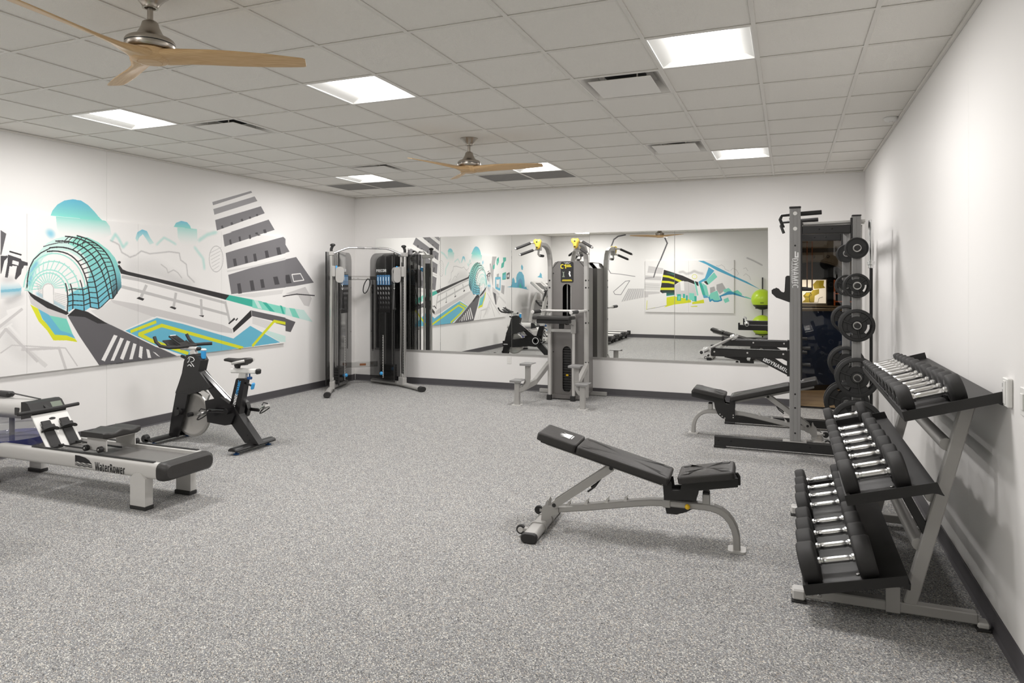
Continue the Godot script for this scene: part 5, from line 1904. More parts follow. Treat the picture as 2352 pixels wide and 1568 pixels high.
# ---------------------------------------------------------------- water rowing machine
func build_rower() -> void:
	var o := v3(-5.2, 0, -3.81)
	var t := thing("rowing_machine", "silver rowing machine with blue water tank and black seat, cut by the left edge", "rowing machine", o)
	var mb: MB
	for s in [-1.0, 1.0]:
		# side rail: bulging oval section
		var zc = -3.81 + s * 0.195
		mb = MB.new(o)
		var rings := []
		for x in [-6.30, -4.135]:
			var r := PackedVector3Array()
			for p in [Vector2(-0.020, 0.058), Vector2(0.006, 0.058), Vector2(0.018, 0.052), Vector2(0.027, 0.036), Vector2(0.031, 0.012), Vector2(0.031, -0.012), Vector2(0.027, -0.036), Vector2(0.018, -0.052), Vector2(0.006, -0.058), Vector2(-0.020, -0.058), Vector2(-0.024, -0.05), Vector2(-0.024, 0.05)]:
				r.append(v3(x, 0.284 + p.y, zc + s * p.x))
			rings.append(r)
		mb.loft(rings)
		var rail := part("side_rail", mb, M.silver_light, t)
		mb = MB.new(o)
		mb.span(v3(-5.50, 0.343, zc - 0.012), v3(-4.20, 0.350, zc + 0.012), 0.002)
		part("track_strip", mb, M.black_plastic, rail)
		for x in [[-4.40, -4.252], [-6.10, -5.952]]:
			mb = MB.new(o)
			mb.prism(poly([x[0], 0.026, x[1], 0.026, x[1], 0.225, x[1] - 0.045, 0.262, x[0] + 0.045, 0.262, x[0], 0.225]), zc - 0.030, zc + 0.030 + s * 0.006)
			var leg := part("leg", mb, M.silver_light, t)
			mb = MB.new(o)
			mb.span(v3(x[0] - 0.005, 0.0, zc - 0.036), v3(x[1] + 0.005, 0.030, zc + 0.038), 0.004)
			part("rubber_foot", mb, M.rubber, leg)
		if s > 0.0:
			lettering(rail, "WaterRower", 0.060, Transform3D(Basis(), v3(-4.612, 0.268, zc + 0.0312) - o), M.print_black, "lettering", true, 0.62)
			mb = MB.new(o)
			mb.prism(poly([-4.978, 0.308, -4.978, 0.332, -4.93, 0.331, -4.87, 0.322, -4.83, 0.306, -4.795, 0.278, -4.83, 0.283, -4.86, 0.277, -4.89, 0.284, -4.92, 0.278, -4.95, 0.286, -4.978, 0.280]), zc + 0.0300, zc + 0.0322)
			for y in [0.270, 0.258]:
				var w := []
				for i in 13:
					w.append(v3(-4.978 + i * 0.015, y + 0.004 * sin(i * 1.6), zc + 0.031))
				mb.tube(w, 0.0028, 6)
			part("emblem", mb, M.print_black, rail)
	mb = MB.new(o)
	var ecr := []
	for e in [[-4.150, 0.0], [-4.115, 0.0], [-4.080, 0.006], [-4.066, 0.022]]:
		var r := PackedVector3Array()
		for p in rrect(0.458 - e[1] * 2.0, 0.132 - e[1] * 2.0, 0.045, 5):
			r.append(v3(e[0], 0.281 + p.y, -3.81 + p.x))
		ecr.append(r)
	mb.loft(ecr)
	part("end_cap", mb, M.vinyl, t)
	mb = MB.new(o)
	mb.span(v3(-5.35, 0.298, -3.985), v3(-4.14, 0.312, -3.635), 0.002)
	part("deck", mb, M.deck_grey, t)
	mb = MB.new(o)
	mb.span(v3(-4.165, 0.318, -3.975), v3(-4.148, 0.345, -3.645), 0.002)
	part("stop_bar", mb, M.silver, t)
	for z in [-3.74, -3.88]:
		mb = MB.new(o)
		mb.cyl(v3(-5.38, 0.34, z), v3(-4.86, 0.335, z), 0.007, 8)
		part("guide_rod", mb, M.black_plastic, t)
	# sliding seat
	mb = MB.new(o)
	for z in [-3.688, -3.932]:
		mb.prism(poly([-4.985, 0.352, -4.775, 0.352, -4.778, 0.445, -4.982, 0.445]), z - 0.004, z + 0.004)
	mb.span(v3(-4.978, 0.437, -3.93), v3(-4.782, 0.445, -3.69), 0.002)
	var carriage := part("seat_carriage", mb, M.silver_light, t)
	for x in [-4.955, -4.805]:
		for z in [-3.655, -3.965]:
			mb = MB.new(o)
			mb.cyl(v3(x, 0.372, z - 0.016), v3(x, 0.372, z + 0.016), 0.023, 16, 0.003)
			part("roller", mb, M.black_plastic, carriage)
			mb = MB.new(o)
			mb.cyl(v3(x, 0.372, z - 0.019), v3(x, 0.372, z + 0.019), 0.008, 10, 0.001)
			part("axle", mb, M.chrome_soft, carriage)
	mb = MB.new(o)
	var rows := []
	for i in 11:
		var f := i / 10.0
		var z := lerpf(-3.972, -3.648, f)
		var dip := 0.010 * cos(f * TAU * 2.0) - 0.004
		var r := PackedVector3Array()
		var e := 0.010 if i == 0 or i == 10 else 0.0
		for q in rrect(0.262 - e * 2.0, 0.052 - e * 2.0, 0.015 - e * 0.5, 3):
			r.append(v3(-4.885 + q.x, 0.473 + q.y + (dip if q.y > 0.0 else 0.0), z))
		rows.append(r)
	mb.loft(rows)
	part("seat", mb, M.vinyl, t)
	# foot board
	var a := v3(-5.60, 0.565, -3.81)
	var b := v3(-5.40, 0.305, -3.81)
	var d := (b - a).normalized()
	var n := Vector3(-d.y, d.x, 0)
	var bs := Basis(d, Vector3(0, 0, -1), n)
	mb = MB.new(o)
	mb.box((a + b) * 0.5, Vector3((b - a).length(), 0.292, 0.012), 0.004, bs)
	var fb := part("foot_board", mb, M.white_plastic, t)
	for s in [-1.0, 1.0]:
		var c := a.lerp(b, 0.62) + v3(0, 0, s * 0.075) + n * 0.012
		mb = MB.new(o)
		mb.box(c + d * 0.02, Vector3(0.20, 0.085, 0.014), 0.005, bs)
		mb.box(c + d * 0.115 + n * 0.012, Vector3(0.02, 0.095, 0.03), 0.004, bs)
		var ft := part("foot_rest", mb, M.black_plastic, fb)
		mb = MB.new(o)
		mb.box(c - d * 0.085 + n * 0.010, Vector3(0.085, 0.075, 0.014), 0.004, bs)
		mb.box(c - d * 0.06 + n * 0.016, Vector3(0.05, 0.105, 0.02), 0.006, bs)
		part("heel_slider", mb, M.rubber, ft)
		mb = MB.new(o)
		var sp := []
		for i in 9:
			var g := PI * i / 8.0
			sp.append(c - d * (0.035 + 0.01 * sin(g)) + n * (0.010 + 0.030 * sin(g)) + v3(0, 0, -cos(g) * 0.062))
		mb.tube(sp, 0.007, 8, false, 2.2)
		part("foot_strap", mb, M.black_plastic, ft)
	mb = MB.new(o)
	var badge := Transform3D(bs, a.lerp(b, 0.17) + n * 0.0065)
	mb.prism(poly([-0.008, -0.02, 0.0, -0.028, 0.01, -0.02, 0.012, 0.0, 0.010, 0.02, 0.0, 0.028, -0.008, 0.02, -0.012, 0.0]), 0, 0.0008, badge)
	part("badge", mb, M.print_black, fb)
	# water tank
	var tx := Transform3D(Basis(), v3(-6.06, 0.0, -3.81))
	mb = MB.new(o)
	mb.lathe([Vector2(0.0, 0.262), Vector2(0.235, 0.262), Vector2(0.275, 0.285), Vector2(0.282, 0.33), Vector2(0.282, 0.41), Vector2(0.272, 0.455), Vector2(0.235, 0.485), Vector2(0.10, 0.505), Vector2(0.0, 0.508)], 48, tx)
	var tank := part("water_tank", mb, M.clear, t)
	mb = MB.new(o)
	mb.lathe([Vector2(0.0, 0.268), Vector2(0.23, 0.268), Vector2(0.268, 0.29), Vector2(0.274, 0.335), Vector2(0.274, 0.348), Vector2(0.0, 0.348)], 48, tx)
	part("water", mb, M.water, tank)
	mb = MB.new(o)
	mb.cyl(v3(-6.06, 0.27, -3.81), v3(-6.06, 0.50, -3.81), 0.02, 12)
	for i in 4:
		var g := i * PI / 2 + 0.4
		mb.bar(v3(-6.06, 0.31, -3.81), v3(-6.06 + cos(g) * 0.2, 0.31, -3.81 + sin(g) * 0.2), 0.012, 0.07, 0.002)
	part("paddle", mb, M.silver, tank)
	mb = MB.new(o)
	mb.lathe([Vector2(0.283, 0.405), Vector2(0.292, 0.405), Vector2(0.292, 0.418), Vector2(0.283, 0.418)], 48, tx)
	part("tank_seam", mb, M.clear, tank)
	# hood over the tank
	mb = MB.new(o)
	var hood := []
	for e in [[-6.36, 0.94], [-6.33, 1.0], [-5.74, 1.0], [-5.705, 0.97]]:
		var r := PackedVector3Array()
		for p in [Vector2(-0.125, 0.0), Vector2(-0.125, 0.06), Vector2(-0.112, 0.098), Vector2(-0.085, 0.122), Vector2(-0.045, 0.134), Vector2(0.045, 0.134), Vector2(0.085, 0.122), Vector2(0.112, 0.098), Vector2(0.125, 0.06), Vector2(0.125, 0.0)]:
			r.append(v3(e[0], 0.525 + p.y * e[1] + 0.02 * (e[0] + 6.0), -3.81 + p.x * e[1]))
		hood.append(r)
	mb.loft(hood)
	var hd := part("hood", mb, M.silver_light, t)
	mb = MB.new(o)
	mb.prism(rrect(0.05, 0.062, 0.008), 0.0, 0.004, Transform3D(Basis(), v3(-5.80, 0.585, -3.686)))
	part("hood_vent", mb, M.black_gloss, hd)
	mb = MB.new(o)
	mb.prism(poly([-5.735, 0.525, -5.735, 0.665, -5.69, 0.668, -5.655, 0.655, -5.60, 0.585, -5.61, 0.555]), -3.955, -3.675)
	var mon := part("monitor_housing", mb, M.black_plastic, t)
	var md := (Vector3(-5.60, 0.585, 0) - Vector3(-5.655, 0.655, 0)).normalized()
	var mn := Vector3(-md.y, md.x, 0)
	mb = MB.new(o)
	mb.box(v3(-5.630, 0.620, -3.895) + mn * 0.001, Vector3(0.062, 0.088, 0.004), 0.001, Basis(md, Vector3(0, 0, -1), mn))
	part("lcd", mb, M.lcd, mon)
	for i in 3:
		mb = MB.new(o)
		mb.box(v3(-5.605, 0.592, -3.865 - i * 0.03) + mn * 0.003, Vector3(0.008, 0.014, 0.004), 0.001, Basis(md, Vector3(0, 0, -1), mn))
		part("button", mb, M.silver_light, mon)
	mb = MB.new(o)
	mb.tube([v3(-5.585, 0.598, -3.555), v3(-5.592, 0.596, -3.70), v3(-5.596, 0.596, -3.90), v3(-5.600, 0.600, -4.06)], 0.015, 12)
	var hdl := part("pull_handle", mb, M.rubber, t)
	mb = MB.new(o)
	mb.bar(v3(-5.60, 0.606, -3.80), v3(-5.71, 0.668, -3.80), 0.03, 0.01, 0.002)
	mb.bar(v3(-5.71, 0.672, -3.81), v3(-6.06, 0.700, -3.81), 0.024, 0.004, 0.001)
	part("strap", mb, M.black_plastic, hdl)
	mb = MB.new(o)
	mb.box(v3(-6.16, 0.688, -3.81), Vector3(0.19, 0.045, 0.07), 0.014)
	part("strap_pulley_cover", mb, M.black_plastic, t)

# ---------------------------------------------------------------- spin bike
func build_spin_bike() -> void:
	var o := v3(-5.4, 0, -5.3)
	var t := thing("spin_bike", "black spin bike with silver flywheel and blue knobs in front of the mural", "exercise bike", o)
	var zc := -5.3
	var mb: MB
	# stabilisers and levellers
	for s in [[-5.925, "front_stabilizer"], [-4.855, "rear_stabilizer"]]:
		mb = MB.new(o)
		var rings := []
		for e in [[-0.275, 0.8], [-0.262, 1.0], [0.262, 1.0], [0.275, 0.8]]:
			var r := PackedVector3Array()
			for p in [Vector2(-0.055, 0.036), Vector2(0.055, 0.036), Vector2(0.055, 0.048), Vector2(0.035, 0.066), Vector2(0.0, 0.073), Vector2(-0.035, 0.066), Vector2(-0.055, 0.048)]:
				r.append(v3(s[0] + p.x * e[1], 0.05 + (p.y - 0.05) * e[1], zc + e[0]))
			rings.append(r)
		mb.loft(rings)
		var stb := part(s[1], mb, M.black_steel, t)
		for z in [-0.215, 0.215]:
			mb = MB.new(o)
			mb.cyl(v3(s[0], 0.0, zc + z), v3(s[0], 0.012, zc + z), 0.028, 16, 0.003)
			mb.cyl(v3(s[0], 0.012, zc + z), v3(s[0], 0.038, zc + z), 0.012, 10)
			part("leveller", mb, M.blue_dark, stb)
		if s[0] < -5.5:
			for z in [-0.25, 0.25]:
				mb = MB.new(o)
				mb.cyl(v3(s[0] - 0.065, 0.062, zc + z - 0.025), v3(s[0] - 0.065, 0.062, zc + z + 0.025), 0.042, 18, 0.008)
				mb.bar(v3(s[0] - 0.06, 0.055, zc + z), v3(s[0], 0.05, zc + z), 0.05, 0.03, 0.006)
				part("transport_wheel", mb, M.black_plastic, stb)
	# frame
	mb = MB.new(o)
	mb.prism(poly([-4.915, 0.066, -4.745, 0.066, -4.845, 0.175, -4.926, 0.262, -4.985, 0.33, -5.06, 0.42, -5.14, 0.40, -5.083, 0.234]), zc - 0.040, zc + 0.040)
	var rl := part("rear_leg", mb, M.black_steel, t)
	mb = MB.new(o)
	for y in [0.10, 0.145]:
		mb.cyl(v3(-4.86 - y * 0.5 + 0.05, y, zc + 0.039), v3(-4.86 - y * 0.5 + 0.05, y, zc + 0.043), 0.007, 10, 0.001)
	part("leg_bolt", mb, M.black_gloss, rl)
	mb = MB.new(o)
	mb.prism(poly([-5.12, 0.40, -4.995, 0.328, -4.922, 0.682, -4.935, 0.694, -5.022, 0.690, -5.036, 0.676]), zc - 0.034, zc + 0.034)
	var tubep := part("seat_tube", mb, M.black_gloss, t)
	var td := Vector3(0.095, 0.335, 0).normalized()
	lettering(tubep, "SPINNER", 0.030, Transform3D(Basis(td, Vector3(-td.y, td.x, 0), Vector3(0, 0, 1)), v3(-5.045, 0.465, zc + 0.034) - o), M.print_white, "lettering", true, 0.85)
	lettering(tubep, "DYNAMIC", 0.030, Transform3D(Basis(td, Vector3(-td.y, td.x, 0), Vector3(0, 0, 1)), v3(-5.005, 0.598, zc + 0.034) - o), M.print_blue, "lettering", true, 0.78)
	mb = MB.new(o)
	mb.prism(poly([-5.545, 0.752, -5.475, 0.720, -5.04, 0.385, -5.10, 0.300, -5.18, 0.33, -5.40, 0.560]), zc - 0.030, zc + 0.030)
	part("down_tube", mb, M.black_gloss, t)
	mb = MB.new(o)
	mb.bar(v3(-5.505, 0.742, zc - 0.024), v3(-5.06, 0.405, zc - 0.024), 0.006, 0.010, 0.002)
	part("edge_highlight", mb, M.chrome_soft, t)  # bright strip standing in for the highlight along the black tube edge
	mb = MB.new(o)
	mb.prism(poly([-5.660, 0.893, -5.565, 0.910, -5.503, 0.891, -5.468, 0.846, -5.498, 0.74, -5.332, 0.585, -5.45, 0.548, -5.62, 0.50, -5.785, 0.462, -5.807, 0.507, -5.760, 0.61, -5.719, 0.708, -5.691, 0.831]), zc - 0.050, zc + 0.055)
	var head := part("head_shroud", mb, M.black_plastic, t)
	lettering(head, "SPINNING", 0.050, Transform3D(Basis(Vector3(0.97, 0.24, 0), Vector3(-0.24, 0.97, 0), Vector3(0, 0, 1)), v3(-5.575, 0.545, zc + 0.055) - o), M.black_steel, "embossed_lettering", true, 1.1)
	mb = MB.new(o)
	var zl := zc + 0.0555
	mb.tube([v3(-5.635, 0.858, zl), v3(-5.625, 0.875, zl), v3(-5.60, 0.880, zl), v3(-5.565, 0.872, zl), v3(-5.548, 0.852, zl), v3(-5.565, 0.835, zl), v3(-5.60, 0.828, zl), v3(-5.572, 0.800, zl), v3(-5.555, 0.782, zl)], 0.004, 6)
	mb.tube([v3(-5.610, 0.868, zl), v3(-5.622, 0.835, zl), v3(-5.640, 0.822, zl)], 0.004, 6)
	mb.tube([v3(-5.640, 0.785, zl), v3(-5.620, 0.800, zl), v3(-5.600, 0.795, zl), v3(-5.590, 0.782, zl)], 0.004, 6)
	part("rider_emblem", mb, M.print_white, head)
	for s in [-1.0, 1.0]:
		mb = MB.new(o)
		mb.prism(poly([-5.800, 0.50, -5.640, 0.50, -5.700, 0.26, -5.780, 0.055, -5.897, 0.055, -5.868, 0.217]), zc + s * 0.045 - 0.012, zc + s * 0.045 + 0.012)
		part("fork_blade", mb, M.black_gloss, t)
	mb = MB.new(o)
	mb.box(v3(-5.79, 0.315, zc + 0.062), Vector3(0.035, 0.085, 0.02), 0.004)
	mb.cyl(v3(-5.74, 0.315, zc + 0.03), v3(-5.74, 0.315, zc + 0.10), 0.03, 14)
	part("axle_block", mb, M.black_steel, t)
	# flywheel
	var fx := Transform3D(Basis(Vector3(1, 0, 0), Vector3(0, 0, 1), Vector3(0, -1, 0)), v3(-5.626, 0.292, zc))
	mb = MB.new(o)
	mb.lathe([Vector2(0.0, -0.012), Vector2(0.185, -0.010), Vector2(0.20, -0.017), Vector2(0.222, -0.017), Vector2(0.227, -0.013), Vector2(0.227, 0.013), Vector2(0.222, 0.017), Vector2(0.20, 0.017), Vector2(0.185, 0.010), Vector2(0.0, 0.012)], 64, fx)
	part("flywheel", mb, M.flywheel, t)
	mb = MB.new(o)
	mb.cyl(v3(-5.626, 0.292, zc - 0.08), v3(-5.626, 0.292, zc + 0.06), 0.022, 14)
	part("flywheel_hub", mb, M.black_gloss, t)
	# drive side cover (far side) and near side stay
	mb = MB.new(o)
	var g := [-5.86, 0.345, -5.86, 0.235, -5.60, 0.212, -5.16, 0.258, -5.075, 0.262, -5.00, 0.30, -4.975, 0.37, -5.00, 0.44, -5.075, 0.480, -5.20, 0.465, -5.50, 0.40]
	mb.prism(poly(g), zc - 0.115, zc - 0.065)
	var cov := part("belt_cover", mb, M.black_gloss, t)
	mb = MB.new(o)
	mb.lathe([Vector2(0.062, 0.0), Vector2(0.072, 0.0), Vector2(0.072, 0.003), Vector2(0.062, 0.003), Vector2(0.062, 0.0)], 36, Transform3D(Basis(Vector3(1, 0, 0), Vector3(0, 0, -1), Vector3(0, 1, 0)), v3(-5.089, 0.371, zc - 0.115)))
	part("ring_mark", mb, M.print_white, cov)
	mb = MB.new(o)
	mb.span(v3(-5.84, 0.268, zc - 0.117), v3(-5.74, 0.282, zc - 0.114), 0.001)
	part("stripe_mark", mb, M.print_white, cov)
	mb = MB.new(o)
	mb.prism(poly([-5.395, 0.452, -5.365, 0.240, -5.135, 0.225, -5.065, 0.24, -5.02, 0.33, -5.06, 0.43, -5.20, 0.50]), zc + 0.020, zc + 0.070)
	part("frame_cover", mb, M.black_gloss, t)
	mb = MB.new(o)
	mb.prism(poly([-5.395, 0.452, -5.37, 0.505, -5.455, 0.565, -5.48, 0.52]), zc + 0.022, zc + 0.05)
	part("brake_arm", mb, M.silver_light, t)
	# cranks and pedals
	for s in [1.0, -1.0]:
		var c := v3(-5.089, 0.371, zc + s * 0.10)
		var e := v3(-5.089 - s * 0.215, 0.366 + s * 0.004, zc + s * 0.115)
		mb = MB.new(o)
		mb.cyl(v3(c.x, c.y, zc + s * 0.06), v3(c.x, c.y, zc + s * 0.115), 0.03, 16)
		mb.bar(c, e, 0.018, 0.034, 0.006)
		var cr := part("crank", mb, M.black_gloss, t)
		var p := e + v3(-s * 0.01, -0.02 if s > 0.0 else 0.02, s * 0.065)
		mb = MB.new(o)
		mb.cyl(e, p, 0.008, 8)
		mb.box(p, Vector3(0.075, 0.022, 0.075), 0.006, Basis(Vector3(0, 0, 1), 0.5))
		part("pedal", mb, M.chrome_soft, cr)
		mb = MB.new(o)
		var cage := []
		for i in 9:
			var q := PI * i / 8.0 - PI / 2
			cage.append(p + v3(0.02 - 0.075 * cos(q), -0.01 - 0.055 * cos(q), sin(q) * 0.045))
		mb.tube(cage, 0.006, 6)
		mb.tube([p + v3(0.0, 0.03, 0.04), p + v3(-0.02, 0.045, 0), p + v3(0.0, 0.03, -0.04)], 0.006, 6)
		part("toe_cage", mb, M.black_plastic, cr)
	# seat post, slider and saddle
	mb = MB.new(o)
	mb.bar(v3(-5.0, 0.62, zc), v3(-4.965, 0.748, zc), 0.045, 0.085, 0.006)
	part("seat_post", mb, M.silver_light, t)
	mb = MB.new(o)
	mb.bar(v3(-5.122, 0.759, zc), v3(-4.80, 0.766, zc), 0.055, 0.046, 0.010)
	var sl := part("seat_slider", mb, M.white_plastic, t)
	mb = MB.new(o)
	mb.bar(v3(-4.805, 0.766, zc), v3(-4.768, 0.762, zc), 0.058, 0.05, 0.010)
	part("slider_cap", mb, M.black_plastic, sl)
	mb = MB.new(o)
	mb.cyl(v3(-4.893, 0.682, zc), v3(-4.893, 0.708, zc), 0.025, 16, 0.004)
	mb.cyl(v3(-4.893, 0.70, zc), v3(-4.893, 0.745, zc), 0.007, 8)
	part("slider_knob", mb, M.blue_dark, sl)
	mb = MB.new(o)
	mb.cyl(v3(-4.94, 0.645, zc), v3(-4.868, 0.620, zc), 0.010, 10)
	part("pop_pin", mb, M.black_plastic, t)
	mb = MB.new(o)
	mb.box(v3(-4.853, 0.618, zc), Vector3(0.026, 0.07, 0.04), 0.010, Basis(Vector3(0, 0, 1), -0.3))
	part("blue_tee_knob", mb, M.blue_plastic, t)
	mb = MB.new(o)
	var sad := []
	for e in [[-5.210, 0.862, 0.012, 0.010], [-5.20, 0.868, 0.022, 0.020], [-5.16, 0.872, 0.026, 0.028], [-5.10, 0.868, 0.032, 0.034], [-5.05, 0.864, 0.045, 0.04], [-5.00, 0.864, 0.068, 0.046], [-4.95, 0.868, 0.085, 0.05], [-4.915, 0.872, 0.08, 0.045], [-4.90, 0.868, 0.055, 0.03]]:
		var r := PackedVector3Array()
		for k in 12:
			var q := TAU * k / 12.0
			var yy = sin(q) * e[3] * (0.55 if sin(q) > 0.0 else 0.9)
			r.append(v3(e[0], e[1] - 0.004 + yy, zc + cos(q) * e[2]))
		sad.append(r)
	mb.loft(sad)
	var saddle := part("saddle", mb, M.vinyl, t)
	for s in [-1.0, 1.0]:
		mb = MB.new(o)
		var pl := []
		for e in [[-5.08, 0.832, 0.032], [-5.03, 0.842, 0.058], [-4.98, 0.852, 0.080], [-4.93, 0.862, 0.088], [-4.90, 0.868, 0.062]]:
			pl.append(v3(e[0], e[1], zc + s * e[2]))
		mb.tube(pl, 0.014, 8)
		part("saddle_side", mb, M.silver_light, saddle)
	mb = MB.new(o)
	mb.bar(v3(-5.07, 0.815, zc), v3(-4.93, 0.828, zc), 0.05, 0.016, 0.004)
	mb.bar(v3(-5.05, 0.785, zc), v3(-5.04, 0.82, zc), 0.04, 0.05, 0.006)
	part("saddle_clamp", mb, M.black_steel, saddle)
	# handlebar column
	mb = MB.new(o)
	mb.bar(v3(-5.60, 0.87, zc), v3(-5.625, 0.945, zc), 0.045, 0.075, 0.006)
	part("handlebar_post", mb, M.silver_light, t)
	mb = MB.new(o)
	mb.bar(v3(-5.787, 0.955, zc), v3(-5.56, 0.962, zc), 0.05, 0.034, 0.010)
	var hs := part("handlebar_slider", mb, M.silver_light, t)
	mb = MB.new(o)
	mb.bar(v3(-5.565, 0.962, zc), v3(-5.535, 0.955, zc), 0.054, 0.038, 0.010)
	part("slider_cap", mb, M.black_plastic, hs)
	mb = MB.new(o)
	var hb := [v3(-5.93, 1.082, zc + 0.20), v3(-5.90, 1.03, zc + 0.205), v3(-5.85, 0.992, zc + 0.20), v3(-5.77, 0.975, zc + 0.165), v3(-5.70, 0.978, zc + 0.10), v3(-5.665, 0.985, zc), v3(-5.70, 0.978, zc - 0.10), v3(-5.77, 0.975, zc - 0.165), v3(-5.85, 0.992, zc - 0.20), v3(-5.90, 1.03, zc - 0.205), v3(-5.93, 1.082, zc - 0.20)]
	mb.tube(hb, 0.0165, 12)
	mb.tube([v3(-5.72, 0.985, zc - 0.12), v3(-5.66, 0.990, zc - 0.17), v3(-5.60, 0.992, zc - 0.225)], 0.0165, 12)
	mb.tube([v3(-5.72, 0.985, zc + 0.12), v3(-5.80, 0.982, zc + 0.14), v3(-5.86, 1.00, zc + 0.10), v3(-5.90, 1.02, zc + 0.09)], 0.014, 10)
	mb.tube([v3(-5.72, 0.985, zc - 0.12), v3(-5.80, 0.985, zc - 0.13), v3(-5.84, 1.02, zc - 0.10)], 0.014, 10)
	part("handlebar", mb, M.rubber, t)
	mb = MB.new(o)
	var cd := Vector3(0.20, -0.10, 0).normalized()
	mb.box(v3(-5.80, 1.035, zc + 0.02), Vector3(0.20, 0.10, 0.02), 0.006, Basis(cd, Vector3(0, 0, -1), Vector3(-cd.y, cd.x, 0)))
	mb.box(v3(-5.86, 1.005, zc + 0.05), Vector3(0.14, 0.13, 0.016), 0.005, Basis(cd, Vector3(0, 0, -1), Vector3(-cd.y, cd.x, 0)))
	var con := part("console", mb, M.black_plastic, t)
	mb = MB.new(o)
	mb.box(v3(-5.80, 1.047, zc + 0.02), Vector3(0.10, 0.07, 0.004), 0.001, Basis(cd, Vector3(0, 0, -1), Vector3(-cd.y, cd.x, 0)))
	part("screen", mb, M.dark_glass, con)
	mb = MB.new(o)
	mb.box(v3(-5.878, 1.086, zc + 0.02), Vector3(0.012, 0.07, 0.004), 0.001, Basis(cd, Vector3(0, 0, -1), Vector3(-cd.y, cd.x, 0)))
	part("label_strip", mb, M.print_white, con)
	mb = MB.new(o)
	mb.cyl(v3(-5.488, 0.86, zc), v3(-5.484, 0.94, zc), 0.025, 18, 0.004)
	var kb := part("resistance_knob", mb, M.blue_plastic, t)
	mb = MB.new(o)
	mb.cyl(v3(-5.484, 0.94, zc), v3(-5.483, 0.962, zc), 0.027, 18, 0.008)
	part("knob_cap", mb, M.white_plastic, kb)
	mb = MB.new(o)
	mb.bar(v3(-5.65, 0.845, zc + 0.02), v3(-5.70, 0.862, zc + 0.03), 0.014, 0.014, 0.003)
	mb.bar(v3(-5.69, 0.86, zc + 0.03), v3(-5.755, 0.882, zc + 0.03), 0.026, 0.026, 0.006)
	part("handlebar_lever", mb, M.black_plastic, t)

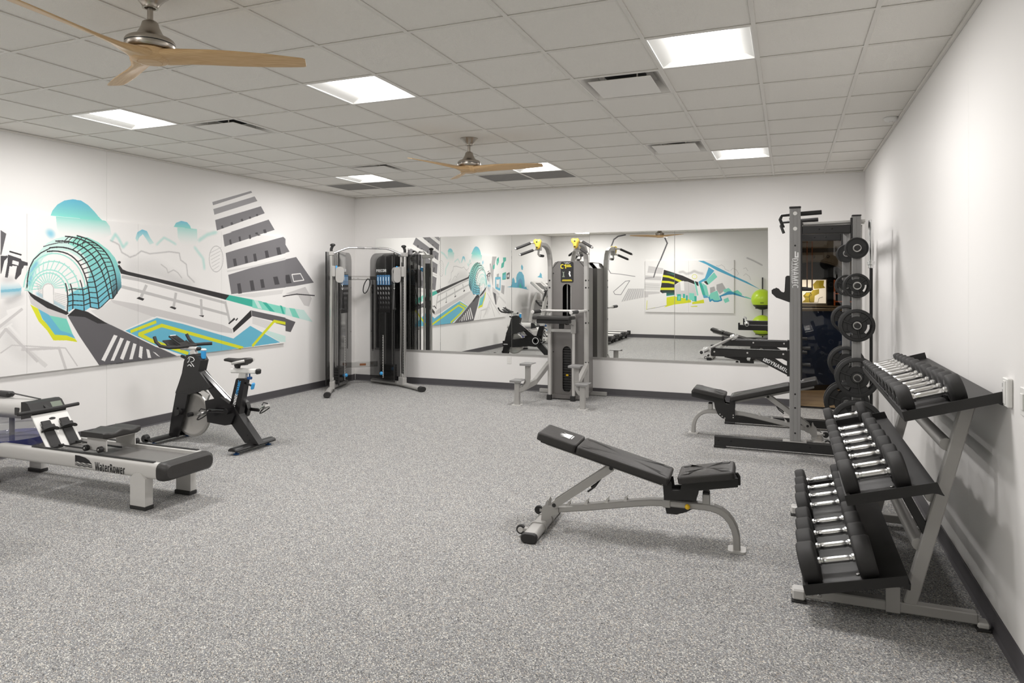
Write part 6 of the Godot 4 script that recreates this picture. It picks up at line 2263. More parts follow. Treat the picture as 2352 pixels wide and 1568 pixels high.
# ---------------------------------------------------------------- assisted dip and chin station
func build_station() -> void:
	var o := v3(-2.84, 0, -9.3)
	var t := thing("chin_dip_station", "grey chin and dip station with weight stack and yellow hand holds, before the mirrors", "gym station", o)
	var zf := -9.20
	var mb: MB
	# shroud
	var xl := -3.075
	var xr := -2.605
	mb = MB.new(o)
	var sx0 := -2.93
	var sx1 := -2.805
	var side_l := PackedVector2Array([Vector2(sx0, 0.07), Vector2(sx0, 1.93), Vector2(xl + 0.08, 1.93), Vector2(xl + 0.035, 1.915), Vector2(xl + 0.010, 1.88), Vector2(xl, 1.83), Vector2(xl, 0.07)])
	var side_r := PackedVector2Array([Vector2(sx1, 0.07), Vector2(sx1, 1.93), Vector2(xr - 0.08, 1.93), Vector2(xr - 0.035, 1.915), Vector2(xr - 0.010, 1.88), Vector2(xr, 1.83), Vector2(xr, 0.07)])
	mb.prism(side_l, zf - 0.012, zf)
	mb.prism(side_r, zf - 0.012, zf)
	var r := (sx1 - sx0) * 0.5
	var c := (sx0 + sx1) * 0.5
	var arch := func(y: float, upwards: bool) -> Array:
		var q := []
		for i in 9:
			var a := PI * i / 8.0
			q.append(Vector2(c + cos(a) * r, y + sin(a) * r * (1.0 if upwards else -1.0)))
		return q
	var top_p := PackedVector2Array([Vector2(sx0, 1.93), Vector2(sx1, 1.93)])
	top_p.append_array(PackedVector2Array(arch.call(1.55, true)))
	mb.prism(top_p, zf - 0.012, zf)
	var mid := PackedVector2Array(arch.call(1.10, false))
	var low: Array = arch.call(0.68, true)
	low.reverse()
	mid.append_array(PackedVector2Array(low))
	mb.prism(mid, zf - 0.012, zf)
	var bot := PackedVector2Array([Vector2(sx0, 0.07), Vector2(sx1, 0.07)])
	var lo2: Array = arch.call(0.165, false)
	bot.append_array(PackedVector2Array(lo2))
	mb.prism(bot, zf - 0.012, zf)
	for s in [[xl, 1], [xr, -1]]:
		mb.span(v3(s[0], 0.07, -9.60), v3(s[0] + s[1] * 0.008, 1.84, zf - 0.012), 0.002)
		mb.bar(v3(s[0] + s[1] * 0.004, 1.838, -9.40), v3(s[0] + s[1] * 0.08, 1.926, -9.40), 0.40, 0.008, 0.001)
	mb.span(v3(xl + 0.07, 1.92, -9.60), v3(xr - 0.07, 1.93, zf - 0.012), 0.002)
	mb.span(v3(xl, 0.07, -9.61), v3(xr, 1.84, -9.60), 0.002)
	var shroud := part("shroud", mb, M.charcoal, t)
	for p in [[xl + 0.012, 1.76], [xr - 0.012, 1.76], [xl + 0.012, 0.66], [xr - 0.012, 0.66]]:
		mb = MB.new(o)
		mb.cyl(v3(p[0], p[1], zf - 0.001), v3(p[0], p[1], zf + 0.003), 0.009, 10, 0.001)
		part("screw", mb, M.black_plastic, shroud)
	mb = MB.new(o)
	mb.span(v3(-3.0, 0.08, -9.5), v3(-2.7, 1.9, -9.45), 0.002)
	part("inner_back", mb, M.black_steel, t)
	for i in 17:
		mb = MB.new(o)
		mb.span(v3(-2.99, 0.12 + i * 0.036, -9.38), v3(-2.745, 0.152 + i * 0.036, -9.235), 0.003)
		part("weight_plate", mb, M.black_steel, t)
	for x in [-2.895, -2.84]:
		mb = MB.new(o)
		mb.cyl(v3(x, 0.12, -9.31), v3(x, 1.9, -9.31), 0.012, 10)
		part("guide_rod", mb, M.chrome, t)
	mb = MB.new(o)
	mb.box(v3(-2.868, 0.337, -9.222), Vector3(0.04, 0.026, 0.03), 0.010)
	var pin := part("selector_pin", mb, M.yellow_plastic, t)
	pin.set_meta("label", "yellow weight selector pin")
	# placard
	mb = MB.new(o)
	mb.prism(rrect(0.185, 0.29, 0.022), 0.0, 0.003, Transform3D(Basis(), v3(-2.862, 1.775, zf)))
	var pl := part("placard", mb, M.print_black, t)
	lettering(pl, "C1", 0.060, Transform3D(Basis(), v3(-2.915, 1.855, zf + 0.003) - o), M.print_yellow)
	mb = MB.new(o)
	for i in 2:
		mb.span(v3(-2.872, 1.868 - i * 0.020, zf + 0.003), v3(-2.812 + i * 0.012, 1.880 - i * 0.020, zf + 0.004), 0.0002)
	mb.span(v3(-2.935, 1.652, zf + 0.003), v3(-2.79, 1.660, zf + 0.004), 0.0002)
	mb.span(v3(-2.93, 1.668, zf + 0.003), v3(-2.80, 1.673, zf + 0.004), 0.0002)
	part("yellow_print", mb, M.print_yellow, pl)
	mb = MB.new(o)
	mb.prism(poly([-2.915, 1.912, -2.88, 1.905, -2.862, 1.911, -2.845, 1.905, -2.81, 1.912, -2.845, 1.897, -2.862, 1.901, -2.88, 1.897]), zf + 0.003, zf + 0.004)
	part("wing_print", mb, M.print_white, pl)
	mb = MB.new(o)
	mb.prism(poly([-2.932, 1.785, -2.912, 1.778, -2.898, 1.785, -2.908, 1.758, -2.904, 1.728, -2.894, 1.706, -2.936, 1.706, -2.924, 1.730, -2.922, 1.758]), zf + 0.003, zf + 0.004)
	part("figure_print", mb, M.lcd, pl)
	mb = MB.new(o)
	for s in [[-2.825, 1.775, 0.018], [-2.828, 1.752, 0.020], [-2.82, 1.728, 0.018]]:
		mb.prism(rrect(s[2] * 1.1, s[2] * 1.5, s[2] * 0.4), 0, 0.001, Transform3D(Basis(Vector3(0, 0, 1), 0.3), v3(s[0], s[1], zf + 0.003)))
	part("white_print", mb, M.print_white, pl)
	# base
	mb = MB.new(o)
	mb.span(v3(-3.44, 0.004, -9.725), v3(-2.42, 0.056, -9.665), 0.004)
	part("wall_foot", mb, M.silver, t)
	for x in [-3.09, -2.75]:
		mb = MB.new(o)
		mb.span(v3(x - 0.028, 0.008, -9.67), v3(x + 0.028, 0.064, -9.10), 0.004)
		var br := part("base_rail", mb, M.silver, t)
		mb = MB.new(o)
		mb.span(v3(x - 0.034, 0.0, -9.13), v3(x + 0.034, 0.072, -9.075), 0.005)
		part("rail_cap", mb, M.black_plastic, br)
	mb = MB.new(o)
	mb.span(v3(-3.07, 0.012, -9.2), v3(-2.61, 0.07, -9.17), 0.003)
	part("front_skirt", mb, M.charcoal, t)
	for x in [-3.09, -2.745]:
		mb = MB.new(o)
		mb.cyl(v3(x, 0.07, -9.115), v3(x, 1.20, -9.115), 0.021, 14)
		part("carriage_rod", mb, M.silver_light, t)
	# posts with goosenecks and grips
	for s in [-1.0, 1.0]:
		var x = -2.845 + s * 0.262
		mb = MB.new(o)
		var path := [v3(x, 0.05, -9.19), v3(x, 1.86, -9.19), v3(x, 1.96, -9.175), v3(x, 2.04, -9.14), v3(x, 2.10, -9.08), v3(x, 2.135, -9.0), v3(x, 2.15, -8.9), v3(x, 2.152, -8.72)]
		mb.sweep(path, poly([-0.030, -0.022, -0.030, 0.022, -0.022, 0.030, 0.022, 0.030, 0.030, 0.022, 0.030, -0.022, 0.022, -0.030, -0.022, -0.030]), Vector3.RIGHT)
		var post := part("gooseneck_post", mb, M.silver, t)
		for y in [1.66, 1.56, 1.245, 1.075, 0.53]:
			mb = MB.new(o)
			mb.cyl(v3(x + s * 0.029, y, -9.19), v3(x + s * 0.035, y, -9.19), 0.012, 12, 0.002)
			mb.cyl(v3(x, y, -9.162), v3(x, y, -9.156), 0.012, 12, 0.002)
			part("bolt", mb, M.black_plastic, post)
		mb = MB.new(o)
		mb.span(v3(x - 0.034, 2.06, -8.74), v3(x + 0.034, 2.19, -8.68), 0.004)
		part("grip_block", mb, M.silver, post)
		# climbing hold
		mb = MB.new(o)
		var hold := []
		for e in [[0.0, 0.9], [0.02, 1.0], [0.04, 0.92], [0.052, 0.55]]:
			var rr := PackedVector3Array()
			for p in [Vector2(-0.055, 0.055), Vector2(-0.03, 0.068), Vector2(0.0, 0.060), Vector2(0.035, 0.066), Vector2(0.056, 0.04), Vector2(0.045, 0.0), Vector2(0.038, -0.05), Vector2(0.010, -0.075), Vector2(-0.02, -0.06), Vector2(-0.03, -0.01), Vector2(-0.055, 0.02)]:
				rr.append(v3(x + p.x * e[1], 2.145 + p.y * e[1], -8.68 + e[0]))
			hold.append(rr)
		mb.loft(hold)
		var hp := part("hand_hold", mb, M.yellow_pale, t)
		hp.set_meta("label", "yellow moulded hand hold")
		for y in [2.17, 2.10]:
			mb = MB.new(o)
			mb.cyl(v3(x, y, -8.634), v3(x, y, -8.626), 0.011, 10, 0.001)
			part("hold_bolt", mb, M.black_plastic, hp)
		# three grips each side
		var grips := [[v3(x + s * 0.03, 2.165, -8.70), v3(x + s * 0.09, 2.165, -8.67), v3(x + s * 0.27, 2.075, -8.52)], [v3(x + s * 0.03, 2.075, -8.70), v3(x + s * 0.06, 2.070, -8.69), v3(x + s * 0.21, 1.995, -8.53)], [v3(x, 2.065, -8.71), v3(x + s * 0.01, 2.01, -8.72), v3(x + s * 0.015, 1.995, -8.78), v3(x + s * 0.015, 1.995, -8.94)]]
		for q in grips:
			mb = MB.new(o)
			mb.tube(q, 0.014, 10)
			var gr := part("grip_bar", mb, M.silver_light, t)
			mb = MB.new(o)
			var m: int = q.size()
			var e0: Vector3 = q[m - 2].lerp(q[m - 1], 0.06)
			var e1: Vector3 = q[m - 2].lerp(q[m - 1], 0.93)
			mb.cyl(e0, e1, 0.0185, 12, 0.003)
			part("grip_sleeve", mb, M.rubber, gr)
		# dip bar
		mb = MB.new(o)
		mb.tube([v3(x, 1.245, -9.16), v3(x, 1.245, -8.46)], 0.018, 12)
		mb.cyl(v3(x, 1.245, -8.80), v3(x, 1.245, -8.77), 0.024, 14)
		var dip := part("dip_bar", mb, M.silver_light, t)
		mb = MB.new(o)
		mb.cyl(v3(x, 1.245, -8.75), v3(x, 1.245, -8.475), 0.024, 14, 0.004)
		part("grip_sleeve", mb, M.rubber, dip)
		mb = MB.new(o)
		mb.cyl(v3(x, 1.245, -8.475), v3(x, 1.245, -8.455), 0.023, 14, 0.003)
		part("grip_end", mb, M.silver_light, dip)
		# steps
		var px = -2.895 + s * 0.45
		mb = MB.new(o)
		mb.span(v3(px - 0.033, 0.01, -8.563), v3(px + 0.033, 0.325, -8.497), 0.005)
		var sp := part("step_post", mb, M.silver, t)
		mb = MB.new(o)
		mb.prism(rrect(0.13, 0.13, 0.015), 0.0, 0.012, Transform3D(Basis(Vector3.RIGHT, Vector3.FORWARD, Vector3.UP), v3(px, 0, -8.53)))
		part("foot_plate", mb, M.silver_light, sp)
		mb = MB.new(o)
		mb.box(v3(px, 0.333, -8.55), Vector3(0.165, 0.010, 0.20), 0.003)
		mb.box(v3(px, 0.322, -8.455), Vector3(0.165, 0.026, 0.010), 0.003)
		part("step_plate", mb, M.steel_grey, sp)
		mb = MB.new(o)
		var hx = px - s * 0.115
		mb.sweep([v3(hx, 0.545, -8.62), v3(hx, 0.36, -8.62), v3(hx + s * 0.008, 0.30, -8.617), v3(hx + s * 0.03, 0.25, -8.60), v3(hx + s * 0.065, 0.215, -8.57), v3(px, 0.20, -8.53)], poly([-0.028, -0.028, -0.028, 0.028, 0.028, 0.028, 0.028, -0.028]), Vector3(s * 0.62, 0, 0.78).normalized().cross(Vector3.UP).normalized())
		var hst := part("high_step_post", mb, M.silver, t)
		mb = MB.new(o)
		mb.box(v3(hx, 0.552, -8.62), Vector3(0.165, 0.010, 0.20), 0.003)
		mb.box(v3(hx, 0.541, -8.525), Vector3(0.165, 0.026, 0.010), 0.003)
		part("step_plate", mb, M.steel_grey, hst)
		mb = MB.new(o)
		mb.bar(v3(px - s * 0.02, 0.20, -8.56), v3(px - s * 0.16, 0.29, -8.82), 0.055, 0.075, 0.006)
		mb.bar(v3(px - s * 0.15, 0.285, -8.80), v3(x + s * 0.01, 0.50, -9.17), 0.055, 0.075, 0.006)
		part("step_arm", mb, M.silver, t)
	mb = MB.new(o)
	mb.cyl(v3(-3.11, 1.245, -8.98), v3(-2.58, 1.245, -8.98), 0.017, 12)
	part("dip_cross_bar", mb, M.silver_light, t)
	# knee platform carriage
	mb = MB.new(o)
	mb.pad(rrect(0.56, 0.24, 0.05, 5), 0.0, 0.045, 0.016, Transform3D(Basis(Vector3.RIGHT, Vector3.FORWARD, Vector3.UP), v3(-2.94, 1.135, -8.84)))
	part("knee_pad", mb, M.vinyl, t)
	mb = MB.new(o)
	mb.span(v3(-3.16, 1.08, -8.93), v3(-2.72, 1.132, -8.76), 0.004)
	mb.span(v3(-2.90, 1.00, -9.0), v3(-2.84, 1.10, -8.94), 0.004)
	part("knee_bracket", mb, M.black_steel, t)
	mb = MB.new(o)
	mb.span(v3(-3.115, 0.945, -9.14), v3(-2.72, 0.985, -9.09), 0.004)
	mb.span(v3(-2.775, 0.93, -9.145), v3(-2.715, 1.20, -9.085), 0.004)
	mb.span(v3(-3.12, 0.93, -9.145), v3(-3.06, 1.10, -9.085), 0.004)
	mb.bar(v3(-3.09, 1.06, -9.09), v3(-3.09, 1.10, -8.90), 0.04, 0.04, 0.004)
	mb.bar(v3(-2.745, 1.06, -9.09), v3(-2.745, 1.10, -8.90), 0.04, 0.04, 0.004)
	part("carriage_frame", mb, M.silver, t)

# ---------------------------------------------------------------- corner cable machine
func cc(left: bool, a: float, y: float, b: float) -> Vector3:
	return v3(WL + (b if left else a), y, WB + (a if left else b))

func build_cable_machine() -> void:
	var o := v3(-6.1, 0, -9.1)
	var t := thing("cable_machine", "silver and smoked two tower cable machine standing in the far corner", "cable machine", o)
	var mb: MB
	for left in [false, true]:
		var p0 := cc(left, 0.52, 0.0, 0.15)
		var p1 := cc(left, 1.06, 0.0, 0.30)
		var dv := (p1 - p0).normalized()
		var nv := v3(-dv.z, 0, dv.x)
		var centre := cc(left, 1.2, 0, 1.2)
		if nv.dot(centre - p0) < 0.0:
			nv = -nv
		# base tube
		mb = MB.new(o)
		mb.tube([cc(left, 0.44, 0.042, 0.135), cc(left, 1.0, 0.042, 0.29), cc(left, 1.20, 0.042, 0.40), cc(left, 1.40, 0.042, 0.52), cc(left, 1.64, 0.042, 0.675)], 0.034, 14, false, 1.3)
		var base := part("base_tube", mb, M.silver, t)
		var tip := cc(left, 1.64, 0.042, 0.675)
		var td := (tip - cc(left, 1.40, 0.042, 0.52)).normalized()
		mb = MB.new(o)
		mb.tube([tip - td * 0.01, tip + td * 0.05, tip + td * 0.075], 0.038, 14, false, 1.35)
		part("foot_cap", mb, M.black_plastic, base)
		# smoked shroud: front and back panels with a rounded outer corner
		var w := (p1 - p0).length()
		var outl := PackedVector2Array([Vector2(0, 0.07), Vector2(w, 0.07), Vector2(w, 2.10), Vector2(0.16, 2.10)])
		for i in 7:
			var a := PI / 2 + PI / 2 * i / 6.0
			outl.append(Vector2(0.14 + cos(a) * 0.14, 1.96 + sin(a) * 0.14))
		for f in [0.125, -0.075]:
			mb = MB.new(o)
			mb.prism(outl, 0.0, 0.006, Transform3D(Basis(dv, Vector3.UP, nv), p0 + nv * f))
			part("shroud_panel", mb, M.smoked, t)
		for f in [0.128, -0.072]:
			mb = MB.new(o)
			mb.bar(p1 + v3(0, 0.07, 0) + nv * f, p1 + v3(0, 2.10, 0) + nv * f, 0.016, 0.016, 0.003, dv)
			part("shroud_edge", mb, M.black_plastic, t)
		for f in [Vector2(0.03, 1.55), Vector2(0.03, 0.85), Vector2(w - 0.03, 0.85), Vector2(w - 0.03, 1.55)]:
			mb = MB.new(o)
			var q = p0 + dv * f.x + v3(0, f.y, 0) + nv * 0.131
			mb.cyl(q, q + nv * 0.004, 0.008, 10, 0.001)
			part("screw", mb, M.black_plastic, t)
		# weight stack inside
		var sc := p0 + dv * (w * 0.58) + nv * 0.025
		for i in 6:
			mb = MB.new(o)
			mb.box(sc + v3(0, 0.11 + i * 0.040, 0), Vector3(0.24, 0.036, 0.13), 0.003, Basis(dv, Vector3.UP, nv))
			part("weight_plate", mb, M.black_steel, t)
		for s in [-0.08, 0.08]:
			mb = MB.new(o)
			mb.cyl(sc + dv * s + v3(0, 0.1, 0), sc + dv * s + v3(0, 2.05, 0), 0.011, 10)
			part("guide_rod", mb, M.chrome_soft, t)
		mb = MB.new(o)
		mb.prism(rrect(0.028, 0.85, 0.013), 0.0, 0.003, Transform3D(Basis(dv, Vector3.UP, nv), p0 + dv * (w * 0.34) + v3(0, 1.02, 0) + nv * 0.131))
		part("cable_slot", mb, M.black_gloss, t)
		mb = MB.new(o)
		mb.prism(rrect(0.020, 0.68, 0.008), 0.0, 0.003, Transform3D(Basis(dv, Vector3.UP, nv), p0 + dv * (w * 0.55) + v3(0, 0.46, 0) + nv * 0.131))
		var scale := part("weight_scale", mb, M.silver_light, t)
		mb = MB.new(o)
		for i in 17:
			mb.box(p0 + dv * (w * 0.55 - 0.004) + v3(0, 0.14 + i * 0.040, 0) + nv * 0.135, Vector3(0.014, 0.014, 0.001), 0.0002, Basis(dv, Vector3.UP, nv))
		part("scale_marks", mb, M.print_black, scale)
		mb = MB.new(o)
		mb.ball(p0 + dv * (w * 0.50) + v3(0, 0.19, 0) + nv * 0.14, 0.030, 14)
		part("selector_knob", mb, M.blue_plastic, t)
		# placard
		var px := Transform3D(Basis(dv if not left else -dv, Vector3.UP, nv), p0 + dv * (w * 0.56) + v3(0, 1.46, 0) + nv * 0.1315)
		var pst := part_mesh("placard", placard_mesh(0.32, 0.60), placard_material(), t)
		pst.transform = Transform3D(px.basis, px.origin - o)
		lettering(t, "PRECOR", 0.045, Transform3D(px.basis, px.origin + v3(0, 0.36, 0) - px.basis.x * 0.05 - o), M.print_white)
		# columns
		var ca := cc(left, 1.125, 0.0, 0.375)
		var cb := cc(left, 1.225, 0.0, 0.435)
		var cd := (cb - ca).normalized()
		var cn := v3(-cd.z, 0, cd.x)
		if cn.dot(centre - ca) < 0.0:
			cn = -cn
		for q in [ca, cb]:
			mb = MB.new(o)
			mb.bar(q + v3(0, 0.04, 0), q + v3(0, 2.06, 0), 0.04, 0.032, 0.010, cd)
			part("column", mb, M.chrome_soft, t)
		mb = MB.new(o)
		mb.box((ca + cb) * 0.5 + v3(0, 1.02, 0) - cn * 0.012, Vector3(0.075, 1.86, 0.006), 0.001, Basis(cd, Vector3.UP, cn))
		var strip := part("hole_strip", mb, M.black_plastic, t)
		mb = MB.new(o)
		for i in 40:
			mb.box((ca + cb) * 0.5 + v3(0, 0.20 + i * 0.042, 0) - cn * 0.0085, Vector3(0.016, 0.016, 0.002), 0.002, Basis(cd, Vector3.UP, cn))
		part("position_holes", mb, M.silver_light, strip)
		mb = MB.new(o)
		mb.box((ca + cb) * 0.5 + v3(0, 2.065, 0), Vector3(0.19, 0.06, 0.07), 0.006, Basis(cd, Vector3.UP, cn))
		part("column_head", mb, M.silver, t)
		mb = MB.new(o)
		mb.box((ca + cb) * 0.5 + v3(0, 0.10, 0) + cn * 0.01, Vector3(0.15, 0.12, 0.07), 0.006, Basis(cd, Vector3.UP, cn))
		mb.cyl((ca + cb) * 0.5 + v3(0, 0.17, 0) + cn * 0.0, (ca + cb) * 0.5 + v3(0, 0.17, 0) + cn * 0.03, 0.045, 18)
		part("column_base", mb, M.silver, t)
		mb = MB.new(o)
		var hz := cb + v3(0, 2.08, 0)
		mb.tube([hz, hz + v3(0, 0.05, 0), hz + v3(0, 0.10, 0) + cn * 0.02], 0.022, 10)
		mb.ball(hz + v3(0, 0.11, 0) + cn * 0.02, 0.034, 12, Vector3(1.2, 0.7, 1.2))
		part("hook_grip", mb, M.black_plastic, t)
		# pulley carriage
		var pc := (ca + cb) * 0.5 + v3(0, 1.80, 0) + cn * 0.03
		mb = MB.new(o)
		mb.box(pc, Vector3(0.16, 0.16, 0.05), 0.006, Basis(cd, Vector3.UP, cn))
		mb.prism(rrect(0.12, 0.24, 0.055), -0.006, 0.0, Transform3D(Basis(cn, Vector3.UP, -cd), pc + cn * 0.09 + v3(0, -0.05, 0) + cd * 0.03))
		mb.prism(rrect(0.12, 0.24, 0.055), 0.0, 0.006, Transform3D(Basis(cn, Vector3.UP, -cd), pc + cn * 0.09 + v3(0, -0.05, 0) - cd * 0.03))
		var car := part("pulley_carriage", mb, M.silver, t)
		for y in [0.0, -0.12]:
			mb = MB.new(o)
			var q := pc + cn * 0.09 + v3(0, y, 0)
			mb.cyl(q - cd * 0.022, q + cd * 0.022, 0.048 if y == 0.0 else 0.036, 18, 0.006)
			part("pulley", mb, M.black_plastic, car)
		mb = MB.new(o)
		mb.box(pc - cd * 0.09 + v3(0, 0.05, 0) + cn * 0.03, Vector3(0.05, 0.07, 0.03), 0.008, Basis(cd, Vector3.UP, cn) * Basis(Vector3(0, 0, 1), 0.6))
		part("release_lever", mb, M.blue_plastic, car)
		# hanging handle: a thing of its own
		var top := pc + cn * 0.125 + v3(0, -0.15, 0)
		var hd := thing("cable_stirrup", ["black stirrup handle hanging from the right tower of the cable machine", "black stirrup handle hanging from the left tower of the cable machine"][1 if left else 0], "handle", top, 0.0, "cable machine handles")
		mb = MB.new(top)
		for i in 4:
			mb.tube([top + v3(0, -0.03 * i, 0), top + v3(0, -0.03 * i - 0.014, 0) + (cd if i % 2 == 0 else cn) * 0.010, top + v3(0, -0.03 * i - 0.034, 0), top + v3(0, -0.03 * i - 0.014, 0) - (cd if i % 2 == 0 else cn) * 0.010], 0.004, 6, true)
		part("chain", mb, M.chrome, hd)
		var apex := top + v3(0, -0.13, 0)
		var gd := (cd * 0.8 + cn * 0.6).normalized() if not left else (cd * 0.9 - cn * 0.2).normalized()
		var ga := apex + v3(0, -0.30, 0) - gd * 0.075
		var gb := apex + v3(0, -0.29, 0) + gd * 0.075
		mb = MB.new(top)
		mb.bar(apex, ga, 0.022, 0.004, 0.001, gd)
		mb.bar(apex, gb, 0.022, 0.004, 0.001, gd)
		part("webbing", mb, M.black_plastic, hd)
		mb = MB.new(top)
		mb.cyl(ga - gd * 0.015, gb + gd * 0.015, 0.018, 12, 0.004)
		part("hand_grip", mb, M.rubber, hd)
		mb = MB.new(o)
		mb.cyl((ca + cb) * 0.5 + v3(0, 0.16, 0) + cn * 0.03, pc + cn * 0.03, 0.003, 6, 0.0005)
		part("cable", mb, M.black_plastic, t)
	# pull-up bar and beams between the towers
	var la := cc(true, 1.17, 2.07, 0.40)
	var ra := cc(false, 1.17, 2.07, 0.40)
	var dd := (ra - la).normalized()
	mb = MB.new(o)
	mb.tube([la, la + dd * 0.03, la + dd * 0.10 + v3(0, 0.03, 0), la + dd * 0.21 + v3(0, 0.075, 0), la + dd * 0.27 + v3(0, 0.088, 0), la.lerp(ra, 0.5) + v3(0, 0.09, 0), ra - dd * 0.27 + v3(0, 0.088, 0), ra - dd * 0.21 + v3(0, 0.075, 0), ra - dd * 0.10 + v3(0, 0.03, 0), ra - dd * 0.03, ra], 0.0165, 12)
	part("pull_up_bar", mb, M.chrome, t)
	for f in [0.40, 0.60]:
		mb = MB.new(o)
		var q := la.lerp(ra, f) + v3(0, 0.09, 0)
		mb.cyl(q - dd * 0.055, q + dd * 0.055, 0.0172, 12, 0.0003)
		part("knurling", mb, M.steel_grey, t)
	var b0 := cc(true, 0.55, 0, 0.16)
	var b1 := cc(false, 0.55, 0, 0.16)
	mb = MB.new(o)
	mb.bar(b0 + v3(0, 1.705, 0), b1 + v3(0, 1.705, 0), 0.045, 0.06, 0.008)
	var beam := part("upper_beam", mb, M.chrome_soft, t)
	for f in [0.3, 0.42, 0.7]:
		mb = MB.new(o)
		var q := b0.lerp(b1, f) + v3(0, 1.70, 0) + v3(0.707, 0, 0.707) * 0.022
		mb.cyl(q, q + v3(0.707, 0, 0.707) * 0.004, 0.010, 10, 0.001)
		part("beam_bolt", mb, M.silver, beam)
	mb = MB.new(o)
	mb.bar(b0 + v3(0, 0.315, 0), b1 + v3(0, 0.315, 0), 0.05, 0.085, 0.006)
	var lb := part("lower_beam", mb, M.silver, t)
	mb = MB.new(o)
	mb.box(b0.lerp(b1, 0.56) + v3(0, 0.315, 0) + v3(0.707, 0, 0.707) * 0.026, Vector3(0.10, 0.034, 0.002), 0.0005, Basis(Vector3.UP, PI / 4))
	part("rating_label", mb, M.copper_tube, lb)
	# things hung on the upper beam
	var hb := b0.lerp(b1, 0.84) + v3(0.707, 0, 0.707) * 0.05
	var rod := thing("training_bar", "long black straight bar hung upright from the cable machine's cross beam", "exercise bar", hb + v3(0, 0.53, 0))
	mb = MB.new(hb + v3(0, 0.53, 0))
	mb.cyl(hb + v3(0, 0.56, 0), hb + v3(0, 1.60, 0), 0.017, 12)
	part("sleeve", mb, M.rubber, rod)
	for e in [[0.53, 0.56], [1.60, 1.67]]:
		mb = MB.new(hb + v3(0, 0.53, 0))
		mb.cyl(hb + v3(0, e[0], 0), hb + v3(0, e[1], 0), 0.011, 10)
		part("end_fitting", mb, M.chrome_soft, rod)
	var sp := b0.lerp(b1, 0.66) + v3(0.707, 0, 0.707) * 0.045
	var loop := thing("loop_strap", "black loop strap hanging from the cable machine's cross beam", "strap", sp + v3(0, 1.70, 0))
	mb = MB.new(sp + v3(0, 1.70, 0))
	var lp := []
	for i in 20:
		var a := TAU * i / 20.0
		lp.append(sp + v3(0.707, 0, -0.707) * (sin(a) * 0.045 + 0.03 * cos(a)) + v3(0, 1.575 + cos(a) * 0.115, 0))
	mb.tube(lp, 0.008, 8, true)
	part("webbing", mb, M.black_plastic, loop)

var placard_m: StandardMaterial3D

func placard_mesh(w: float, h: float) -> Mesh:
	var q := QuadMesh.new()
	q.size = Vector2(w, h)
	return q

func placard_material() -> StandardMaterial3D:
	if placard_m != null:
		return placard_m
	var im := Image.create(128, 240, false, Image.FORMAT_RGB8)
	im.fill(rgb(32, 31, 31))
	for i in 5:
		var x := 4 + i * 25
		im.fill_rect(Rect2i(x, 4, 20, 62), rgb(86, 150, 205))
		im.fill_rect(Rect2i(x + 6, 14, 8, 48), rgb(216, 226, 234))
		im.fill_rect(Rect2i(x + 8, 8, 5, 8), rgb(60, 70, 86))
		im.fill_rect(Rect2i(x + 2, 40, 6, 24), rgb(40, 62, 96))
	for r in 5:
		for i in 5:
			var x := 6 + i * 25
			var y := 78 + r * 30
			var v := 190 - r * 30
			im.fill_rect(Rect2i(x + 4, y, 4, 18), rgb(v, v, v))
			im.fill_rect(Rect2i(x + 8, y + 6, 8, 4), rgb(v, v, v))
			im.fill_rect(Rect2i(x + 12, y + 10, 4, 10), rgb(v * 0.8, v * 0.8, v * 0.8))
	placard_m = StandardMaterial3D.new()
	placard_m.resource_name = "exercise_placard"
	placard_m.albedo_texture = ImageTexture.create_from_image(im)
	placard_m.roughness = 0.4
	return placard_m

# ---------------------------------------------------------------- ceiling fans
func build_fans() -> void:
	var f := fan(v3(-2.922, CEIL, rz(-1.5)), deg_to_rad(33), "large three blade wooden ceiling fan at the upper left, nearest the camera")
	var g: Node3D = f.duplicate()
	g.name = numbered("ceiling_fan")
	add_child(g)
	g.position = v3(-2.922, CEIL, rz(4.5))
	g.rotation.y = deg_to_rad(8)
	meta(g, "smaller looking wooden ceiling fan in the middle, farther from the camera", "ceiling fan", "wooden ceiling fans")

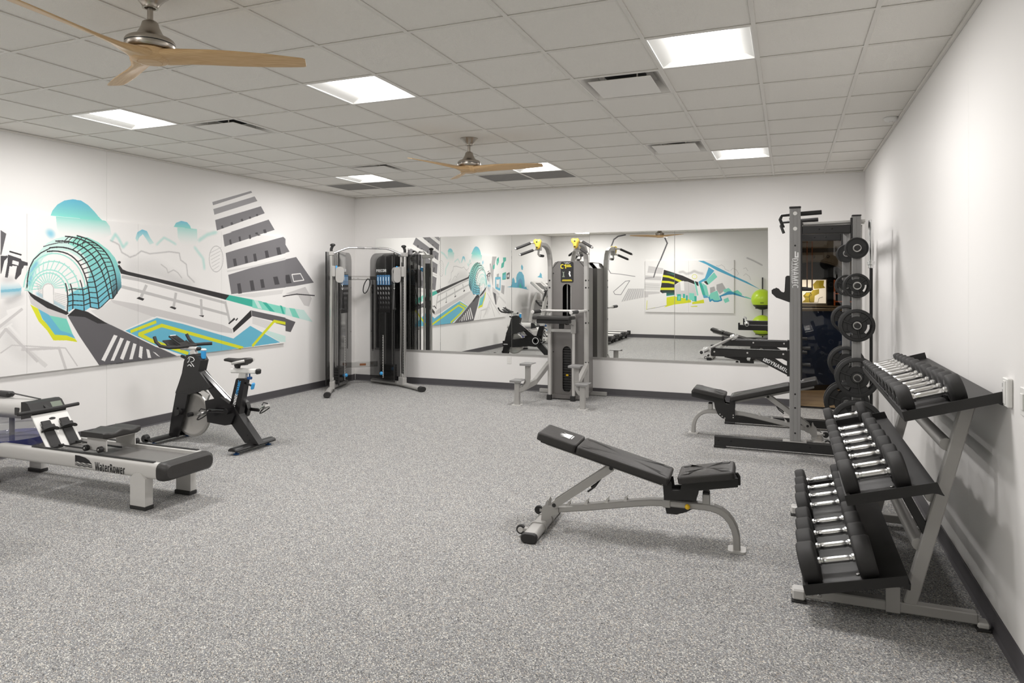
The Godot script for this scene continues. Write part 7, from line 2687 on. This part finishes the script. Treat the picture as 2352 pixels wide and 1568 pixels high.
func fan(at: Vector3, turn: float, label: String) -> Node3D:
	var t := thing("ceiling_fan", label, "ceiling fan", at, turn, "wooden ceiling fans")
	var mb := MB.new()
	mb.lathe([Vector2(0, 0), Vector2(0.088, 0), Vector2(0.088, -0.004), Vector2(0.070, -0.018), Vector2(0.046, -0.046), Vector2(0.036, -0.062), Vector2(0.036, -0.070), Vector2(0.026, -0.070), Vector2(0.024, -0.058), Vector2(0.0, -0.058)].map(func(p): return p), 36)
	part("canopy", mb, M.nickel, t)
	mb = MB.new()
	mb.cyl(v3(0, -0.145, 0), v3(0, -0.05, 0), 0.0135, 16)
	mb.cyl(v3(0, -0.138, 0), v3(0, -0.128, 0), 0.021, 16)
	part("down_rod", mb, M.nickel, t)
	mb = MB.new()
	mb.lathe([Vector2(0, -0.135), Vector2(0.030, -0.135), Vector2(0.036, -0.140), Vector2(0.043, -0.165), Vector2(0.058, -0.195), Vector2(0.075, -0.212), Vector2(0.096, -0.218), Vector2(0.108, -0.226), Vector2(0.114, -0.236), Vector2(0.114, -0.246), Vector2(0.110, -0.246), Vector2(0.110, -0.251), Vector2(0.114, -0.251), Vector2(0.114, -0.268), Vector2(0.108, -0.276), Vector2(0.0, -0.276)], 48)
	var mo := part("motor", mb, M.nickel, t)
	mb = MB.new()
	mb.lathe([Vector2(0.1115, -0.2462), Vector2(0.1118, -0.2462), Vector2(0.1118, -0.2508), Vector2(0.1115, -0.2508)], 48)
	part("motor_groove", mb, M.black_plastic, mo)
	mb = MB.new()
	mb.lathe([Vector2(0, -0.276), Vector2(0.090, -0.276), Vector2(0.096, -0.282), Vector2(0.094, -0.315), Vector2(0.080, -0.330), Vector2(0.058, -0.336), Vector2(0.056, -0.3335), Vector2(0.054, -0.336), Vector2(0.0, -0.339)], 40)
	part("hub", mb, M.ash_wood, t)
	# blade: x along, chord in z, pitched
	var secs := [[0.03, 0.15, 0.046, 0.0, -0.306, 0.0], [0.08, 0.150, 0.046, 6.0, -0.304, 0.0], [0.13, 0.125, 0.038, 14.0, -0.302, 0.004], [0.19, 0.108, 0.026, 22.0, -0.299, 0.008], [0.28, 0.112, 0.018, 23.0, -0.296, 0.008], [0.40, 0.120, 0.014, 20.0, -0.294, 0.004], [0.55, 0.118, 0.011, 16.0, -0.292, 0.0], [0.66, 0.104, 0.009, 13.0, -0.291, -0.004], [0.725, 0.090, 0.008, 12.0, -0.290, -0.006], [0.738, 0.074, 0.006, 12.0, -0.290, -0.007]]
	mb = MB.new()
	var rings := []
	for s in secs:
		var r := PackedVector3Array()
		var a := deg_to_rad(s[3])
		for k in 14:
			var q := TAU * k / 14.0
			var cz: float = signf(cos(q)) * pow(absf(cos(q)), 0.55) * s[1] * 0.5
			var cy: float = signf(sin(q)) * pow(absf(sin(q)), 0.8) * s[2] * 0.5
			r.append(v3(s[0], s[4] + cy * cos(a) + cz * sin(a), s[5] + cz * cos(a) - cy * sin(a)))
		rings.append(r)
	mb.loft(rings)
	var mesh := mb.done()
	for k in 3:
		var b := part_mesh("blade", mesh, M.ash_wood, t)
		b.rotation.y = TAU * k / 3.0
	return t

# ---------------------------------------------------------------- cardio row behind the camera, seen in the mirrors
func build_treadmills() -> void:
	var say := ["silver treadmill next to the elliptical trainer, facing the mural wall", "silver treadmill in the middle of the three, facing the mural wall", "silver treadmill beside the front wall, facing the mural wall"]
	var first: Node3D
	for i in 3:
		var z := -1.62 + i * 0.83
		if i == 0:
			first = treadmill(v3(-5.3, 0, z), say[0])
		else:
			var c: Node3D = first.duplicate()
			c.name = numbered("treadmill")
			add_child(c)
			c.position = v3(-5.3, 0, z)
			meta(c, say[i], "treadmill", "treadmills facing the mural wall")

func treadmill(at: Vector3, label: String) -> Node3D:
	var t := thing("treadmill", label, "treadmill", at, 0.0, "treadmills facing the mural wall")
	var mb := MB.new()
	for s in [-1.0, 1.0]:
		mb = MB.new()
		var rings := []
		for x in [-0.72, 0.98]:
			var r := PackedVector3Array()
			for p in rrect(0.11, 0.10, 0.03, 4):
				r.append(v3(x, 0.155 + p.y + (0.02 if x < 0.0 else 0.0), s * 0.315 + p.x))
			rings.append(r)
		mb.loft(rings)
		var rail := part("side_rail", mb, M.silver_light, t)
		mb = MB.new()
		mb.pad(rrect(0.10, 0.115, 0.03), 0.0, 0.12, 0.02, Transform3D(Basis(Vector3.RIGHT, Vector3.FORWARD, Vector3.UP), v3(1.0, 0.095, s * 0.315)))
		part("roller_cap", mb, M.black_plastic, rail)
		for x in [-0.95, 0.92]:
			mb = MB.new()
			mb.cyl(v3(x, 0.0, s * 0.30), v3(x, 0.11, s * 0.30), 0.035, 14)
			part("foot", mb, M.rubber, rail)
		mb = MB.new()
		mb.tube([v3(-1.18, 0.20, s * 0.37), v3(-1.18, 0.65, s * 0.37), v3(-1.10, 1.05, s * 0.37), v3(-0.98, 1.36, s * 0.36)], 0.045, 12)
		part("upright", mb, M.silver_light, t)
		mb = MB.new()
		mb.tube([v3(-1.05, 1.18, s * 0.37), v3(-0.90, 1.02, s * 0.37), v3(-0.62, 0.98, s * 0.37)], 0.024, 10)
		part("hand_rail", mb, M.black_plastic, t)
	mb = MB.new()
	mb.span(v3(-0.76, 0.165, -0.26), v3(1.0, 0.19, 0.26), 0.008)
	part("belt", mb, M.belt, t)
	mb = MB.new()
	mb.cyl(v3(0.99, 0.15, -0.26), v3(0.99, 0.15, 0.26), 0.038, 16)
	part("rear_roller", mb, M.black_plastic, t)
	mb = MB.new()
	var hood := []
	for e in [[-1.26, 0.10, 0.20], [-1.22, 0.08, 0.34], [-1.0, 0.08, 0.37], [-0.78, 0.09, 0.31], [-0.70, 0.12, 0.22]]:
		var r := PackedVector3Array()
		for p in rrect(0.74, e[2] - e[1], 0.05, 4):
			r.append(v3(e[0], (e[1] + e[2]) * 0.5 + p.y, p.x))
		hood.append(r)
	mb.loft(hood)
	part("motor_hood", mb, M.silver_light, t)
	# console
	var d := Vector3(0.40, -0.34, 0).normalized()
	var n := Vector3(-d.y, d.x, 0)
	var bs := Basis(d, Vector3(0, 0, -1), n)
	mb = MB.new()
	mb.box(v3(-0.99, 1.49, 0), Vector3(0.50, 0.72, 0.07), 0.02, bs)
	var con := part("console", mb, M.silver_light, t)
	mb = MB.new()
	mb.box(v3(-1.02, 1.515, 0) + n * 0.036, Vector3(0.26, 0.40, 0.006), 0.002, bs)
	part("screen", mb, M.dark_glass, con)
	mb = MB.new()
	mb.box(v3(-0.84, 1.36, 0) + n * 0.045, Vector3(0.05, 0.56, 0.03), 0.01, bs)
	part("control_bar", mb, M.black_plastic, con)
	mb = MB.new()
	mb.tube([v3(-0.98, 1.17, -0.36), v3(-0.92, 1.15, -0.2), v3(-0.92, 1.15, 0.2), v3(-0.98, 1.17, 0.36)], 0.022, 10)
	part("cross_handle", mb, M.silver, t)
	mb = MB.new()
	mb.box(v3(-1.15, 0.86, 0), Vector3(0.06, 0.5, 0.66), 0.02, Basis(Vector3(0, 0, 1), -0.16))
	part("mast_panel", mb, M.steel_grey, t)
	return t

func build_elliptical() -> void:
	var o := v3(-5.3, 0, -2.46)
	var t := thing("elliptical_trainer", "grey elliptical trainer with round rear wheel cover, seen beside the station in the mirror", "elliptical", o)
	var mb := MB.new(o)
	var ax := Transform3D(Basis(Vector3(1, 0, 0), Vector3(0, 0, 1), Vector3(0, -1, 0)), v3(-4.66, 0.42, -2.46))
	mb.lathe([Vector2(0.0, -0.12), Vector2(0.225, -0.12), Vector2(0.235, -0.125), Vector2(0.275, -0.12), Vector2(0.29, -0.09), Vector2(0.29, 0.09), Vector2(0.275, 0.12), Vector2(0.235, 0.125), Vector2(0.225, 0.12), Vector2(0.0, 0.12)], 48, ax)
	var wh := part("wheel_cover", mb, M.steel_grey, t)
	for s in [-1.0, 1.0]:
		mb = MB.new(o)
		mb.cyl(v3(-4.66, 0.42, -2.46 + s * 0.119), v3(-4.66, 0.42, -2.46 + s * 0.123), 0.222, 40, 0.001)
		part("wheel_disc", mb, M.silver_light, wh)
	mb = MB.new(o)
	mb.box(v3(-4.60, 0.10, -2.46), Vector3(0.40, 0.08, 0.22), 0.02)
	mb.box(v3(-4.45, 0.06, -2.46), Vector3(0.13, 0.06, 0.30), 0.02)
	part("rear_foot", mb, M.silver_light, t)
	for z in [-2.56, -2.36]:
		mb = MB.new(o)
		mb.box(v3(-4.45, 0.016, z), Vector3(0.12, 0.032, 0.07), 0.008)
		part("rubber_foot", mb, M.rubber, t)
	mb = MB.new(o)
	mb.bar(v3(-6.15, 0.09, -2.46), v3(-4.55, 0.09, -2.46), 0.10, 0.07, 0.01)
	mb.bar(v3(-6.15, 0.05, -2.75), v3(-6.15, 0.05, -2.17), 0.09, 0.07, 0.01)
	part("base_frame", mb, M.silver_light, t)
	for z in [-2.72, -2.20]:
		mb = MB.new(o)
		mb.box(v3(-6.15, 0.011, z), Vector3(0.1, 0.022, 0.07), 0.006)
		part("rubber_foot", mb, M.rubber, t)
	mb = MB.new(o)
	mb.tube([v3(-6.12, 0.09, -2.46), v3(-6.05, 0.7, -2.46), v3(-5.92, 1.30, -2.46)], 0.05, 12)
	part("mast", mb, M.silver_light, t)
	mb = MB.new(o)
	mb.box(v3(-5.88, 1.40, -2.46), Vector3(0.07, 0.30, 0.36), 0.025, Basis(Vector3(0, 0, 1), 0.45))
	var con := part("console", mb, M.steel_grey, t)
	mb = MB.new(o)
	mb.box(v3(-5.845, 1.415, -2.46), Vector3(0.01, 0.2, 0.26), 0.002, Basis(Vector3(0, 0, 1), 0.45))
	part("screen", mb, M.dark_glass, con)
	for s in [-1.0, 1.0]:
		var z = -2.46 + s * 0.2
		var k = 0.10 * s
		mb = MB.new(o)
		mb.bar(v3(-5.95, 0.34, z), v3(-4.66, 0.42 + k, z), 0.05, 0.05, 0.01)
		var lever := part("pedal_arm", mb, M.silver, t)
		mb = MB.new(o)
		mb.box(v3(-5.35, 0.41 + k * 0.45, z), Vector3(0.36, 0.05, 0.15), 0.015)
		part("pedal", mb, M.black_plastic, lever)
		mb = MB.new(o)
		mb.tube([v3(-5.96, 0.34, z), v3(-5.98, 0.8, z + s * 0.03), v3(-5.80 + k, 1.20, z + s * 0.06), v3(-5.74 + k, 1.45, z + s * 0.05)], 0.022, 10)
		var arm := part("moving_arm", mb, M.silver_light, t)
		mb = MB.new(o)
		mb.tube([v3(-5.82 + k, 1.16, z + s * 0.06), v3(-5.74 + k, 1.44, z + s * 0.05)], 0.027, 10)
		part("grip", mb, M.rubber, arm)
	t.position += v3(0.02, 0, 0.14)

func build_ball_stand() -> void:
	var o := v3(-0.655, 0, 0.27)
	var t := thing("ball_stand", "black upright stand holding green exercise balls by the front wall", "stand", o)
	var mb := MB.new(o)
	mb.tube([v3(-0.655, 0.03, 0.565), v3(-0.655, 1.75, 0.565)], 0.018, 10)
	part("pole", mb, M.black_steel, t)
	mb = MB.new(o)
	mb.span(v3(-0.93, 0.0, 0.545), v3(-0.38, 0.03, 0.585), 0.006)
	mb.span(v3(-0.675, 0.0, 0.05), v3(-0.635, 0.03, 0.545), 0.006)
	part("base", mb, M.black_steel, t)
	for y in [0.455, 1.154]:
		mb = MB.new(o)
		var r := []
		for i in 24:
			var a := TAU * i / 24.0
			r.append(v3(-0.655 + cos(a) * 0.17, y - 0.237, 0.27 + sin(a) * 0.17))
		mb.tube(r, 0.011, 8, true)
		mb.tube([v3(-0.655, y - 0.237, 0.435), v3(-0.655, y - 0.237, 0.565)], 0.011, 8)
		part("ring_holder", mb, M.black_steel, t)
	for i in 2:
		var y := [1.154, 0.455][i] as float
		var c := v3(-0.655, y, 0.27)
		var b := thing("exercise_ball", ["green exercise ball with dark underside, upper one of two in the mirror", "green exercise ball, lower one of two in the mirror"][i], "exercise ball", c, 0.0, "green exercise balls")
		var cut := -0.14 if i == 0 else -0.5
		mb = MB.new()
		var p := []
		for k in 25:
			var a := -PI / 2 + PI * k / 24.0
			if sin(a) * 0.28 >= cut:
				p.append(Vector2(maxf(cos(a) * 0.28, 0.0), sin(a) * 0.28))
		mb.lathe(p, 36)
		part("ball_skin", mb, M.ball_green, b)
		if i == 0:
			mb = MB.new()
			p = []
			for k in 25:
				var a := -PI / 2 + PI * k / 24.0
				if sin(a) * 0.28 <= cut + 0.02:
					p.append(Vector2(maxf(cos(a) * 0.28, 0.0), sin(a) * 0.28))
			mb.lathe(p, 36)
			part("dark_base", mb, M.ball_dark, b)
			mb = MB.new()
			mb.bar(v3(-0.04, -0.085, -0.268), v3(0.05, -0.085, -0.268), 0.004, 0.014, 0.001)
			part("black_mark", mb, M.print_black, b)

# ---------------------------------------------------------------- small wall and ceiling things
func build_small_things() -> void:
	var mb := MB.new()
	# switch plates on the right wall, facing -x
	var face := Basis(Vector3(0, 0, -1), Vector3.UP, Vector3(-1, 0, 0))
	var a := v3(WR, 1.15, -3.578)
	var s := thing("wall_control", "white wall control with dark buttons above the dumbbell rack", "switch", a)
	mb = MB.new()
	mb.box(v3(0, 0, 0.011), Vector3(0.075, 0.125, 0.022), 0.004, Basis())
	var body := part("cover", mb, M.white_plastic, s)
	body.basis = face
	mb = MB.new()
	mb.box(v3(0, 0, 0.023), Vector3(0.034, 0.10, 0.004), 0.001)
	var pd := part("paddle", mb, M.white_plastic, s)
	pd.basis = face
	for y in [0.028, 0.0, -0.028]:
		mb = MB.new()
		mb.box(v3(0.028, y, 0.0225), Vector3(0.006, 0.018, 0.002), 0.0005)
		var bt := part("button", mb, M.steel_grey, s)
		bt.basis = face
	a = v3(WR, 1.14, -3.385)
	s = thing("wall_switch", "white light switch at the right edge, next to the wall control", "switch", a)
	mb = MB.new()
	mb.box(v3(0, 0, 0.004), Vector3(0.072, 0.116, 0.008), 0.003)
	body = part("cover", mb, M.white_plastic, s)
	body.basis = face
	mb = MB.new()
	mb.box(v3(0, 0, 0.010), Vector3(0.034, 0.068, 0.006), 0.002)
	pd = part("rocker", mb, M.white_plastic, s)
	pd.basis = face
	# outlet on the back wall under the mirrors
	a = v3(-3.955, 0.452, WB)
	s = thing("wall_outlet", "white electrical outlet below the mirrors, left of the grey station", "outlet", a)
	mb = MB.new()
	mb.box(v3(0, 0, 0.003), Vector3(0.072, 0.116, 0.006), 0.002)
	part("cover", mb, M.white_plastic, s)
	for y in [-0.022, 0.022]:
		mb = MB.new()
		mb.prism(rrect(0.034, 0.030, 0.010), 0.0, 0.003, Transform3D(Basis(), v3(0, y, 0.006)))
		part("socket", mb, M.vent_white, s)
	# detector on the ceiling
	a = v3(0.82, CEIL, -6.72)
	s = thing("ceiling_detector", "small white detector on the ceiling near the right wall", "detector", a)
	mb = MB.new()
	mb.lathe([Vector2(0, -0.001), Vector2(0.055, -0.001), Vector2(0.055, -0.012), Vector2(0.045, -0.028), Vector2(0.030, -0.034), Vector2(0.0, -0.036)], 28)
	part("body", mb, M.white_plastic, s)
	mb = MB.new()
	mb.cyl(v3(0, -0.044, 0), v3(0, -0.034, 0), 0.016, 16)
	part("sensor", mb, M.vent_white, s)
